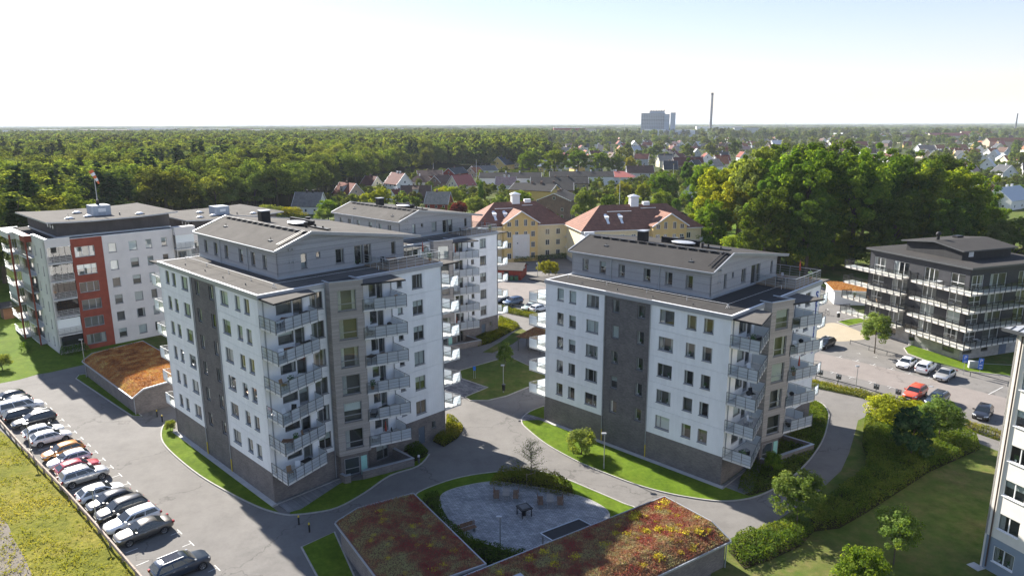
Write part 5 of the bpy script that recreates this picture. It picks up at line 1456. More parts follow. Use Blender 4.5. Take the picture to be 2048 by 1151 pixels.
def trunk_mesh(key, h, r0, zc, spread, n=6, seed=1, lean=.03):
    def mk():
        q = random.Random(seed); b = MB()
        top = Vector((q.uniform(-lean, lean) * h, q.uniform(-lean, lean) * h, h))
        mid = top * .5 + Vector((q.uniform(-.02, .02) * h, 0, 0))
        b.tube((0, 0, -.1), mid, r0, r0 * .75, 8); b.tube(mid, top, r0 * .75, r0 * .3, 7)
        for k in range(n):
            t = q.uniform(.42, .92); s = (mid + (top - mid) * ((t - .5) * 2)) if t > .5 else mid * (t * 2)
            a = 2 * PI * k / n + q.uniform(-.4, .4); e = s + Vector((math.cos(a) * spread * q.uniform(.5, .9), math.sin(a) * spread * q.uniform(.5, .9), h * q.uniform(.12, .3)))
            b.tube(s, (s + e) / 2 + Vector((0, 0, .03 * h)), r0 * .38, r0 * .22, 6); b.tube((s + e) / 2 + Vector((0, 0, .03 * h)), e, r0 * .22, r0 * .08, 5)
        return b.mesh('trunk', m_bark)
    return cached(('trunk', key), mk)
TREES = {}
def kind(nm, crown, trunk): TREES.setdefault(nm, []).append((crown, trunk))
for i in range(4):
    kind('big', crown_mesh(('big', i), 26000, 5.6, 1.6, 18, .20, 170, L_mid, 20 + i, 'egg', .19, .35), trunk_mesh(('big', i), 13, .42, 10, 4, 7, i))
    kind('bigdark', crown_mesh(('bigd', i), 26000, 5.6, 1.2, 18, .20, 170, L_dark, 30 + i, 'egg', .19, .35), trunk_mesh(('big', i), 13, .42, 10, 4, 7, i))
for i in range(2):
    kind('bigyellow', crown_mesh(('bigy', i), 22000, 5.6, 1.6, 18, .22, 170, L_yel, 36 + i, 'egg', .19, .35), trunk_mesh(('big', i), 13, .42, 10, 4, 7, i))
    kind('bigpale', crown_mesh(('bigp', i), 22000, 5.6, 1.6, 18, .21, 180, L_lite, 40 + i, 'round', .19, .35), trunk_mesh(('big', i), 13, .42, 10, 4, 7, i))
    kind('willow', crown_mesh(('willow', i), 9000, 5.2, 2, 17, .30, 60, L_grey, 44 + i, 'round', .3, .3), trunk_mesh(('big', i), 13, .42, 10, 4, 7, i))
    kind('poplar', crown_mesh(('poplar', i), 9000, 2.7, 1.0, 18, .30, 70, L_dark, 48 + i, 'column', .34, .3), trunk_mesh(('pop', i), 15, .3, 10, 1.4, 7, i))
    kind('yewbush', crown_mesh(('garden', i), 7000, 2.3, .1, 4.2, .12, 80, L_lite, 52 + i, 'round', .3, .3, cw=.7, ow=1), trunk_mesh(('gd', i), 2.6, .12, 2, 1, 5, i))
    kind('yellowbush', crown_mesh(('yellowb', i), 7500, 2.3, .1, 4.2, .12, 80, L_yel, 54 + i, 'round', .3, .3, cw=.7, ow=1), trunk_mesh(('gd', i), 2.6, .12, 2, 1, 5, i))
    kind('garden', crown_mesh(('garden_m', i), 8000, 3.0, .6, 7, .16, 90, L_mid, 56 + i, 'round', .26, .3), trunk_mesh(('gt', i), 5, .18, 4, 1.8, 6, i))
    kind('winebush', crown_mesh(('wine', i), 4000, 2.4, .4, 5, .2, 40, L_wine, 58 + i, 'round', .35, .3), trunk_mesh(('gd', i), 2.6, .12, 2, 1, 5, i))
for i in range(3):
    kind('young', crown_mesh(('young', i), 11000, 1.75, 1.1, 5.6, .085, 130, L_young, 60 + i, 'round', .24, .2, cw=.8, ow=.9), trunk_mesh(('young', i), 4.4, .07, 3.5, 1.2, 8, i))
for i in range(5):
    kind('forest', crown_mesh(('forest', i), 7500, 5.3, 2.2, 15.5 + (i % 3), .25, 60 + 30 * (i % 3), L_forest, 70 + i, ['egg', 'round', 'egg', 'round', 'egg'][i], .25, .45, cw=.45, ow=1.3), trunk_mesh(('forest', i), 12, .28, 9, 3, 5, i))
for i in range(3):
    kind('bushpine', crown_mesh(('bushpine', i), 9000, 3.3, .5, 9, .19, 110, L_pine, 180 + i, 'egg', .2, .2), trunk_mesh(('bp', i), 7, .16, 4, 1.4, 6, i))
    kind('pine', crown_mesh(('pine', i), 4500, 3.8, 1.5, 19.5, .30, 120, L_pine, 80 + i, 'cone', .16, .1, cw=.4, ow=1.2), trunk_mesh(('pine', i), 15.5, .24, 9, 1.6, 5, i))
def tree(knd, x, y, h, label, group=None, name='tree', cat='tree', seed=None, wide=1.0, z=0, base_h=None):
    q = random.Random(seed if seed is not None else hash((round(x, 2), round(y, 2))) % 99991)
    cr, tr = q.choice(TREES[knd])
    H0 = {'big': 18, 'bigdark': 18, 'bigyellow': 18, 'bigpale': 18, 'willow': 17, 'poplar': 18, 'yewbush': 4.2, 'yellowbush': 4.2, 'garden': 7, 'winebush': 5, 'young': 5.6, 'forest': 15.5, 'pine': 17.5, 'bushpine': 9}[knd]
    s = h / H0
    r = thing(name, label, cat, (x, y, z), q.uniform(0, 6.28), group, (s * wide, s * wide, s))
    ob('trunk', tr, r); ob('crown', cr, r)
    return r
def cover(name, polys, h, density, leaf, mat, label=None, seed=1, lump=1.3, hvar=.5, kindstuff=True, z=0.0, edge=.25):
    """leafy ground cover / hedge over a surveyed polygon"""
    r = np.random.default_rng(seed)
    Ps, Ts, Ns = [], [], []
    for poly in polys:
        A = np.array(poly); x0, y0 = A.min(0); x1, y1 = A.max(0)
        n = int((x1 - x0) * (y1 - y0) * density)
        x = r.uniform(x0, x1, n); y = r.uniform(y0, y1, n)
        c = np.zeros(n, bool); dmin = np.full(n, 9.)
        k = len(A)
        for i in range(k):
            (xi, yi), (xj, yj) = A[i], A[i - 1]
            c ^= ((yi > y) != (yj > y)) & (x < (xj - xi) * (y - yi) / (yj - yi + 1e-12) + xi)
            ex, ey = xj - xi, yj - yi; t = np.clip(((x - xi) * ex + (y - yi) * ey) / (ex * ex + ey * ey + 1e-9), 0, 1)
            dmin = np.minimum(dmin, np.hypot(x - xi - t * ex, y - yi - t * ey))
        x, y, dm = x[c], y[c], dmin[c]
        vn = value_noise(x, y, lump, seed) * .65 + value_noise(x, y, lump * .35, seed + 5) * .35
        hh = h * (1 - hvar + 2 * hvar * vn) * np.sqrt(np.clip(dm / edge, .12, 1))
        u = r.uniform(0, 1, len(x)) ** .45
        Ps.append(np.stack([x, y, z + hh * u], 1))
        Ts.append(.15 + .55 * value_noise(x, y, lump * 1.7, seed + 11) + r.uniform(-.2, .35, len(x)))
        e = .15; gx = value_noise(x + e, y, lump * .6, seed) - value_noise(x - e, y, lump * .6, seed); gy = value_noise(x, y + e, lump * .6, seed) - value_noise(x, y - e, lump * .6, seed)
        Ns.append(np.stack([-gx * 3, -gy * 3, np.full(len(x), .9)], 1))
    me = leaves_mesh(name, np.concatenate(Ps), leaf, mat, 0, np.concatenate(Ts), .7, r, np.concatenate(Ns))
    o = ob(name, me)
    if kindstuff: stuff(o)
    return o
def scatter_nodes(name, sources):
    """geometry nodes: instances of the source meshes on the points of a mesh"""
    ng = bpy.data.node_groups.new(name, 'GeometryNodeTree')
    ng.interface.new_socket('Geometry', in_out='INPUT', socket_type='NodeSocketGeometry'); ng.interface.new_socket('Geometry', in_out='OUTPUT', socket_type='NodeSocketGeometry')
    N = ng.nodes; Lk = ng.links
    gi, go = N.new('NodeGroupInput'), N.new('NodeGroupOutput')
    iop = N.new('GeometryNodeInstanceOnPoints')
    geo = N.new('GeometryNodeGeometryToInstance')
    for s in reversed(sources):
        oi = N.new('GeometryNodeObjectInfo'); oi.inputs['Object'].default_value = s; oi.inputs['As Instance'].default_value = True
        Lk.new(oi.outputs['Geometry'], geo.inputs[0])
    def attr(nm, dt):
        a = N.new('GeometryNodeInputNamedAttribute'); a.data_type = dt; a.inputs[0].default_value = nm; return a.outputs[0]
    Lk.new(gi.outputs[0], iop.inputs['Points']); Lk.new(geo.outputs[0], iop.inputs['Instance'])
    iop.inputs['Pick Instance'].default_value = True
    Lk.new(attr('idx', 'INT'), iop.inputs['Instance Index'])
    e2r = N.new('FunctionNodeEulerToRotation'); Lk.new(attr('rot', 'FLOAT_VECTOR'), e2r.inputs[0]); Lk.new(e2r.outputs[0], iop.inputs['Rotation'])
    Lk.new(attr('scl', 'FLOAT_VECTOR'), iop.inputs['Scale'])
    Lk.new(iop.outputs[0], go.inputs[0])
    return ng
def scatter(name, P, idx, rot, scl, ng):
    me = bpy.data.meshes.new(name); n = len(P)
    me.vertices.add(n); me.vertices.foreach_set('co', np.asarray(P, np.float32).ravel())
    a = me.attributes.new('idx', 'INT', 'POINT'); a.data.foreach_set('value', np.asarray(idx, np.int32))
    a = me.attributes.new('rot', 'FLOAT_VECTOR', 'POINT'); a.data.foreach_set('vector', np.asarray(rot, np.float32).ravel())
    a = me.attributes.new('scl', 'FLOAT_VECTOR', 'POINT'); a.data.foreach_set('vector', np.asarray(scl, np.float32).ravel())
    me.update()
    o = stuff(ob(name, me)); md = o.modifiers.new('scatter', 'NODES'); md.node_group = ng
    return o
# ================================================================== the place
# ------------------------------------------------------------------ ground
m_terrain = ground_mat('field_ground', [(.25, (0.02625, 0.0375, 0.009)), (.5, (0.045, 0.05625, 0.015)), (.75, (0.09, 0.08625, 0.03375))], .004, .03, .95, 0)
m_meadow = ground_mat('dry_meadow', [(.28, (0.06961, 0.0819, 0.00945)), (.46, (0.131, 0.1351, 0.01838)), (.62, (0.2129, 0.1802, 0.03675)), (.8, (0.2457, 0.2048, 0.0525))], .16, 1.4, .95, .8, 3, .15, wear=(.7, .7, 1.25))
m_lawn = ground_mat('mown_lawn', [(.25, (0.04277, 0.08446, 0.00648)), (.5, (0.08165, 0.1285, 0.01037)), (.75, (0.1244, 0.1579, 0.01944))], .22, 2.2, .95, .6, 10, .05, wear=(.55, .72, 1.3))
m_lawn_dry = ground_mat('patchy_lawn', [(.30, (.034, .070, .012)), (.46, (.070, .100, .020)), (.56, (.105, .112, .032)), (.68, (.17, .135, .06))], .14, .9, .95, .7, 8, .06, wear=(.6, .7, 1.3))
m_asph = ground_mat('asphalt', [(.2, (0.1159, 0.1085, 0.101)), (.5, (0.1496, 0.1406, 0.1309)), (.8, (0.1833, 0.172, 0.1586))], .10, 3.5, .92, .25, 90, .01, spec=.3, wear=(.35, .80, 1.16), cracks=.07)
m_asph2 = ground_mat('pinkish_asphalt', [(.2, (0.1496, 0.1309, 0.1197)), (.5, (0.1945, 0.1705, 0.1549)), (.8, (0.2244, 0.1982, 0.1795))], .10, 3.5, .92, .2, 90, .01, spec=.3, wear=(.35, .84, 1.12), cracks=.06)
m_sand = ground_mat('sand_gravel', [(.3, (0.3024, 0.2592, 0.1872)), (.7, (0.3744, 0.324, 0.2448))], .5, 8, .95, .2, 60, .01)
m_gravel = ground_mat('grey_gravel', [(.3, (0.136, 0.12, 0.1)), (.7, (0.216, 0.192, 0.164))], .4, 9, .95, .5, 40, .03)
m_kerb = M('granite_kerb', (0.32, 0.304, 0.28), .85, var=.15, scale=2)
m_paint = M('road_paint', (.46, .455, .44), .75, var=.3, scale=3)
m_soilbed = ground_mat('planting_bed', [(.3, (0.018, 0.0168, 0.009)), (.7, (0.042, 0.036, 0.018))], 1, 5, .95, .5, 12, .05)
m_sett = brick_mat('grey_setts', (.235, .235, .235), (.165, .165, .17), (.10, .10, .10), .21, .14, .014)
def flat_brick(name, c1, c2, mo, w, h, ms):
    m, nt, b = newmat(name)
    t = nt.nodes.new('ShaderNodeTexBrick'); tc = nt.nodes.new('ShaderNodeTexCoord')
    mp = nt.nodes.new('ShaderNodeMapping'); mp.inputs['Rotation'].default_value = (0, 0, .4)
    nt.links.new(tc.outputs['Object'], mp.inputs[0]); nt.links.new(mp.outputs[0], t.inputs['Vector'])
    t.inputs['Scale'].default_value = 1; t.inputs['Brick Width'].default_value = w; t.inputs['Row Height'].default_value = h; t.inputs['Mortar Size'].default_value = ms
    for k, c in (('Color1', c1), ('Color2', c2), ('Mortar', mo)): t.inputs[k].default_value = (*c, 1)
    c = mixc(nt, 1.0, t.outputs[0], ramp(nt, noise(nt, .6, 4), [(.3, (.75, .75, .77)), (.7, (1.2, 1.18, 1.15))]), 'MULTIPLY')
    nt.links.new(c, b.inputs['Base Color']); b.inputs['Roughness'].default_value = .9; b.inputs['Specular IOR Level'].default_value = .25
    bump(nt, b, t.outputs['Fac'], -.5, .01)
    return m
m_pave = flat_brick('plaza_setts', (.36, .365, .37), (.23, .235, .245), (.13, .13, .13), .42, .21, .018)
m_slabs = flat_brick('mixed_paving', (0.21, 0.21, 0.217), (0.091, 0.091, 0.105), (0.056, 0.056, 0.056), .6, .3, .02)
structure(ob('terrain', MB().add([(-30000, -8000, -.08), (30000, -8000, -.08), (30000, 40000, -.08), (-30000, 40000, -.08)], [(0, 1, 2, 3)]).mesh('terrain', m_terrain)))
sheet('ground_grass', W([(-1400, 900), (-900, 560), (0, 470), (420, 430), (800, 400), (1100, 380), (1500, 400), (2300, 420), (3200, 700), (3200, 1400)]) + [(90, 10), (-90, 10)], -.05, m_lawn_dry)
sheet('meadow', W([(-10, 846), (45, 897), (90, 943), (142, 995), (180, 1036), (225, 1089), (277, 1149), (360, 1260), (-500, 1260), (-900, 1000), (-500, 700)]), -.02, m_meadow)
sheet('lawn_strip', W([(-700, 600), (0, 560), (110, 560), (240, 600), (300, 660), (262, 712), (167, 729), (101, 744), (76, 748), (37, 759), (0, 766), (-300, 840)]), -.01, m_lawn)
sheet('gravel_patch', smooth_poly(W([(-60, 1010), (8, 1040), (26, 1075), (52, 1120), (66, 1175), (20, 1240), (-120, 1200)]), 4), -.012, m_gravel)
asphalt = W([(-14, 848), (47, 899), (92, 945), (144, 997), (182, 1038), (227, 1091), (279, 1151), (355, 1250), (700, 1300), (1480, 1260), (1440, 1095), (1462, 1075), (1504, 1060), (1550, 1043), (1600, 1010), (1640, 980), (1682, 941), (1698, 906), (1711, 861), (1716, 840), (1735, 831), (1765, 831), (1773, 811), (1712, 792), (1631, 775), (1057, 634), (1014, 625), (960, 612), (700, 590), (262, 712), (167, 729), (101, 744), (76, 748), (37, 759), (0, 766), (-300, 838)])
sheet('asphalt_road', asphalt, 0, m_asph)
sheet('parking_lot', W([(900, 585), (1005, 610), (1060, 624), (1631, 760), (1720, 782), (1800, 808), (1990, 874), (2300, 985), (2300, 800), (2013, 752), (1865, 716), (1800, 672), (1740, 640), (1640, 570), (1420, 540), (1180, 515), (1080, 510), (985, 515), (940, 540)]), -.004, m_asph)
sheet('parking_lane', W([(1560, 690), (1625, 702), (1678, 714), (1746, 729.5), (1817, 747), (1870, 760), (2010, 795), (2300, 880), (2300, 915), (2010, 838), (1900, 805), (1782, 773.4), (1703, 753), (1667, 744), (1560, 720)]), .004, m_asph2)
sheet('sand_court', smooth_poly(W([(1600, 664), (1634, 652), (1663, 645), (1690, 651), (1731, 668), (1733, 677), (1690, 682), (1663, 681), (1625, 676)]), 4), .004, m_sand)
sheet('footpath', W([(1760, 835), (1773, 811), (1830, 825), (1900, 848), (1994, 880), (2200, 950), (2200, 985), (1992, 900), (1900, 861), (1830, 846)]), .0, m_asph)
court = W([(975, 545), (1040, 563), (1100, 575), (1130, 590), (1050, 597), (1000, 590), (940, 575)])
sheet('forecourt', court, .004, m_asph2)

def lawn(name, pts, mat=None, kerb=True, z=.07, n=4, smooth=True, closed_kerb=True, kerb_pts=None):
    poly = smooth_poly(pts, n) if smooth else pts
    o = sheet(name, poly, z, mat or m_lawn, skirt=z + .02)
    if kerb:
        b = MB(); line = kerb_pts or poly
        ribbon(b, line, .14, -.02, z + .035, closed=kerb_pts is None, side=0)
        structure(ob('kerb', b.mesh('kerb', m_kerb)))
    return o
def to_world(o, x, y): return tuple(Vector(o) + RD * x + LD * y)
A0, B0 = (-23.37, 63.48), (21.30, 66.62)
C0 = tuple(Vector((-2.49, 122.53)) - RD * 22.0)
# lawn in front of the tall block
ak = W([(346, 838), (331, 846), (323, 862), (326, 884), (350, 911), (400, 951), (460, 986), (520, 1015), (560, 1027), (580, 1030)])
aks = smooth_poly(ak, 4, False)
lawn('lawn', aks + [to_world(A0, -.6, -2.2), to_world(A0, -.55, -.3), to_world(A0, -.55, 24.2)], smooth=False, kerb_pts=aks)
a2 = W([(580, 1030), (622, 1026), (675, 1015), (730, 985), (780, 951), (836, 932), (859, 908)])
a2s = smooth_poly(a2, 4, False)
lawn('lawn', a2s + [to_world(A0, 14.7, -1.0), to_world(A0, 14.4, -3.7), to_world(A0, 8.8, -2.3), to_world(A0, 7.0, -1.2), to_world(A0, .4, -2.3)], smooth=False, kerb_pts=a2s)
def strip(name, o, pts, z, mat): return sheet(name, [to_world(o, *p) for p in pts], z, mat, skirt=z)
for o in (A0, B0):
    strip('footing_strip', o, [(-.55, -.55), (-.55, 24.4), (.05, 24.4), (.05, -.55)], .10, m_conc)
    strip('paved_strip', o, [(.06, -.06), (.06, -2.6), (1.2, -2.9), (7, -1.1), (7, -.06)], .095, m_sett)
    b = MB(); ribbon(b, [to_world(o, *p) for p in ((-.5, -.5), (7.1, -.45))], .12, 0, .16); structure(ob('kerb', b.mesh('kerb', m_kerb)))
# lawn and planting round the right block
bk = W([(1088, 812), (1060, 823), (1045, 836), (1044, 846), (1053.5, 857), (1088.6, 885.4), (1128.5, 909), (1170.7, 930), (1217.7, 948.8), (1264.6, 966.4), (1311.5, 980.4), (1358.4, 991), (1417, 1000), (1455, 1002), (1497, 997), (1535, 984), (1575, 960.5), (1598, 941.8), (1626, 911), (1647.4, 876), (1657, 838.5), (1655.7, 822), (1645, 808), (1628.7, 801), (1600, 795)])
bks = smooth_poly(bk, 4, False)
lawn('lawn', bks + [to_world(B0, 22.1, 3), to_world(B0, 22.1, .0), to_world(B0, .0, .0), to_world(B0, .0, 24.2)], smooth=False, kerb_pts=bks)
strip('footing_strip', B0, [(-.55, 22.5), (-.55, 24.6), (-2.6, 26.2), (-.3, 27.4), (.05, 24.4)], .101, m_slabs)
# the circular court with its lawn
lawn('lawn', W([(828, 993), (879, 967), (944, 950), (1030, 940.6), (1073, 941.5), (1116, 952), (1180, 978), (1245, 1006), (1275, 1022), (1260, 1075), (1100, 1165), (960, 1150), (900, 1090), (850, 1030)]), m_lawn)
plaza = smooth_poly(W([(879, 1002), (892, 1045), (922, 1068), (987, 1092), (1055.5, 1105), (1180, 1068), (1219, 1032.6), (1190, 1005), (1130, 985), (1030, 968), (978, 964), (901, 980)]), 5)
sheet('plaza_paving', plaza, .085, m_pave, skirt=.085)
b = MB(); ribbon(b, plaza, .12, .0, .11, True); structure(ob('kerb', b.mesh('kerb', m_kerb)))
lawn('lawn', W([(603, 1094), (669, 1064), (712, 1160), (660, 1200)]), m_lawn, smooth=False)
# middle court
lawn('lawn', W([(920, 741), (1017, 712.8), (1092, 747), (1090, 762), (1057, 774), (1013, 792), (975, 800.8), (940, 800.8), (930, 794), (976, 775), (923, 757)]), m_lawn_dry, smooth=False)
sheet('paved_patch', W([(870, 770), (921, 757.5), (974, 775), (926, 796), (895, 805)]), .06, m_slabs, skirt=.06)
lawn('lawn', W([(966, 704), (1002, 683), (1028, 664), (1040, 656), (1058, 664), (1024, 688), (985, 705)]), m_lawn_dry, smooth=False, kerb=False, z=.04)
# lawns by the garage, the black block, and the wide lawn on the right
Hdir = GRID
lawn('lawn', W([(152, 757), (158, 750), (175, 748), (285, 833), (264, 832)]), m_lawn, smooth=False)
lawn('lawn', W([(1808, 696), (1815, 707), (1865, 726), (1930, 742), (2012, 751), (2200, 790), (2200, 740), (1940, 726), (1920, 721), (1850, 699), (1823, 690)]), m_lawn, smooth=False)
lawn('lawn', W([(1674, 643.5), (1700, 638), (1726, 636), (1729, 645), (1697, 652)]), m_lawn, smooth=False)
sheet('wide_lawn', W([(1440, 1095), (1462, 1075), (1504, 1060), (1550, 1043), (1600, 1010), (1640, 980), (1682, 941), (1698, 906), (1711, 861), (1716, 840), (1735, 831), (1760, 833), (1830, 846), (1900, 861), (1992, 900), (2400, 1040), (2600, 1500), (1300, 1500)]), .02, m_lawn_dry)
sheet('rear_lawn', W([(1095, 505), (1150, 460), (1180, 440), (1300, 430), (1500, 440), (1420, 530), (1180, 513)]), .0, m_lawn)
# painted parking marks
def tmarks(b, pts, direction, stem=.9, bar=.55):
    for p in pts:
        p = Vector(p); d = Vector(direction); n = Vector((-d.y, d.x))
        for a, c, w in ((p - n * bar, p + n * bar, .085), (p, p + d * stem, .085)):
            e = (c - a).normalized(); q = Vector((-e.y, e.x)) * w / 2
            b.add([(*(a - q), .011), (*(c - q), .011), (*(c + q), .011), (*(a + q), .011)], [(0, 1, 2, 3)])
b = MB()
O = Vector(G(191, 903.5)); T = -LD
def lot(t, s): return tuple(O + T * t + RD * s)
tmarks(b, [lot(2.62 * k, .1 + .012 * k) for k in range(-8, 14)], -RD, .8)
for k in range(-8, 14):
    p = Vector(lot(2.62 * k, -4.4)); e = p + RD * 1.0; q = T * .05
    b.add([(*(p - q), .011), (*(e - q), .011), (*(e + q), .011), (*(p + q), .011)], [(0, 1, 2, 3)])
up = W([(1678, 714), (1712, 721.7), (1746, 729.5), (1781.6, 738), (1817, 747), (1855.5, 756)]); lo = W([(1667, 744), (1703.4, 753), (1744, 763.4), (1782.5, 773.4)])
row = (Vector(up[-1]) - Vector(up[0])).normalized(); perp = Vector((-row.y, row.x))
if perp.y < 0: perp = -perp
tmarks(b, up, perp); tmarks(b, lo, -perp)
for k in range(5):
    p = Vector(up[0]) + row * (k - .5) * 2.6 + perp * 4.2; tmarks(b, [tuple(p)], perp, .4, .35)
e0, e1 = Vector(G(1977, 788)), Vector(G(2006, 773)); q = Vector((-(e1 - e0).y, (e1 - e0).x)).normalized() * .06
b.add([(*(e0 - q), .011), (*(e1 - q), .011), (*(e1 + q), .011), (*(e0 + q), .011)], [(0, 1, 2, 3)])
structure(ob('parking_markings', b.mesh('parking_markings', m_paint)))

# ------------------------------------------------------------------ buildings
FURN = furn_protos(); FKIDS = children_map()
rootA, MA = apartment(A0, 6, 'tall white and grey block with corner balconies beside the long car row', 'tall block', 3, m_felt)
rootB, MBm = apartment(B0, 5, 'white and brown block with dark roof and blue lettering by the right lawn', 'blue lettered block', 8, m_felt_dark)
rootC, MC = apartment(C0, 5, 'white block with grey attic storey half hidden behind the tall block', 'rear block', 14, m_felt)
# blue letters down the corner of the right block
for i, ch in enumerate(['S', 't', 'I', 'l', 'l', 'i', 'c', 'a']):
    cu = bpy.data.curves.new('letter', 'FONT'); cu.body = ch; cu.size = 1.3; cu.offset = .025; cu.extrude = .03; cu.align_x = 'CENTER'
    t_ = bpy.data.objects.new('tmp', cu); COL.objects.link(t_)
    me = bpy.data.meshes.new_from_object(t_.evaluated_get(bpy.context.evaluated_depsgraph_get())); bpy.data.objects.remove(t_)
    me.name = 'letter'; me.materials.clear(); me.materials.append(cached('blueletter', lambda: M('blue_letter', (.02, .06, .32), .4, var=0)))
    ob('letter', me, rootB, (20.9, -.06, 16.05 - .95 * i), rot=(PI / 2, 0, 0), sc=(1.15, 1.0, 1))
m_felt2 = m_felt
D0 = (-73.19, 110.2)
rootD, MD, zD = red_block(D0, 'off white block with rust red strip and dark attic at left', 21)
rootE, ME, zE = red_block(to_world(D0, 25, 9), 'second dark attic block behind the rust red one, mostly hidden', 22, 5)
# windsock on the plant room
px = MD @ Vector((10.7, 8.8, zD + 1.7))
ws = thing('windsock', 'orange and white windsock on a tall pole above the roof plant box', 'windsock', px)
hp = height_at(px.x, px.y, 344) - px.z
ob('pole', MB().tube((0, 0, 0), (0, 0, hp), .09, .05, 8).mesh('pole', m_steel), ws); ob('pole_foot', MB().tube((0, 0, 0), (0, 0, .9), .28, .2, 8).mesh('pole_foot', m_black), ws)
b = MB(); m_or = M('windsock_orange', (.62, .16, .05), .7, var=.05); a, d = Vector((-.35, -.2, hp + .5)), Vector((.42, .12, -.95)).normalized()
for k in range(5): b.tube(a + d * k * .5, a + d * (k + 1) * .5, .40 - .05 * k, .40 - .05 * (k + 1), 12, k % 2, caps=False)
ob('sock', b.mesh('sock', [m_or, m_plasticw]), ws)
FANG = R(110) - PI / 2
rootF, MF = black_block((69.8, 105.9), FANG, 'black four storey block with long pale edged balconies on the right', 31)
rootG = pale_block((39.22, 53.05), R(111) - PI / 2, 'tall cream block with blue grey base cut by the right edge')
for fz, x, y, kd, nm, rz in ((5.55, -1.0, 17.3, 'chair_tan', 'tan chair on the second balcony of the black block, left end', .4), (5.55, -1.0, 15.4, 'chair_tan', 'tan chair on the second balcony of the black block, near the middle', 1), (11.15, -.9, 4.5, 'table_white', 'white table on the top balcony of the black block', .2),
                         (8.35, -.9, 3.6, 'table_black', 'black table on the third balcony of the black block', .3), (8.35, -1.0, 1.8, 'chair_grey', 'grey chair on the third balcony of the black block', 2), (2.75, 2, -1.0, 'table_white', 'white table on the lowest balcony of the black block', 1.2), (5.55, -1.0, 20.6, 'plant_pot', 'leafy plant in tan pot on the second balcony end of the black block', 0)):
    p = MF @ Vector((x, y, fz)); copy_thing(FURN[kd], FKIDS, p, FANG + rz, nm, 'balcony furniture of the black block')
y1 = yellow_block((3.0, 191.5), R(17), 26, -1.2, 'yellow gabled block with brown roof behind the red shed', 41)
y2 = yellow_block((34.2, 184.0), R(13), 33, 6.5, 'yellow gabled block with white chimney behind the right block', 42)
# sedum roofed garages
ho = (-48.3, 85.15)
shd1, rf1, zf1 = shed('garage', 'long brick garage with orange sedum roof left of the tall block', 'garage', ho, GRID, 21.0, 8.5, 2.4, 3.25, 3.6, 1.4, m_brick, True, 51)
ob('garage_door', MB().box(5.6, .25, 0, 6.9, .31, 2.1).mesh('garage_door', m_metal_d), shd1)
JA = math.atan2(-7.46, 4.85)     # direction of the left wing's eave
jo = Vector((-15.43, 55.83)); jd = Vector((math.cos(JA), math.sin(JA)))
# left wing: local y runs along -jd so the gable end sits at y = 0
lw, rfl, zfl = shed('garden_shed', 'brick outbuilding wing with dark red sedum roof left of the round court', 'outbuilding', tuple(jo), JA + PI / 2, 0.0, 7.45, 2.5, 3.2, 3.0, 2.05, m_brick, False, 52, L0=-13.0)
ro = Vector((18.08, 52.85)); ra = math.atan2(ro.y - 48.26, ro.x - 11.18)
rw, rfr, zfr = shed('garden_shed', 'brick outbuilding wing with yellow flowering sedum roof below the right block', 'outbuilding', tuple(ro), ra + PI / 2, 27.0, 7.6, 2.5, 3.2, 3.0, 2.05, m_brick, False, 53)
# ------------------------------------------------------------------ cars
lotang = GRID
cars_left = [  # along, kind, paint, nose (1 aisle, -1 fence), cross position, label, options
 (29.9, 'suv', 'navy', 1, -2.1, 'dark navy estate SUV nearest the bottom edge, nose to the lane', dict(roofrails=True, sunroof=True)),
 (21.95, 'sedan', 'bronze', -1, -2.3, 'grey brown saloon parked nose to the fence, last before the empty bays', {}),
 (19.35, 'wagon', 'white', -1, -2.4, 'white estate car with nose to the fence beside the grey brown saloon', {}),
 (16.8, 'suv', 'black', -1, -2.5, 'black SUV with nose to the fence beside the white estate car', {}),
 (14.2, 'hatch', 'darkgrey', -1, -2.7, 'dark grey hatchback with nose to the fence beside the black SUV', {}),
 (11.65, 'hatch', 'white', 1, -2.8, 'white hatchback with nose to the lane beside the dark grey one', {}),
 (6.65, 'suv', 'silver', 1, -2.9, 'silver high hatchback with black wheels, next to the red car', dict(roofrails=True)),
 (4.05, 'hatch', 'red', 1, -2.8, 'only dark red hatchback in the left row', {}),
 (1.3, 'hatch', 'white', -1, -2.9, 'white hatchback between the orange and the dark red car', {}),
 (-1.5, 'hatch', 'orange', -1, -2.8, 'only orange hatchback in the left row', {}),
 (-6.7, 'hatch', 'white', 1, -2.75, 'white hatchback next to the gap before the orange car', {}),
 (-9.25, 'hatch', 'white', 1, -2.9, 'white hatchback beside the dark grey estate, behind a lamp post', {}),
 (-14.1, 'wagon', 'darkgrey', -1, -2.8, 'dark grey estate car with nose to the fence', dict(roofrails=True)),
 (-17.0, 'wagon', 'black', 1, -3.1, 'black car between the white van and the grey estate', {}),
 (-19.7, 'van', 'white', 1, -3.0, 'white van near the far end of the left row', {}),
 (-22.5, 'hatch', 'black', -1, -3.2, 'black hatchback beside the white van', {}),
 (-25.2, 'hatch', 'darkgrey', -1, -3.4, 'dark hatchback at the far end of the left row', {}),
]
for t, kd, col, nose, s, lab, opt in cars_left:
    x, y = lot(t, s)
    car(kd, col, x, y, GRID + (0 if nose > 0 else PI) + random.uniform(-.02, .02), lab, 'cars parked along the fence', **opt)
rowang = math.atan2(row.y, row.x); pa = math.atan2(perp.y, perp.x)
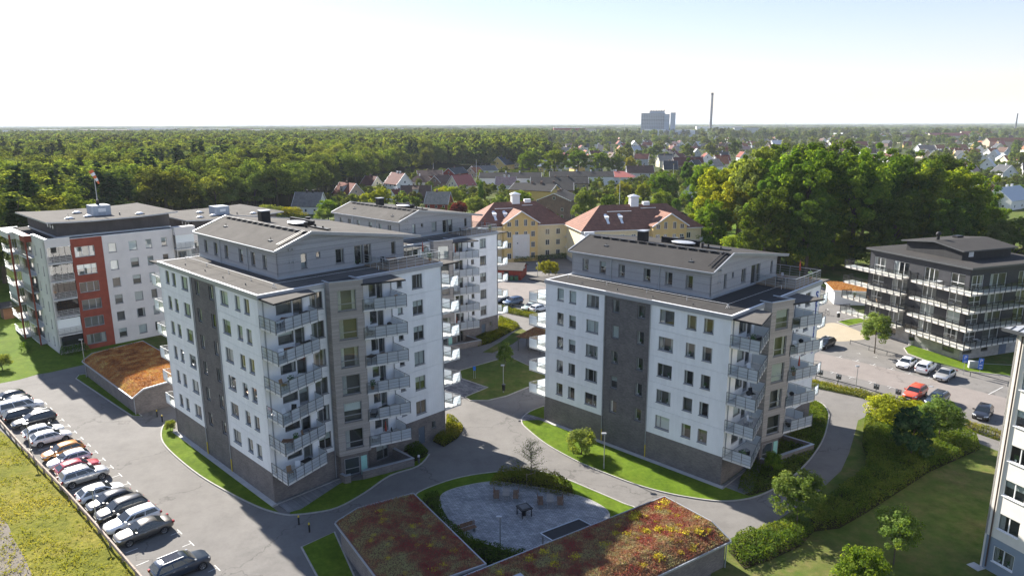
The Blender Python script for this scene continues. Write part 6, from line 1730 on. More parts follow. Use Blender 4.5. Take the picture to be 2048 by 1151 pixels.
for px_, py_, kd, col, a, lab in (
    (1812, 733, 'hatch', 'white', pa + PI, 'white car with nose to the lane, left of three beside the lawn'),
    (1851, 742, 'suv', 'white', pa, 'white SUV with its tail to the lane, middle of three'),
    (1889, 756, 'sedan', 'silver', pa + PI, 'silver saloon with black roof glass, right of three'),
    (1829, 794, 'suv', 'redorange', pa + PI, 'bright red SUV parked behind the hedge'),
    (1873, 806, 'wagon', 'navy', pa + PI, 'dark blue estate car beside the bright red SUV'),
    (1965, 832, 'hatch', 'black', pa + PI + .1, 'black hatchback parked alone behind the hedge'),
    (1649, 693, 'wagon', 'black', pa + PI, 'black car half hidden by the lower balconies, in the tree shadow')):
    x, y = G(px_, py_); car(kd, col, x, y, a, lab, 'cars in the right car park', roofrails=kd == 'wagon')
for px_, py_, kd, col, a, lab in ((1026, 609, 'suv', 'blue', pa + PI, 'dark blue SUV seen between the blocks'), (1062, 619, 'hatch', 'green', pa + PI, 'pale green car next to the white one between the blocks'), (1078, 622, 'hatch', 'white', pa, 'white car with red lamps between the blocks'), (1004, 606, 'hatch', 'black', pa + PI, 'black car partly hidden by the balconies at the back'),
    (1131, 449, 'hatch', 'white', .3, 'white car in front of the brown brick house'), (1145, 450, 'hatch', 'darkgrey', .3, 'dark car in front of the brown brick house')):
    x, y = G(px_, py_); car(kd, col, x, y, a, lab, 'cars between the blocks', details=False)

# ------------------------------------------------------------------ fences, posts, lamps, signs
m_oldwood = M('weathered_rail', (.34, .27, .22), .9, var=.25, scale=4)
f = thing('rail_fence', 'low weathered rail fence between the meadow and the parked cars', 'fence', (*lot(0, -5.2), 0), 0)
fo = Vector(lot(0, -5.2)); pts = [Vector(lot(t, s)) - fo for t, s in ((-34, -6.6), (-17.3, -5.85), (-6.6, -5.7), (1.5, -5.4), (9.8, -5.15), (15.4, -5.05), (21.6, -5.0), (27.9, -4.95), (36, -4.9))]
for p, q in zip(pts, pts[1:]):
    ob('rail', MB().bar((p.x, p.y, .72), (q.x, q.y, .72), .13, .12).mesh('rail', m_oldwood), f); ob('rail', MB().bar((p.x, p.y, .4), (q.x, q.y, .4), .07, .10).mesh('rail', m_oldwood), f)
    n = max(1, round((q - p).length / 2.6))
    pm = cached('fpost', lambda: MB().box(-.06, -.06, -.05, .06, .06, .8).mesh('post', m_oldwood))
    for k in range(n): c = p + (q - p) * k / n; ob('post', pm, f, (c.x, c.y, 0))
def rail_fence(pts, label, h=.75, dbl=True, col=None):
    o = Vector(pts[0]); r = thing('parking_rail', label, 'railing', (*o, 0)); n = 0
    pm = cached(('rp', h), lambda: MB().box(-.04, -.04, 0, .04, .04, h).mesh('post', m_metal_d))
    for p, q in zip(pts, pts[1:]):
        p, q = Vector(p) - o, Vector(q) - o
        ob('rail', MB().bar((p.x, p.y, h - .06), (q.x, q.y, h - .06), .06, .12).mesh('rail', m_metal_d), r)
        k = max(1, round((q - p).length / 4))
        for i in range(k + 1): c = p + (q - p) * i / k; ob('post', pm, r, (c.x, c.y, 0))
rail_fence(W([(1700, 688), (1737.5, 700), (1811, 721), (1880, 735), (1940, 752), (2015, 772), (2200, 830)]), 'low dark rail between the car park and the black block')
hedge_up = W([(1000, 608), (1060, 624), (1631, 760), (1720, 783), (1800, 808), (1990, 874), (2200, 950)])
rail_fence(hedge_up, 'low dark rail along the hedge of the car park', .8)
def lamp(px_, py_, top, label, group='lamp posts', arm=.0):
    x, y = G(px_, py_); h = height_at(x, y, top)
    r = thing('lamp_post', label, 'lamp post', (x, y, 0), 0, group)
    ob('pole', MB().tube((0, 0, 0), (0, 0, .6), .085, n=10).tube((0, 0, .6), (0, 0, h), .055, .045, 10).mesh('pole', m_steel), r)
    ob('lamp_head', MB().box(-.34, -.14, h - .05, .16, .14, h + .09).mesh('lamp_head', m_metal), r)
    ob('lamp_lens', MB().box(-.30, -.11, h - .07, .12, .11, h - .051).mesh('lamp_lens', m_plasticw), r)
    return r
lamp(1207.6, 937, 867, 'lamp post on the sunny lawn in front of the right block')
lamp(1006.8, 785, 730, 'lamp post with a black bin on the middle court lawn')
lamp(1000.5, 1096, 1033, 'lamp post standing on the round court')
lamp(1710.4, 784, 734, 'lamp post in the hedge of the right car park')
lamp(63, 908, 844, 'lamp post by the rail fence behind the white hatchback')
lamp(195, 1053, 977, 'lamp post by the rail fence beside the black SUV')
lamp(173.6, 754, 676, 'lamp post at the far corner of the brick garage')
lamp(1075, 556, 527, 'lamp post beside the red shed and yellow tree')
x, y = G(1006.8, 785)
b_ = thing('litter_bin', 'black litter bin on the lamp post of the middle court', 'bin', (x + .05, y - .28, .5)); ob('bin', MB().tube((0, 0, 0), (0, 0, .85), .22, .25, 12).mesh('bin', m_black), b_); ob('lid', MB().tube((0, 0, .85), (0, 0, .92), .27, .2, 12).mesh('lid', m_metal_d), b_)
def bollard(px_, py_, lab, h=.95):
    x, y = G(px_, py_); r = thing('bollard', lab, 'bollard', (x, y, 0), 0, 'black bollards with yellow caps')
    ob('post', cached(('bo', h), lambda: MB().tube((0, 0, 0), (0, 0, h - .18), .08, n=10).mesh('post', m_black)), r); ob('cap', cached(('boc', h), lambda: MB().tube((0, 0, h - .18), (0, 0, h - .06), .082, n=10).tube((0, 0, h - .06), (0, 0, h), .08, .05, 10).mesh('cap', m_yellow)), r)
bollard(598, 1048, 'left of two black bollards at the corner of the tall block')
bollard(619, 1063, 'right of two black bollards at the corner of the tall block')
bollard(314.6, 833, 'black bollard near the end wall of the brick garage, farther one'); bollard(325, 843, 'black bollard near the end wall of the brick garage, nearer one')
x, y = G(838, 926); r = thing('bollard_lamp', 'short grey bollard lamp on the grass by the terrace wall', 'bollard lamp', (x, y, 0)); ob('post', MB().box(-.1, -.1, 0, .1, .1, .8).mesh('post', m_metal_d), r); ob('lamp_head', MB().box(-.11, -.11, .8, .11, .11, .98).mesh('lamp_head', m_plasticw), r)
for i, (px_, py_, w_) in enumerate(((1640, 755, 'left'), (1676.5, 764, 'second'), (1751.7, 784, 'third'), (1795.5, 795, 'right'))):
    x, y = G(px_, py_); r = thing('heater_post', f'{w_} of four dark engine heater posts along the hedge', 'heater post', (x, y, 0), rowang, 'engine heater posts')
    ob('post', cached('hpp', lambda: MB().box(-.05, -.05, 0, .05, .05, .75).mesh('post', m_steel)), r); ob('socket_box', cached('hpb', lambda: MB().box(-.34, -.1, .5, -.04, .1, 1.2).box(.04, -.1, .5, .34, .1, 1.2).mesh('socket_box', m_metal_d)), r); ob('label_plate', cached('hpl', lambda: MB().box(-.28, -.115, .95, -.1, -.101, 1.12).box(.1, -.115, .95, .28, -.101, 1.12).mesh('label_plate', m_plasticw)), r)
m_signblue = M('sign_blue', (.02, .12, .48), .4, var=0)
def text_mesh(body, size, mat, ex=.004):
    cu = bpy.data.curves.new('lettering', 'FONT'); cu.body = body; cu.size = size; cu.extrude = ex; cu.align_x = 'CENTER'
    t = bpy.data.objects.new('tmp', cu); COL.objects.link(t)
    me = bpy.data.meshes.new_from_object(t.evaluated_get(bpy.context.evaluated_depsgraph_get())); bpy.data.objects.remove(t)
    me.name = 'lettering'; me.materials.clear(); me.materials.append(mat); return me
for px_, py_, top, w_, n in ((1926, 749, 712, 'left', 1), (1958, 752, 719, 'right', 2)):
    x, y = G(px_, py_); h = height_at(x, y, top); r = thing('parking_sign', f'{w_} of two blue parking signs by the lawn of the black block', 'sign', (x, y, 0), -.25, 'blue parking signs')
    ob('post', MB().tube((0, 0, 0), (0, 0, h), .03, n=8).mesh('post', m_steel), r)
    ob('plate', MB().box(-.33, -.05, h - .75, .33, -.03, h).mesh('plate', m_signblue), r); ob('lettering', text_mesh('P', .7, m_plasticw), r, (0, -.053, h - .63), rot=(PI / 2, 0, 0))
    for k in range(n): ob('plate', MB().box(-.33, -.05, h - 1.2 - .45 * k, .33, -.03, h - .8 - .45 * k).mesh('plate', m_signblue), r); ob('symbol', MB().box(-.2, -.056, h - 1.08 - .45 * k, .2, -.052, h - .98 - .45 * k).mesh('symbol', m_plasticw), r)
x, y = G(1950, 736); r = thing('electric_cabinet', 'grey electric cabinet on the grass beside the parking signs', 'cabinet', (x, y, 0), -.2); ob('body', MB().box(-.95, -.25, 0, .95, .25, 1.15).mesh('body', M('cabinet_grey', (.42, .44, .44), .6)), r); ob('door', MB().box(-.9, -.27, .1, -.02, -.251, 1.1).box(.02, -.27, .1, .9, -.251, 1.1).mesh('door', m_metal), r)
for px_, py_, w_ in ((1779, 674, 'left of the entrance'), (1822, 689, 'right of the entrance')):
    x, y = G(px_, py_); r = thing('planter', f'round concrete planter with clipped bush, {w_} of the black block', 'planter', (x, y, 0), 0, 'planters by the entrance')
    ob('pot', cached('plp', lambda: MB().tube((0, 0, 0), (0, 0, .8), .42, .5, 14).mesh('pot', m_conc)), r); ob('bush', cached('plb', lambda: leaves_mesh('bush', np.array([[.38 * math.cos(i) * ((i * .618) % 1) ** .5, .38 * math.sin(i) * ((i * .618) % 1) ** .5, .85 + .4 * ((i * .37) % 1)] for i in range(400)]), .07, L_shrub, .4)), r)
for px_, py_, h_, lab in ((1664, 645, 1.1, 'black and white post sign on the small lawn'), ):
    x, y = G(1676, 640); r = thing('waste_post', 'black waste box with white top on a post by the small lawn', 'waste box', (x, y, 0)); ob('post', MB().tube((0, 0, 0), (0, 0, 1.4), .04).mesh('post', m_steel), r); ob('box', MB().box(-.22, -.18, .6, .22, .18, 1.3).mesh('box', m_black), r); ob('lid', MB().box(-.25, -.2, 1.4, .25, .2, 1.55).mesh('lid', m_plasticw), r)
# bicycles
m_bike = M('bicycle_frame', (.05, .05, .06), .4, .3)
def bicycle(x, y, a, lab):
    r = thing('bicycle', lab, 'bicycle', (x, y, 0), a, 'parked bicycles')
    def wh():
        b = MB(); n = 18
        for k in range(n):
            p, q = 2 * PI * k / n, 2 * PI * (k + 1) / n; b.bar((.34 * math.cos(p), 0, .34 * math.sin(p)), (.34 * math.cos(q), 0, .34 * math.sin(q)), .04, .04)
        for k in range(6): p = PI * k / 3; b.bar((0, 0, 0), (.33 * math.cos(p), 0, .33 * math.sin(p)), .008, .008)
        return b.mesh('wheel', m_tyre)
    for sx in (-.52, .52): ob('wheel', cached('bw', wh), r, (sx, 0, .35))
    ob('frame', cached('bf', lambda: MB().tube((-.52, 0, .35), (-.15, 0, .85), .018).tube((-.15, 0, .85), (-.05, 0, .32), .02).tube((-.05, 0, .32), (-.52, 0, .35), .018).tube((-.05, 0, .32), (.38, 0, .82), .02).tube((-.13, 0, .78), (.38, 0, .82), .02).tube((.52, 0, .35), (.36, 0, .98), .02).mesh('frame', m_bike)), r)
    ob('saddle', cached('bsd', lambda: MB().box(-.28, -.07, .9, -.02, .07, .96).mesh('saddle', m_black)), r); ob('handlebar', cached('bh', lambda: MB().tube((.36, -.28, 1.0), (.36, .28, 1.0), .015).mesh('handlebar', m_steel)), r)
x, y = G(1652, 629); bicycle(x, y, .3, 'bicycle leaning by the rail across the sand court')
# bike shelter between the blocks: open shed with a brown sedum roof on posts
sx_, sy_ = G(1036, 672, 2.5); q = G(1072, 653.5, 2.5); sa = math.atan2(q[1] - sy_, q[0] - sx_)
sh = thing('bike_shelter', 'open bike shelter with brown roof between the blocks', 'shelter', (sx_, sy_, 0), sa)
rf_ = ob('roof', MB().box(-.2, -4.2, 2.4, 9, .2, 2.56).mesh('roof', m_soil), sh); stuff(ob('sedum_plants', leaves_mesh('sedum_plants', np.stack([rng.uniform(-.1, 8.9, 6000), rng.uniform(-4.1, .1, 6000), rng.uniform(2.56, 2.64, 6000)], 1), .06, m_sedum, 1), rf_))
for i in range(4):
    for yy in (-4, 0): ob('post', cached('shp', lambda: MB().box(-.07, -.07, 0, .07, .07, 2.4).mesh('post', m_metal_d)), sh, (.1 + 2.9 * i, yy, 0))
for i in range(6):
    p = Vector((sx_, sy_)) + Vector((math.cos(sa), math.sin(sa))) * (1.2 + i * 1.2) + Vector((math.sin(sa), -math.cos(sa))) * 2.1
    bicycle(p.x, p.y, sa + PI / 2 + random.uniform(-.15, .15), 'dark bicycle standing under the brown roofed shelter')
x, y = G(945, 770); bs = thing('bird_table_post', 'blue topped post with two legs on the middle court lawn', 'post sign', G(949, 757) + (0,), 0); ob('legs', MB().tube((-.12, 0, 0), (-.12, 0, 1.5), .03).tube((.12, 0, 0), (.12, 0, 1.5), .03).mesh('legs', m_steel), bs); ob('panel', MB().box(-.2, -.04, 1.3, .2, .04, 1.9).mesh('panel', m_signblue), bs)
# red shed with bins, white garage, small hut
s0 = Vector(G(1042, 560)); s1 = Vector(G(1053, 548)); s2 = Vector(G(1003, 553.5)); wd = 7.0; sd = s1 - s0; sa = math.atan2(sd.y, sd.x)
rs = thing('red_shed', 'red wooden shed with grey felt roof beside the yellow block', 'shed', (s0.x, s0.y, 0), sa)
m_falu = cladding_mat('red_vertical_boards', (.27, .045, .03), .15, True, .01, .12)
b = MB(); LL, WW = 7.2, 6.2; b.box(0, 0, 0, LL, WW, 2.5); b.add([(0, 0, 2.5), (LL, 0, 2.5), (LL / 2, 0, 3.5)], [(0, 1, 2)]); b.add([(0, WW, 2.5), (LL, WW, 2.5), (LL / 2, WW, 3.5)], [(0, 2, 1)]); ob('wall', b.mesh('wall', m_falu), rs)
b = MB()
for sg, x0, x1 in ((1, -.4, LL / 2), (-1, LL + .4, LL / 2)): b.add([(x0, -.5, 2.4), (x1, -.5, 3.55), (x1, WW + .4, 3.55), (x0, WW + .4, 2.4), (x0, -.5, 2.28), (x1, -.5, 3.43), (x1, WW + .4, 3.43), (x0, WW + .4, 2.28)], [(0, 1, 2, 3), (7, 6, 5, 4), (0, 4, 5, 1), (3, 2, 6, 7), (0, 3, 7, 4)])
ob('roof', b.mesh('roof', m_felt), rs); ob('sign', MB().box(LL * .55, -.04, 2.0, LL * .72, -.01, 2.35).mesh('sign', m_plasticw), rs); ob('door', MB().box(-.03, 3, 0, -.005, 4.1, 2.05).mesh('door', m_black), rs)
for k in range(3):
    p = s0 + Vector((math.cos(sa), math.sin(sa))) * -.7 + Vector((-math.sin(sa), math.cos(sa))) * (1 + 1.1 * k)
    r = thing('wheelie_bin', 'green wheelie bin by the wall of the red shed', 'bin', (p.x, p.y, 0), sa, 'green bins by the red shed'); ob('bin', cached('wb', lambda: MB().box(-.35, -.4, .1, .35, .4, 1.1).mesh('bin', M('bin_green', (.04, .12, .06), .6))), r); ob('lid', cached('wbl', lambda: MB().box(-.38, -.43, 1.1, .38, .43, 1.18).mesh('lid', m_metal_d)), r)
gr = thing('garage', 'low white garage with orange sedum roof left of the black block', 'garage', (66, 141.6, 0), R(-12)); ob('wall', MB().box(0, 0, 0, 11, 8, 2.75).mesh('wall', m_plasticw), gr)
r_ = ob('roof', MB().box(-.5, -.5, 2.76, 11.5, 8.5, 3.0).mesh('roof', [m_plasticw]), gr); ob('sedum_bed', MB().box(-.35, -.35, 3.0, 11.35, 8.35, 3.04).mesh('sedum_bed', m_soil_o), r_); stuff(ob('sedum_plants', leaves_mesh('sedum_plants', np.stack([rng.uniform(-.3, 11.3, 9000), rng.uniform(-.3, 8.3, 9000), rng.uniform(3.04, 3.12, 9000)], 1), .07, m_sedum_o, 1), r_))
x, y = G(30, 632); hut = thing('hut', 'small brown wooden hut on the lawn left of the rust red block', 'hut', (x, y, 0), GRID); ob('wall', MB().box(-2, -1.5, 0, 2, 1.5, 2.3).mesh('wall', M('brown_boards', (.22, .11, .06), .85, var=.2)), hut); ob('roof', MB().add([(-2.4, -1.9, 2.3), (2.4, -1.9, 2.3), (2.4, 1.9, 2.75), (-2.4, 1.9, 2.75), (-2.4, -1.9, 2.15), (2.4, -1.9, 2.15), (2.4, 1.9, 2.6), (-2.4, 1.9, 2.6)], [(0, 1, 2, 3), (0, 4, 5, 1), (1, 5, 6, 2), (2, 6, 7, 3), (3, 7, 4, 0)]).mesh('roof', m_felt_dark), hut)
# round court: benches, tables, grill, canopy
def bench(x, y, a, lab, back=True, mat='wood'):
    r = thing('bench', lab, 'bench', (x, y, .085), a, 'benches of the round court')
    sl = cached('bslat', lambda: MB().box(-.85, -.055, 0, .85, .055, .035).mesh('slat', m_tex['wood']))
    for k in range(4): ob('slat', sl, r, (0, -.2 + .13 * k, .42))
    if back:
        for k in range(3): ob('slat', sl, r, (0, .27 + .02 * k, .58 + .13 * k), rot=(PI / 2 - .15, 0, 0))
    for sx in (-.7, .7): ob('leg', cached(('bleg', back), lambda: MB().box(-.03, -.22, 0, .03, .26, .42).box(-.03, .22, .42, .03, .28, .95 if back else .43).mesh('leg', m_steel)), r, (sx, 0, 0))
def ptable(x, y, a, lab):
    r = thing('picnic_table', lab, 'table', (x, y, .085), a, 'tables of the round court')
    sl = cached('tslat', lambda: MB().box(-.85, -.06, 0, .85, .06, .035).mesh('slat', M('grey_wood', (.24, .215, .19), .85, var=.2, scale=6)))
    for k in range(5): ob('slat', sl, r, (0, -.28 + .14 * k, .70))
    for sx in (-.65, .65): ob('leg', cached('tleg', lambda: MB().box(-.03, -.28, 0, .03, -.22, .7).box(-.03, .22, 0, .03, .28, .7).box(-.03, -.28, .62, .03, .28, .68).mesh('leg', m_steel)), r, (sx, 0, 0))
ta = GRID + .55
for i, ((tx, ty), w_) in enumerate((((-.64, 64.2), 'left'), ((3.65, 62.95), 'right'))):
    ptable(tx, ty, ta + .2, f'{w_} grey slatted table on the round court'); d = Vector((math.cos(ta + .2 + PI / 2), math.sin(ta + .2 + PI / 2)))
    bench(tx + d.x * .95, ty + d.y * .95, ta + .2, f'brown bench on the left side of the {w_} table'); bench(tx - d.x * .95, ty - d.y * .95, ta + .2 + PI, f'brown bench on the right side of the {w_} table')
bench(-4.1, 58.1, -2.6 + PI, 'dark brown bench alone near the edge of the round court')
x, y = G(1048.5, 1031); r = thing('fire_table', 'black square grill table in the middle of the round court', 'grill', (x, y, .085), .5)
ob('top', MB().box(-.6, -.6, .78, .6, .6, .9).mesh('top', m_black), r); ob('grate', MB().box(-.42, -.42, .9, .42, .42, .93).mesh('grate', m_metal_d), r); ob('column', MB().tube((0, 0, 0), (0, 0, .78), .16, n=10).mesh('column', m_black), r)
for sx in (-.5, .5):
    for sy in (-.5, .5): ob('leg', cached('fleg', lambda: MB().box(-.035, -.035, 0, .035, .035, .78).mesh('leg', m_black)), r, (sx, sy, 0))
cp = [(2.35, 53.89), (5.82, 56.15), (6.96, 54.58), (3.53, 52.37)]; c0 = Vector(cp[0]); e_ = Vector(cp[1]) - c0; ca = math.atan2(e_.y, e_.x)
can = thing('canopy', 'black roofed canopy on posts at the edge of the round court', 'canopy', (*c0, 0), ca); L_, W_ = e_.length, 2.6
rf_ = ob('roof', MB().add([(0, -W_, 2.95), (L_, -W_, 2.95), (L_, 0, 2.6), (0, 0, 2.6), (0, -W_, 2.85), (L_, -W_, 2.85), (L_, 0, 2.5), (0, 0, 2.5)], [(0, 1, 2, 3), (7, 6, 5, 4), (0, 4, 5, 1), (1, 5, 6, 2), (2, 6, 7, 3), (3, 7, 4, 0)]).mesh('roof', m_felt_black), can)
b = MB(); b.bar((0, 0, 2.57), (0, -W_, 2.92), .1, .14); b.bar((L_, 0, 2.57), (L_, -W_, 2.92), .1, .14); b.bar((0, .04, 2.57), (L_, .04, 2.57), .1, .14); ob('roof_edge', b.mesh('roof_edge', m_coping), rf_)
for x in (.15, L_ - .15): ob('post', cached('cpost', lambda: MB().box(-.05, -.05, 0, .05, .05, 2.5).mesh('post', m_steel)), can, (x, -.1, 0))
fl = Matrix.Translation((*ro, 0)) @ Matrix.Rotation(ra + PI / 2, 4, 'Z')
ob('roof_vent', MB().box(-.28, -.28, 0, .28, .28, .55).box(-.36, -.36, .62, .36, .36, .7, 1).box(-.05, -.05, .55, .05, .05, .62).mesh('roof_vent', [m_black, m_metal]), rfr, (4.3, 18.3, zfr(4.3)))
# flowering sedum tufts, each one a plant on the roof
tm = [leaves_mesh('sedum_tuft', np.stack([rng.normal(0, .16, 160), rng.normal(0, .16, 160), np.abs(rng.normal(.06, .05, 160))], 1), .055, m_sedum_y, 1.0) for _ in range(3)]
q = random.Random(4); fi = fl.inverted()
for k in range(46):
    x, y = (q.uniform(.6, 7.0), abs(q.gauss(0, 5.5)) + .4) if k < 36 else (q.uniform(.6, 7), q.uniform(3, 20))
    if y < 22: ob('sedum_tuft', tm[k % 3], rfr, (x, y, zfr(x)), q.uniform(0, 6), q.uniform(.6, 1.5))
for k in range(26):
    x, y = q.uniform(.6, 7.0), q.uniform(-12.5, -.4); ob('sedum_tuft', tm[k % 3], rfl, (x, y, zfl(x)), q.uniform(0, 6), q.uniform(.5, 1.1))
# ------------------------------------------------------------------ trees and planting close by
def tpx(knd, px_, by, top, label, group=None, name='tree', cat='tree', wide=1.0, seed=None):
    x, y = G(px_, by); return tree(knd, x, y, height_at(x, y, top), label, group, name, cat, seed, wide)
tpx('yewbush', 1163, 908, 858, 'round pale green shrub alone on the sunny lawn of the right block', name='shrub', cat='shrub', wide=.95, seed=1)
tpx('young', 1592, 1062, 944, 'young glossy leaved tree at the bend of the path below the right block', seed=2, wide=1.15)
tpx('young', 1787, 1128, 1014, 'slim young tree standing alone on the shaded lawn', seed=5, wide=.95)
tpx('garden', 1722, 1195, 1098, 'leafy tree cut off by the bottom edge right of the sedum roof', seed=3, wide=1.0)
tpx('bushpine', 1820, 922, 812, 'dark bushy pine in the shrub bed by the path', name='pine_tree', cat='pine', wide=1.0, seed=1)
tpx('young', 1876, 886, 798, 'young green tree behind the dark pine', seed=7, wide=1.25)
tpx('yellowbush', 1778, 850, 795, 'yellow green shrub between the path and the dark pine', name='shrub', cat='shrub', wide=1.2)
tpx('yellowbush', 1838, 850, 806, 'yellow green shrub behind the dark pine by the hedge', name='shrub', cat='shrub', wide=1.0)
tpx('young', 1749, 706, 628, 'thin street tree by the rail in front of the black block', seed=4, wide=1.15)
tpx('young', 1010, 743, 685, 'small staked tree on the middle court lawn', seed=9, wide=.8)
tpx('yellowbush', 1098, 553, 521, 'yellow green round tree beside the red shed', wide=1.05)
tpx('garden', 1543, 948, 905, 'dark green shrub under the balconies of the right block', name='shrub', cat='shrub', wide=.8, seed=2)
tpx('yewbush', 341, 862, 838, 'yellow green shrub at the far corner of the tall block', name='shrub', cat='shrub', wide=.8)
tpx('yewbush', 5, 738, 706, 'round shrub at the left edge of the lawn', name='shrub', cat='shrub')
tpx('yewbush', 420, 428, 388, 'round pale bush behind the dark attic roofs', name='shrub', cat='shrub', wide=1.2)
# almost bare young tree at the round court, with two stakes
x, y = G(1062, 972); h = height_at(x, y, 872)
bt = thing('bare_tree', 'thin almost leafless young tree with stakes at the round court', 'tree', (x, y, 0))
b = MB(); q = random.Random(2); b.tube((0, 0, 0), (0, 0, h * .95), .055, .012, 7)
tips = []
for k in range(46):
    z0 = h * q.uniform(.30, .85); a = q.uniform(0, 6.28); l = (h - z0) * .55 * q.uniform(.6, 1.1) + .15; e = Vector((math.cos(a) * l, math.sin(a) * l, z0 + l * .55)); b.tube((0, 0, z0), e, .018, .005, 4); tips.append(e)
    for j in range(3): s = Vector((0, 0, z0)).lerp(e, q.uniform(.3, .8)); f2 = s + Vector((q.uniform(-.4, .4), q.uniform(-.4, .4), q.uniform(.1, .4))); b.tube(s, f2, .008, .003, 4); tips.append(f2)
ob('trunk', b.mesh('trunk', m_bark), bt)
T_ = np.array([tuple(t) for t in tips]); P = np.repeat(T_, 7, 0) + rng.normal(0, .14, (len(T_) * 7, 3)); ob('crown', leaves_mesh('crown', P, .05, L_shrub), bt)
for dx, dy in ((-.45, -.3), (.4, .2)): ob('stake', cached('stake', lambda: MB().tube((0, 0, 0), (0, 0, 1.6), .04, n=6).mesh('stake', m_stem)), bt, (dx, dy, 0))
ob('stake_bar', MB().bar((-.45, -.3, 1.45), (.4, .2, 1.45), .06, .06).mesh('stake_bar', m_stem), bt)
# beds and hedges
hl = W([(1560, 762), (1631, 776), (1712, 793), (1772, 812), (1830, 826), (1900, 848), (1994, 880), (2200, 955)])
def hedge(line, w, h, label, seed, mat=None, dens=260, leaf=.075):
    b = MB(); ribbon(b, line, w, 0, .1, side=1)
    A = [Vector(p) for p in line]; n = len(A); off = []
    for i in range(n):
        d = (A[min(i + 1, n - 1)] - A[max(i - 1, 0)]).normalized(); nn = Vector((-d.y, d.x)); nn = nn if nn.y > 0 else -nn; off.append(tuple(A[i] + nn * w))
    poly = [tuple(p) for p in line] + off[::-1]
    o = cover('hedge', [poly], h, dens, leaf, mat or L_hedge, seed=seed, lump=.8, hvar=.22, kindstuff=False, edge=.3)
    return tag(o, label, 'hedge')
hedge(hl, 1.5, 1.0, 'long olive green hedge between the path and the right car park', 5)
hedge(W([(985, 617), (1014, 626.5), (1057, 635.5), (1110, 647)]), 1.6, 1.0, 'short olive green hedge seen between the two blocks', 6)
hedge(W([(120, 714), (150, 710), (182, 703)]), 1.6, 1.5, 'dark clipped hedge at the front corner of the rust red block', 7, L_dark)
hedge(W([(36, 703), (46, 706), (62, 703)]), 2.2, 1.6, 'square clipped bush on the lawn left of the rust red block', 8, L_shrub)
hedge(W([(1030, 525), (1100, 520), (1150, 516)]), 1.5, 1.5, 'dark hedge below the yellow gabled block', 9, L_dark)
bed1 = W([(1730, 836), (1727, 861), (1724, 890), (1733, 915), (1727, 948), (1698, 970), (1666, 993), (1646, 1012), (1621, 1038), (1627, 1064), (1679, 1057), (1730, 1028), (1795, 986), (1859, 944), (1924, 915), (1959, 899), (1953, 877), (1907, 864), (1859, 846), (1800, 838), (1762, 834)])
bed2 = W([(1456, 1102), (1472, 1080), (1520, 1064), (1585, 1048), (1627, 1064), (1601, 1093), (1537, 1122), (1488, 1138)])
bed3 = W([(1497, 992), (1535, 982), (1575, 958), (1598, 939), (1626, 909), (1645, 876), (1654, 838), (1653, 823), (1643, 810), (1625, 803), (1600, 806), (1575, 850), (1545, 890), (1500, 930), (1480, 960), (1475, 980)])
bed4 = W([(893, 834), (907, 840), (926, 853), (926, 860), (916, 876), (888, 894), (866, 883), (878, 870), (892, 856)])
bed5 = W([(793, 898), (835, 889), (857, 903), (850, 914), (826, 925), (815, 905)])
bed6 = W([(998, 634), (1019, 642), (1032, 648), (1040, 655), (1028, 661), (982, 686), (956, 693), (952, 677), (994, 663)])
bed7 = W([(978, 974), (1000, 955), (1050, 953), (1103, 961), (1141, 976), (1150, 995), (1107, 991), (1030, 975)])
bed8 = W([(845, 1000), (878, 990), (884, 1020), (900, 1050), (935, 1078), (985, 1099), (1056, 1112), (1040, 1150), (975, 1135), (900, 1075)])
for i, (pl, h_, d_, lf, lab, mt) in enumerate(((bed1, 1.15, 240, .085, None, L_cover), (bed2, 1.1, 260, .085, None, L_cover), (bed3, .55, 200, .075, None, L_cover), (bed4, .8, 280, .075, None, L_hedge), (bed5, .7, 240, .075, None, L_shrub), (bed6, .7, 170, .085, None, L_hedge), (bed7, 1.3, 260, .08, None, L_hedge), (bed8, .8, 240, .075, None, L_shrub))):
    cover('planting_bed', [pl], h_, d_, lf, mt, seed=60 + i, lump=1.1, hvar=.38, z=.05)
    sheet('bed_soil', pl, .078, m_soilbed)
# tufts of long grass in the meadow
n = 26000; mx, my = rng.uniform(-62, -22, n), rng.uniform(38, 92, n)
mpoly = W([(-10, 852), (45, 903), (90, 949), (142, 1001), (180, 1042), (225, 1095), (277, 1155), (330, 1215), (-200, 1260), (-300, 1000)])
k_ = np.array([inside(mpoly, a, c) for a, c in zip(mx, my)]); mx, my = mx[k_], my[k_]
keep = value_noise(mx, my, 2.2, 3) + rng.uniform(-.35, .35, len(mx)) > .45; mx, my = mx[keep], my[keep]
m_tuft = leaf_mat('long_dry_grass', (.085, .10, .020), (.145, .150, .034), (.215, .19, .06), .4, 0, 0)
r3 = 3; bx_ = np.repeat(mx, r3) + rng.normal(0, .12, len(mx) * r3); by_ = np.repeat(my, r3) + rng.normal(0, .12, len(my) * r3)
stuff(ob('long_grass', leaves_mesh('long_grass', np.stack([bx_, by_, rng.uniform(.0, .2, len(bx_))], 1), .12, m_tuft, .0, .7 * value_noise(bx_, by_, 3.0, 8) + rng.uniform(-.1, .4, len(bx_)), .3, rng, np.stack([rng.normal(0, 1, len(bx_)), rng.normal(0, 1, len(bx_)), np.full(len(bx_), .25)], 1))))

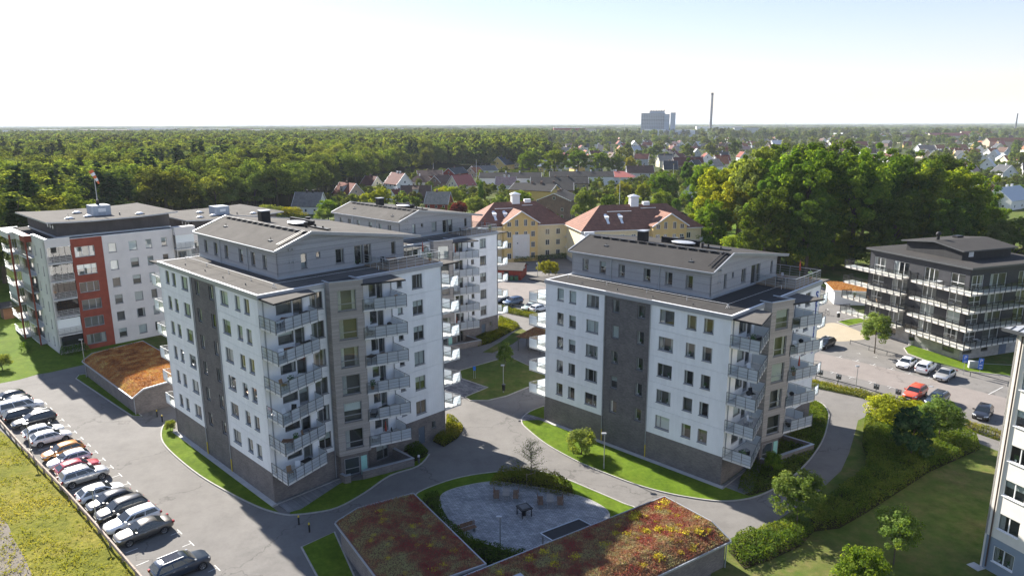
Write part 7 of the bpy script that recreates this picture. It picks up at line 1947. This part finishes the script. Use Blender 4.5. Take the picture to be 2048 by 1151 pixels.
# ------------------------------------------------------------------ big trees beyond the car park
bigs = [(1432, 497, 332, 'bigyellow'), (1408, 455, 322, 'big'), (1470, 515, 350, 'bigyellow'), (1478, 470, 312, 'big'), (1512, 520, 298, 'bigpale'), (1556, 528, 300, 'big'), (1560, 470, 284, 'bigdark'), (1606, 535, 290, 'big'), (1640, 480, 279, 'bigdark'), (1660, 530, 300, 'bigdark'), (1700, 535, 303, 'big'), (1722, 480, 290, 'big'), (1752, 530, 305, 'bigdark'), (1790, 485, 300, 'big'),
        (1806, 530, 318, 'bigdark'), (1850, 535, 322, 'big'), (1872, 490, 312, 'bigdark'), (1905, 535, 330, 'big'), (1925, 515, 350, 'bigdark'), (1962, 530, 405, 'big'), (1420, 520, 400, 'big'), (1395, 500, 425, 'garden'), (1525, 545, 372, 'bigdark'), (1610, 552, 395, 'bigdark'), (1780, 548, 390, 'bigdark'), (1890, 552, 400, 'bigdark')]
for i, (a, b_, c, kd) in enumerate(bigs):
    nm = {'bigyellow': 'tall yellowing tree behind the right block', 'bigpale': 'tall pale leaved tree behind the right block', 'big': 'tall green tree behind the car park', 'bigdark': 'tall dark tree behind the car park', 'garden': 'lower green tree of the tall group'}[kd]
    nm += f', ' + ['far left one', 'leftmost behind', 'front row left', 'second row left', 'front, pale topped', 'front, left of centre', 'back row, left of centre', 'front row, above the roof corner', 'tallest at the back', 'front row centre', 'front row, right of centre', 'back row, right of centre', 'front, above the white garage', 'back row, above the garage', 'front, left of the black block', 'front, above the black block', 'back row, above the black block', 'front, above the attic', 'front, right of the attic', 'far right low one', 'low one in front left', 'low front', 'low one by the pale tree', 'lowest at the front', 'low one by the garage', 'low one behind the attic'][i]
    tpx(kd, a, b_, c, nm, 'tall trees behind the car park', wide=.92, seed=i + 3)
q = random.Random(31)
for k in range(22):
    a = 1405 + 590 * (k + q.uniform(.2, .8)) / 22; x, y = G(a, q.uniform(522, 548)); tree('garden', x, y, q.uniform(6, 10), 'low undergrowth tree at the foot of the tall trees', 'undergrowth below the tall trees', wide=q.uniform(1.1, 1.6), seed=k)
tpx('bigpale', 2016, 560, 440, 'broad pale green tree right behind the black block', wide=1.5)
tpx('big', 2045, 500, 436, 'green tree at the right edge beyond the black block', wide=1.2)
# ------------------------------------------------------------------ single trees among the houses
mids = [(1168, 455, 376, 'bigpale', 'pale birch like tree behind the right block roof', .95), (1215, 432, 388, 'bigdark', 'dark tree beside the pale birch like tree', 1), (1058, 352, 299, 'big', 'first tree of the round row of lindens from the left', 1.35), (1108, 355, 296, 'big', 'second tree of the round row of lindens', 1.4), (1155, 352, 298, 'big', 'third tree of the round row of lindens', 1.4), (1203, 352, 303, 'big', 'fourth tree of the round row of lindens', 1.3), (1232, 352, 308, 'bigdark', 'dark fifth tree of the round row of lindens', 1),
        (1259, 352, 312, 'bigyellow', 'yellowish last tree of the round row of lindens', .9), (1246, 408, 364, 'bigyellow', 'yellow green tree beside the tall lamp poles', 1.1), (1326, 408, 343, 'big', 'broad bright green tree left of the columnar poplar', 1.45), (1286, 412, 362, 'bigyellow', 'yellow green tree behind the second yellow block', 1), (1372, 400, 316, 'poplar', 'dark columnar poplar among the houses', .95), (1325, 425, 384, 'garden', 'olive green tree behind the white roof chimney', 1.2), (1265, 425, 392, 'garden', 'low green tree left of the white roof chimney', 1.2),
        (1000, 436, 388, 'bigpale', 'pale green tree behind the first yellow block', 1.2), (1042, 428, 382, 'garden', 'green tree beside the yellow terraced house', 1.1), (962, 415, 360, 'poplar', 'dark narrow tree beside the red roofed house', .6), (950, 430, 393, 'yewbush', 'bright yellow green round tree left of the first yellow block', 1), (918, 436, 404, 'winebush', 'wine red bush left of the first yellow block', 1.1), (905, 412, 372, 'garden', 'olive tree beside the beige roofed house', 1), (885, 405, 374, 'yellowbush', 'orange yellow tree among the red roofed houses', 1),
        (657, 440, 398, 'garden', 'dark round tree right of the grey roofed house', 1.3), (648, 445, 416, 'yewbush', 'bright clipped round tree in the garden behind the tall block', 1.1), (762, 425, 371, 'bigyellow', 'bright green tree before the white house with red roof', 1.3), (735, 415, 385, 'yellowbush', 'yellow green garden tree before the red roofed house', 1), (700, 365, 300, 'willow', 'grey green willow at the forest edge', 1.1), (735, 362, 312, 'willow', 'second grey green willow at the forest edge', 1.05), (668, 385, 335, 'bigpale', 'pale green tree at the forest edge', 1.2), (535, 440, 408, 'yewbush', 'yellow green bush behind the roof flues', 1.6), (495, 432, 412, 'yewbush', 'low yellow green bush behind the attic roofs', 1.8), (585, 438, 412, 'yellowbush', 'yellow green bush left of the grey roofed house', 1.7), (1110, 478, 428, 'bigdark', 'dark tree right of the first yellow block', 1.1), (1130, 470, 446, 'garden', 'low green bush by the cars at the brick house', 1.1),
        (1385, 440, 408, 'garden', 'green tree beside the steep white gabled house', 1.1), (1352, 432, 398, 'bigdark', 'dark tree behind the second yellow block', 1), (1945, 470, 415, 'bigpale', 'pale tree between the tall trees and the orange roofed house', 1.1), (1985, 350, 338, 'garden', 'green tree beside the red gabled houses at right', 1.3), (1990, 400, 374, 'garden', 'broad green tree at right beyond the tall group', 1.3), (2040, 392, 372, 'garden', 'pale tree at the right edge among the houses', 1.2), (2000, 445, 418, 'garden', 'green tree below the orange roofed houses', 1.2)]
for a, b_, c, kd, lab, wd in mids: tpx(kd, a, b_, c, lab, None, wide=wd, seed=a)

# ------------------------------------------------------------------ houses
HS = [(615, 428, 11.5, 9, 3.4, 5.2, -8, 'white', 'grey', 'white house with steep grey roof and dark chimney behind the tall block'),
 (693, 400, 13, 9, 3.2, 4.8, -42, 'beige', 'red', 'beige house with red roof and small dormer at the forest edge'),
 (741, 381, 10, 8, 3.2, 4.5, -40, 'cream', 'darkred', 'small cream house with dark red roof below the willows'),
 (795, 387, 13, 10, 5.2, 5.4, -50, 'white', 'darkred', 'tall white house with gable front and dark red roof'),
 (842, 374, 16, 10, 2.8, 3.6, 0, 'white', 'brown', 'low white house with brown hipped roof'),
 (830, 405, 14, 10, 2.6, 5.0, 3, 'brick', 'brown', 'house with big shaggy brown roof'),
 (790, 404, 7, 6, 2.6, 3.4, 60, 'white', 'darkred', 'small white gabled outbuilding with dark red roof'),
 (876, 420, 10, 9, 2.8, 4.6, -10, 'red', 'beige', 'house with pale roof and tall black chimney'),
 (922, 387, 12, 10, 4.4, 5.0, 40, 'cream', 'brightred', 'cream house with bright red roof'), (1012, 380, 11, 9, 3, 4, -5, 'white', 'pink', 'house with faded pink roof and dark chimney'),
 (1005, 339, 15, 14, 4, 6, 60, 'yellow', 'blue', 'yellow gabled house with blue black roof'), (1026, 335, 12, 10, 6, 6, 55, 'white', 'red', 'white gabled house with red roof beside the yellow one'),
 (966, 352, 18, 10, 4, 3, 30, 'white', 'grey', 'long low white house with grey roof'), (949, 354, 9, 8, 3.4, 3, 50, 'beige', 'orange', 'small beige house with orange roof'), (910, 359, 16, 10, 4, 3.6, 60, 'red', 'slate', 'dark red gabled house with slate roof'), (858, 362, 16, 11, 3.4, 3.2, 10, 'red', 'brown', 'low house with brown roof at the forest edge'), (882, 376, 12, 9, 3.4, 3.6, 55, 'brick', 'brown', 'brown brick house with gable by the red roofed one'),
 (1239, 368, 20, 13, 4.2, 3.2, -15, 'white', 'brightred', 'white house with broad red hipped roof'), (1281, 362, 17, 9, 5.4, 4, 0, 'grey', 'brown', 'grey house with two windows and brown roof'), (1395, 408, 15, 11, 3.4, 6.0, 62, 'white', 'slate', 'white steep gabled house at the left of the tall trees'), (1412, 395, 13, 9, 3.2, 5.2, 58, 'white', 'darkred', 'white gabled house with dark red roof behind another'), (1378, 345, 22, 12, 6, 5, 0, 'brick', 'darkred', 'large house with dark red roof behind the poplar'),
 (1978, 412, 15, 10, 5, 4.6, 40, 'white', 'orange', 'white house with orange roof and white chimney at right'), (1955, 398, 13, 9, 4.6, 4.4, 35, 'white', 'orange', 'orange roofed white house behind its neighbour at right'), (2030, 418, 22, 12, 4, 5, 35, 'white', 'tin', 'white house with big grey tin roof at the right edge'), (1966, 330, 14, 10, 5, 5.2, 60, 'white', 'darkred', 'white house with red timber gable in the town at right'), (1945, 318, 18, 11, 4.5, 5.5, 15, 'white', 'orange', 'white house with broad orange roof in the town at right'), (1882, 320, 15, 10, 4.4, 5.2, 25, 'white', 'slate', 'white house with dark brown roof in the town at right'), (1995, 325, 20, 11, 5, 6.5, 50, 'grey', 'tin', 'pale grey gabled house in the town at right'), (2025, 330, 13, 10, 4, 4, 10, 'cream', 'orange', 'cream house with orange roof at the right edge'), (1925, 318, 12, 9, 4, 4.6, 60, 'beige', 'brown', 'beige gabled house with brown roof in the town at right')]
for i, a in enumerate(HS): house(*a[:10], chim=1 + (i % 3 == 0), nwin=3, dormer=(i in (1, 5, 26)), hip=(a[9].find('hipped') > 0), floors=2 if a[4] > 4.3 else 1)
TER = [(1021, 374, 36, 11, 5.4, 2.6, -2, 'white', 'felt', 'long white terrace with grey roof and small skylights', 1), (1164, 371, 38, 11, 5.4, 2.6, -2, 'white', 'felt', 'long flat grey roofed terrace left of the red hipped roof', 1), (1120, 388, 30, 11, 5.6, 2.8, -3, 'ybrick', 'felt', 'yellow brick terrace with grey roof, upper one', 2), (1092, 418, 24, 11, 8.2, 2.6, -4, 'ybrick', 'felt', 'three storey yellow brick terrace with grey roof', 3), (1071, 420, 20, 10, 8.4, 2.4, -30, 'yellow', 'felt', 'ochre gabled terrace behind the first yellow block', 2), (1120, 440, 14, 13, 7.6, 2.6, 70, 'brick', 'felt', 'brown brick gabled house with white windows', 2)]
for a in TER: house(*a[:10], chim=2, nwin=max(3, int(a[2] / 4)), floors=a[10], cat='terrace', name='terrace_house')
# the town further out
q = random.Random(17); spots = []
def townspot():
    while True:
        if q.random() < .66: px_ = q.uniform(1055, 1560); d = 520 + 900 * q.random() ** 1.3; w = 0
        else: px_ = q.uniform(1640, 2090); d = 420 + 1500 * q.random() ** 1.2; w = 1
        x = (px_ - 1024) / FPF * d * 1.0; y = d
        if all((x - a) ** 2 + (y - b_) ** 2 > (13 + .004 * d) ** 2 for a, b_ in spots): spots.append((x, y)); return x, y, d, w
for i in range(248):
    x, y, d, w = townspot(); rf = q.choice(['red', 'red', 'darkred', 'brown', 'orange', 'orange', 'slate', 'grey', 'tin', 'beige', 'pink', 'brightred', 'slate', 'red', 'darkred'])
    if w: rf = q.choice(['orange', 'orange', 'red', 'brightred', 'brown', 'slate', 'tin', 'darkred', 'pink'])
    wl = q.choice(['white', 'white', 'white', 'cream', 'beige', 'grey', 'yellow', 'brick']); P_ = 1024 + FPF * x / d
    where = next(t for lim, t in (((1130, 'at the left end of the town'), (1230, 'left of the hospital'), (1310, 'below the hospital'), (1400, 'right of the hospital'), (1460, 'below the tall chimney'), (1600, 'right of the tall chimney')) if not w else ((1760, 'above the tall trees'), (1880, 'in the right hand town'), (1980, 'near the right edge'), (2200, 'at the right edge'))) if P_ < lim)
    house(0, 0, q.uniform(9, 14), q.uniform(8, 10), q.uniform(3.4, 6), q.uniform(3.8, 5.6), q.choice([0, 10, 30, 50, 70, 90, 100, -20]) + q.uniform(-8, 8), wl, rf, f"far {wl.replace('brick', 'brown brick')} house, {dict(tin='pale tin', slate='dark slate', darkred='dark red', brightred='bright red', pink='faded pink').get(rf, rf)} roof, {'near' if d < 700 else 'middle' if d < 1000 else 'far'} row {where}", nwin=2 if d < 900 else 0, group='far houses of the town', pos=(x, y))
for px_, d, w, h, rf, wl, lab in ((1905, 1350, 75, 12, 'brightred', 'cream', 'long far building with bright red roof near the horizon at right'), (1960, 1500, 60, 13, 'orange', 'cream', 'long far building with orange roof near the horizon at right'), (2030, 1050, 70, 9, 'orange', 'beige', 'long far orange roofed row at the right edge'), (1830, 1300, 40, 10, 'brown', 'cream', 'far cream block with brown roof beyond the tall trees'), (1690, 900, 26, 8, 'darkred', 'white', 'far white house row with dark red roofs above the tall trees, left part'), (1722, 915, 26, 8, 'darkred', 'white', 'far white house row with dark red roofs above the tall trees, right part'), (1565, 950, 18, 9, 'tin', 'white', 'far white flat house above the tall trees'), (1865, 760, 16, 8, 'grey', 'grey', 'far grey house beside the broad far trees at right')):
    x = (px_ - 1024) / FPF * d; house(0, 0, w, 14, h, 5, q.uniform(-8, 8), wl, rf, lab, nwin=0, pos=(x, d))
# hospital, chimneys, masts, sheds on the horizon
m_hosp = cladding_mat('hospital_facade', (.34, .39, .46), 3.6, False, .1, .05)
hx, hy = (1317 - 1024) / FPF * 2000, 2000
hz_ = height_at(hx, hy, 227)
hos = thing('hospital', 'tall blue grey hospital slab on the horizon', 'hospital', (hx, hy, 0), R(-14))
ob('slab', MB().box(-46, 0, 0, 18, 22, hz_).mesh('slab', m_hosp), hos)
ob('stair_tower', MB().box(18, -6, 0, 30, 20, hz_ - 3).mesh('stair_tower', m_hosp), hos); ob('stair_tower', MB().box(33, -4, 0, 46, 16, hz_ + 1).mesh('stair_tower', M('pale_concrete_tower', (.42, .46, .52), .8)), hos)
ob('roof_plant', MB().box(-24, 4, hz_, 16, 18, hz_ + 6).mesh('roof_plant', M('plant_grey', (.30, .34, .40), .7)), hos)
ob('podium', MB().box(-34, -30, 0, 22, -8, 20).mesh('podium', m_plasticw), hos); ob('podium', MB().box(30, -10, 0, 100, 20, 18).mesh('podium', m_plasticw), hos)
wm = MB().box(0, -.3, 0, 3.6, .05, 1.7).mesh('window', m_farglass)
for fl in range(3, int(hz_ / 3.7)):
    for k in range(13): ob('window', wm, hos, (-44 + 4.7 * k, 0, fl * 3.7 + .6))
for k in range(6): ob('roof_mast', MB().tube((-20 + 7 * k, 8, hz_ + 6), (-20 + 7 * k, 8, hz_ + 8.5), 1.2, n=8).mesh('roof_mast', m_metal_d), hos)
cy = 2100; cx = (1422.5 - 1024) / FPF * cy; ch = height_at(cx, cy, 187)
c_ = thing('chimney', 'tall slim concrete chimney right of the hospital', 'chimney', (cx, cy, 0)); ob('shaft', MB().tube((0, 0, 0), (0, 0, ch - 6), 4.2, 3.3, 16).mesh('shaft', M('chimney_concrete', (.30, .29, .30), .9)), c_); ob('crown_ring', MB().tube((0, 0, ch - 6), (0, 0, ch), 3.6, 3.6, 16).mesh('crown_ring', M('sooty_concrete', (.13, .12, .125), .9)), c_)
cy = 2500; cx = (2034 - 1024) / FPF * cy; ch = height_at(cx, cy, 230)
c_ = thing('chimney', 'dark thin far chimney near the right edge', 'chimney', (cx, cy, 0)); ob('shaft', MB().tube((0, 0, 0), (0, 0, ch), 3, 2.2, 12).mesh('shaft', m_metal_d), c_)
for px_, top, lab in ((1573, 222, 'thin far lattice mast above the tall trees'), (1250, 232, 'thin far mast left of the hospital')):
    cy = 2600; cx = (px_ - 1024) / FPF * cy; ch = height_at(cx, cy, top); c_ = thing('mast', lab, 'mast', (cx, cy, 0)); ob('lattice', MB().tube((0, 0, 0), (0, 0, ch), .7, .3, 4).mesh('lattice', m_steel), c_)
q = random.Random(9)
for i, (px_, d, w, h) in enumerate(((30, 2500, 120, 14), (95, 2800, 90, 13), (150, 2300, 60, 12), (205, 2500, 150, 14), (245, 2350, 110, 12), (300, 2900, 180, 16), (345, 2600, 90, 13), (420, 2700, 160, 14), (470, 2900, 120, 13), (520, 2500, 80, 12), (640, 2700, 150, 13), (700, 2500, 90, 12), (770, 2800, 140, 14), (1140, 2100, 90, 18), (1170, 2150, 70, 16), (1440, 2500, 150, 18), (1500, 2300, 90, 15), (110, 2050, 40, 11), (175, 2120, 45, 11), (60, 2150, 50, 11))):
    x = (px_ - 1024) / FPF * d; wl = ['white', 'grey', 'white', 'red', 'cream'][i % 5]; r = thing('warehouse', ['white', 'grey', 'white', 'dark red', 'cream'][i % 5] + ' low industrial building near the horizon', 'warehouse', (x, d, 0), q.uniform(-.2, .2), 'industrial buildings on the horizon')
    h += 6; ob('wall', MB().box(-w / 2, 0, 0, w / 2, 40, h).mesh('wall', WM[wl]), r); ob('roof', MB().box(-w / 2 - .5, -.5, h, w / 2 + .5, 40.5, h + .8).mesh('roof', m_plasticw if i % 2 else m_felt), r)
for px_, by, top, lab in ((1238, 432, 358, 'flagpole with a small yellow flag among the houses'), (1345, 380, 330, 'white flagpole beside the columnar poplar'), (953, 360, 320, 'white flagpole at the forest edge'), (867, 352, 325, 'tall lamp mast at the forest edge')):
    x, y = G(px_, by); h = height_at(x, y, top); r = thing('flagpole', lab, 'flagpole', (x, y, 0)); ob('pole', MB().tube((0, 0, 0), (0, 0, h), .12, .07, 8).mesh('pole', m_plasticw), r); ob('finial', MB().ball((0, 0, h + .1), .2).mesh('finial', m_yellow), r)
    if 'flag with' in lab or 'yellow' in lab: ob('flag', MB().add([(0, 0, h - 1.6), (1.6, .4, h - 2.2), (1.6, .4, h - 1.2), (0, 0, h - .4)], [(0, 1, 2, 3)]).mesh('flag', m_yellow), r)

# ------------------------------------------------------------------ the forest
NE = [(-700, 640), (-400, 620), (0, 596), (40, 560), (150, 492), (300, 455), (420, 436), (480, 428), (560, 420), (610, 404), (650, 388), (700, 378), (760, 362), (820, 347), (880, 340), (960, 326), (1010, 318), (1048, 310)]
def near_edge(x, y):
    px_ = 1024 + FPF * x / y
    if px_ > 1048: return None
    for (a, b_), (c, d) in zip(NE, NE[1:]):
        if a <= px_ <= c: return G(px_, b_ + (d - b_) * (px_ - a) / (c - a))[1]
    return None
cand = []
for i in range(26000):
    d = 130 + 480 * rng.random() ** .6; a = rng.uniform(-.68, .02); x, y = d * math.tan(a), d
    ne = near_edge(x, y)
    if ne is None or y < ne: continue
    cand.append((y - ne * .0, x, y))
cand.sort(); grid = {}; ft = []
for _, x, y in cand:
    g_ = 7.3 + .004 * y; k0 = (int(x // 8), int(y // 8)); ok = True
    for dx in (-1, 0, 1):
        for dy in (-1, 0, 1):
            for u, v in grid.get((k0[0] + dx, k0[1] + dy), ()):
                if (u - x) ** 2 + (v - y) ** 2 < g_ * g_: ok = False
    if ok: grid.setdefault(k0, []).append((x, y)); ft.append((x, y))
# trees that stand against the clearing first: those show largest
ft.sort(key=lambda t: t[1] - .55 * (near_edge(*t) or 0))
q = random.Random(12); FLAB = {'forest': 'olive green broadleaved tree of the dense forest on the left', 'pine': 'dark conifer of the dense forest on the left'}
for x, y in ft[:285]:
    kd = 'pine' if value_noise(x, y, 45, 4) > .62 and q.random() < .6 or q.random() < .07 else 'forest'
    tree(kd, x, y, q.uniform(14, 21) + (3 if kd == 'pine' else 0), FLAB[kd], 'forest trees on the left', wide=q.uniform(.85, 1.45), seed=q.randint(0, 9999))
def src(crown):
    o = bpy.data.objects.new('scatter_source', crown); return o
mid_src = [src(c) for c, t in TREES['forest'] + TREES['pine'] + TREES['willow'][:1]]
L_far = leaf_mat('far_leaves', (.040, .062, .018), (.082, .110, .028), (.145, .168, .048), .48, .35, .025)
far_src = [src(crown_mesh(('far', i), 1300, 4.8, .5, 14, .62, 60, L_far, 90 + i, 'egg', .24, .35)) for i in range(4)]
ng_mid, ng_far = scatter_nodes('forest_scatter', mid_src), scatter_nodes('far_scatter', far_src)
P = np.array(ft[285:]); n = len(P)
vn = value_noise(P[:, 0], P[:, 1], 45, 4)
idx = np.where((vn > .62) & (rng.random(n) < .55), rng.integers(5, 8, n), rng.integers(0, 5, n)); idx = np.where(rng.random(n) < .03, 8, idx)
s = rng.uniform(.75, 1.2, n) + .35 * value_noise(P[:, 0], P[:, 1], 30, 9); z0 = np.zeros(n)
scatter('forest', np.stack([P[:, 0], P[:, 1], z0], 1), idx, np.stack([z0, z0, rng.uniform(0, 6.28, n)], 1), np.stack([s * rng.uniform(.9, 1.25, n), s * rng.uniform(.9, 1.25, n), s], 1), ng_mid)
# beyond six hundred metres, and the trees between the houses of the town
pts = []
n = 13500; d = 590 * (2100 / 590) ** (rng.random(n) ** .8); a = rng.uniform(-.70, .045, n); X = d * np.tan(a); pts.append((X, d, rng.uniform(1.0, 1.65, n)))
n = 2900; d = 480 + 1650 * rng.random(n) ** .62; a = rng.uniform(-.0, .70, n); X = d * np.tan(a); S = rng.uniform(.4, 1.0, n) * np.where(value_noise(X, d, 90, 6) > .6, 1.25, .6) * np.where(d > 1350, 1.35, 1)
S_ = np.array(spots); keep = np.array([np.min((S_[:, 0] - u) ** 2 + ((S_[:, 1] + 5) - v) ** 2) > (7 + 5 * w) ** 2 for u, v, w in zip(X, d, S)])
keep &= ~((X / d * FPF + 1024 < 1440) & (d < 560)); pts.append((X[keep], d[keep], S[keep]))
# smaller trees in gardens near the houses
n = 900; d = rng.uniform(290, 520, n); a = np.arctan((rng.uniform(600, 1420, n) - 1024) / FPF); X = d * np.tan(a)
ok = []
HP = np.array([G(h_[0], h_[1]) for h_ in HS] + [G(t[0], t[1]) for t in TER]); HW = np.array([h_[2] for h_ in HS] + [t[2] for t in TER])
for u, v in zip(X, d):
    e = near_edge(u, v); p_ = 1024 + FPF * u / v
    if e is not None and v > e - 4: ok.append(False); continue
    D = np.hypot(HP[:, 0] - u, (HP[:, 1] + 5 - v)); ok.append(bool(np.all(D > HW * .5 + 5)) and not (v < 300 and p_ > 1020) )
ok = np.array(ok); pts.append((X[ok], d[ok], rng.uniform(.18, .46, ok.sum())))
n = 260; d = rng.uniform(300, 620, n); X = d * (rng.uniform(1880, 2150, n) - 1024) / FPF; pts.append((X, d, rng.uniform(.25, .5, n)))
X = np.concatenate([p[0] for p in pts]); Y = np.concatenate([p[1] for p in pts]); S = np.concatenate([p[2] for p in pts]); n = len(X); z0 = np.zeros(n)
scatter('woodland', np.stack([X, Y, z0], 1), rng.integers(0, 4, n), np.stack([z0, z0, rng.uniform(0, 6.28, n)], 1), np.stack([S * 1.05, S * 1.05, S * rng.uniform(.85, 1.15, n)], 1), ng_far)
n = 10000; d = 2050 * (16000 / 2050) ** rng.random(n); a = rng.uniform(-.70, .70, n); X = d * np.tan(a); k_ = ~((a < -.1) & (d < 3300) & (rng.random(n) < .8)); X, d = X[k_], d[k_]; n = len(X); k_ = (value_noise(X, d, 420, 2) * .6 + value_noise(X, d, 1500, 5) * .4 > .42) | (rng.random(n) < .12)
X, d = X[k_], d[k_]; n = len(X); z0 = np.zeros(n); S = d / 2050
scatter('distant_woodland', np.stack([X, d, z0], 1), rng.integers(0, 4, n), np.stack([z0, z0, rng.uniform(0, 6.28, n)], 1), np.stack([S * rng.uniform(2.2, 4.5, n), S * rng.uniform(1.5, 3, n), rng.uniform(.8, 1.45, n)], 1), ng_far)
# low blue hills closing the view on the right
b = MB(); N_ = 90
for k in range(N_ + 1):
    x = -2000 + 24000 * k / N_; h = 90 * (max(0, math.sin(PI * k / N_)) ** .7) * (.75 + .25 * math.sin(k * .4) * math.sin(k * .13))
    b.v += [(x, 22000, -1), (x, 22600, h), (x, 26000, -1)]
for k in range(N_):
    for j in range(2): b.f.append((3 * k + j, 3 * k + 3 + j, 3 * k + 4 + j, 3 * k + 1 + j)); b.m.append(0)
structure(ob('hills', b.mesh('hills', M('wooded_hill', (.05, .07, .025), .95, var=.3, scale=.004), True)))
# ------------------------------------------------------------------ air
hz = ob('haze', MB().box(-30500, -8500, -1.2, 30500, 40500, 190).mesh('haze', []))
hm, nt, bb = newmat('summer_haze'); nt.nodes.remove(bb)
pv = nt.nodes.new('ShaderNodeVolumePrincipled'); pv.inputs['Density'].default_value = .00007; pv.inputs['Color'].default_value = (.80, .87, .95, 1); pv.inputs['Anisotropy'].default_value = .0
nt.links.new(pv.outputs[0], nt.nodes['Material Output'].inputs['Volume'])
hz.data.materials.append(hm); stuff(hz)
# unused prototypes of the balcony furniture leave the scene
for k_, r_ in FURN.items():
    if k_ not in FUSED:
        for o in list(r_.children): bpy.data.objects.remove(o)
        bpy.data.objects.remove(r_)

# manhole covers in the asphalt
for px_, py_, lab in ((1116, 951, 'small round manhole cover on the path beside the round court'), (1862, 772, 'round manhole cover in the lane of the right car park')):
    x, y = G(px_, py_); r = thing('manhole_cover', lab, 'manhole cover', (x, y, .006)); ob('rim', MB().tube((0, 0, 0), (0, 0, .008), .34, n=18).mesh('rim', m_metal_d), r); ob('lid', MB().tube((0, 0, .008), (0, 0, .013), .28, n=18).mesh('lid', m_metal), r)
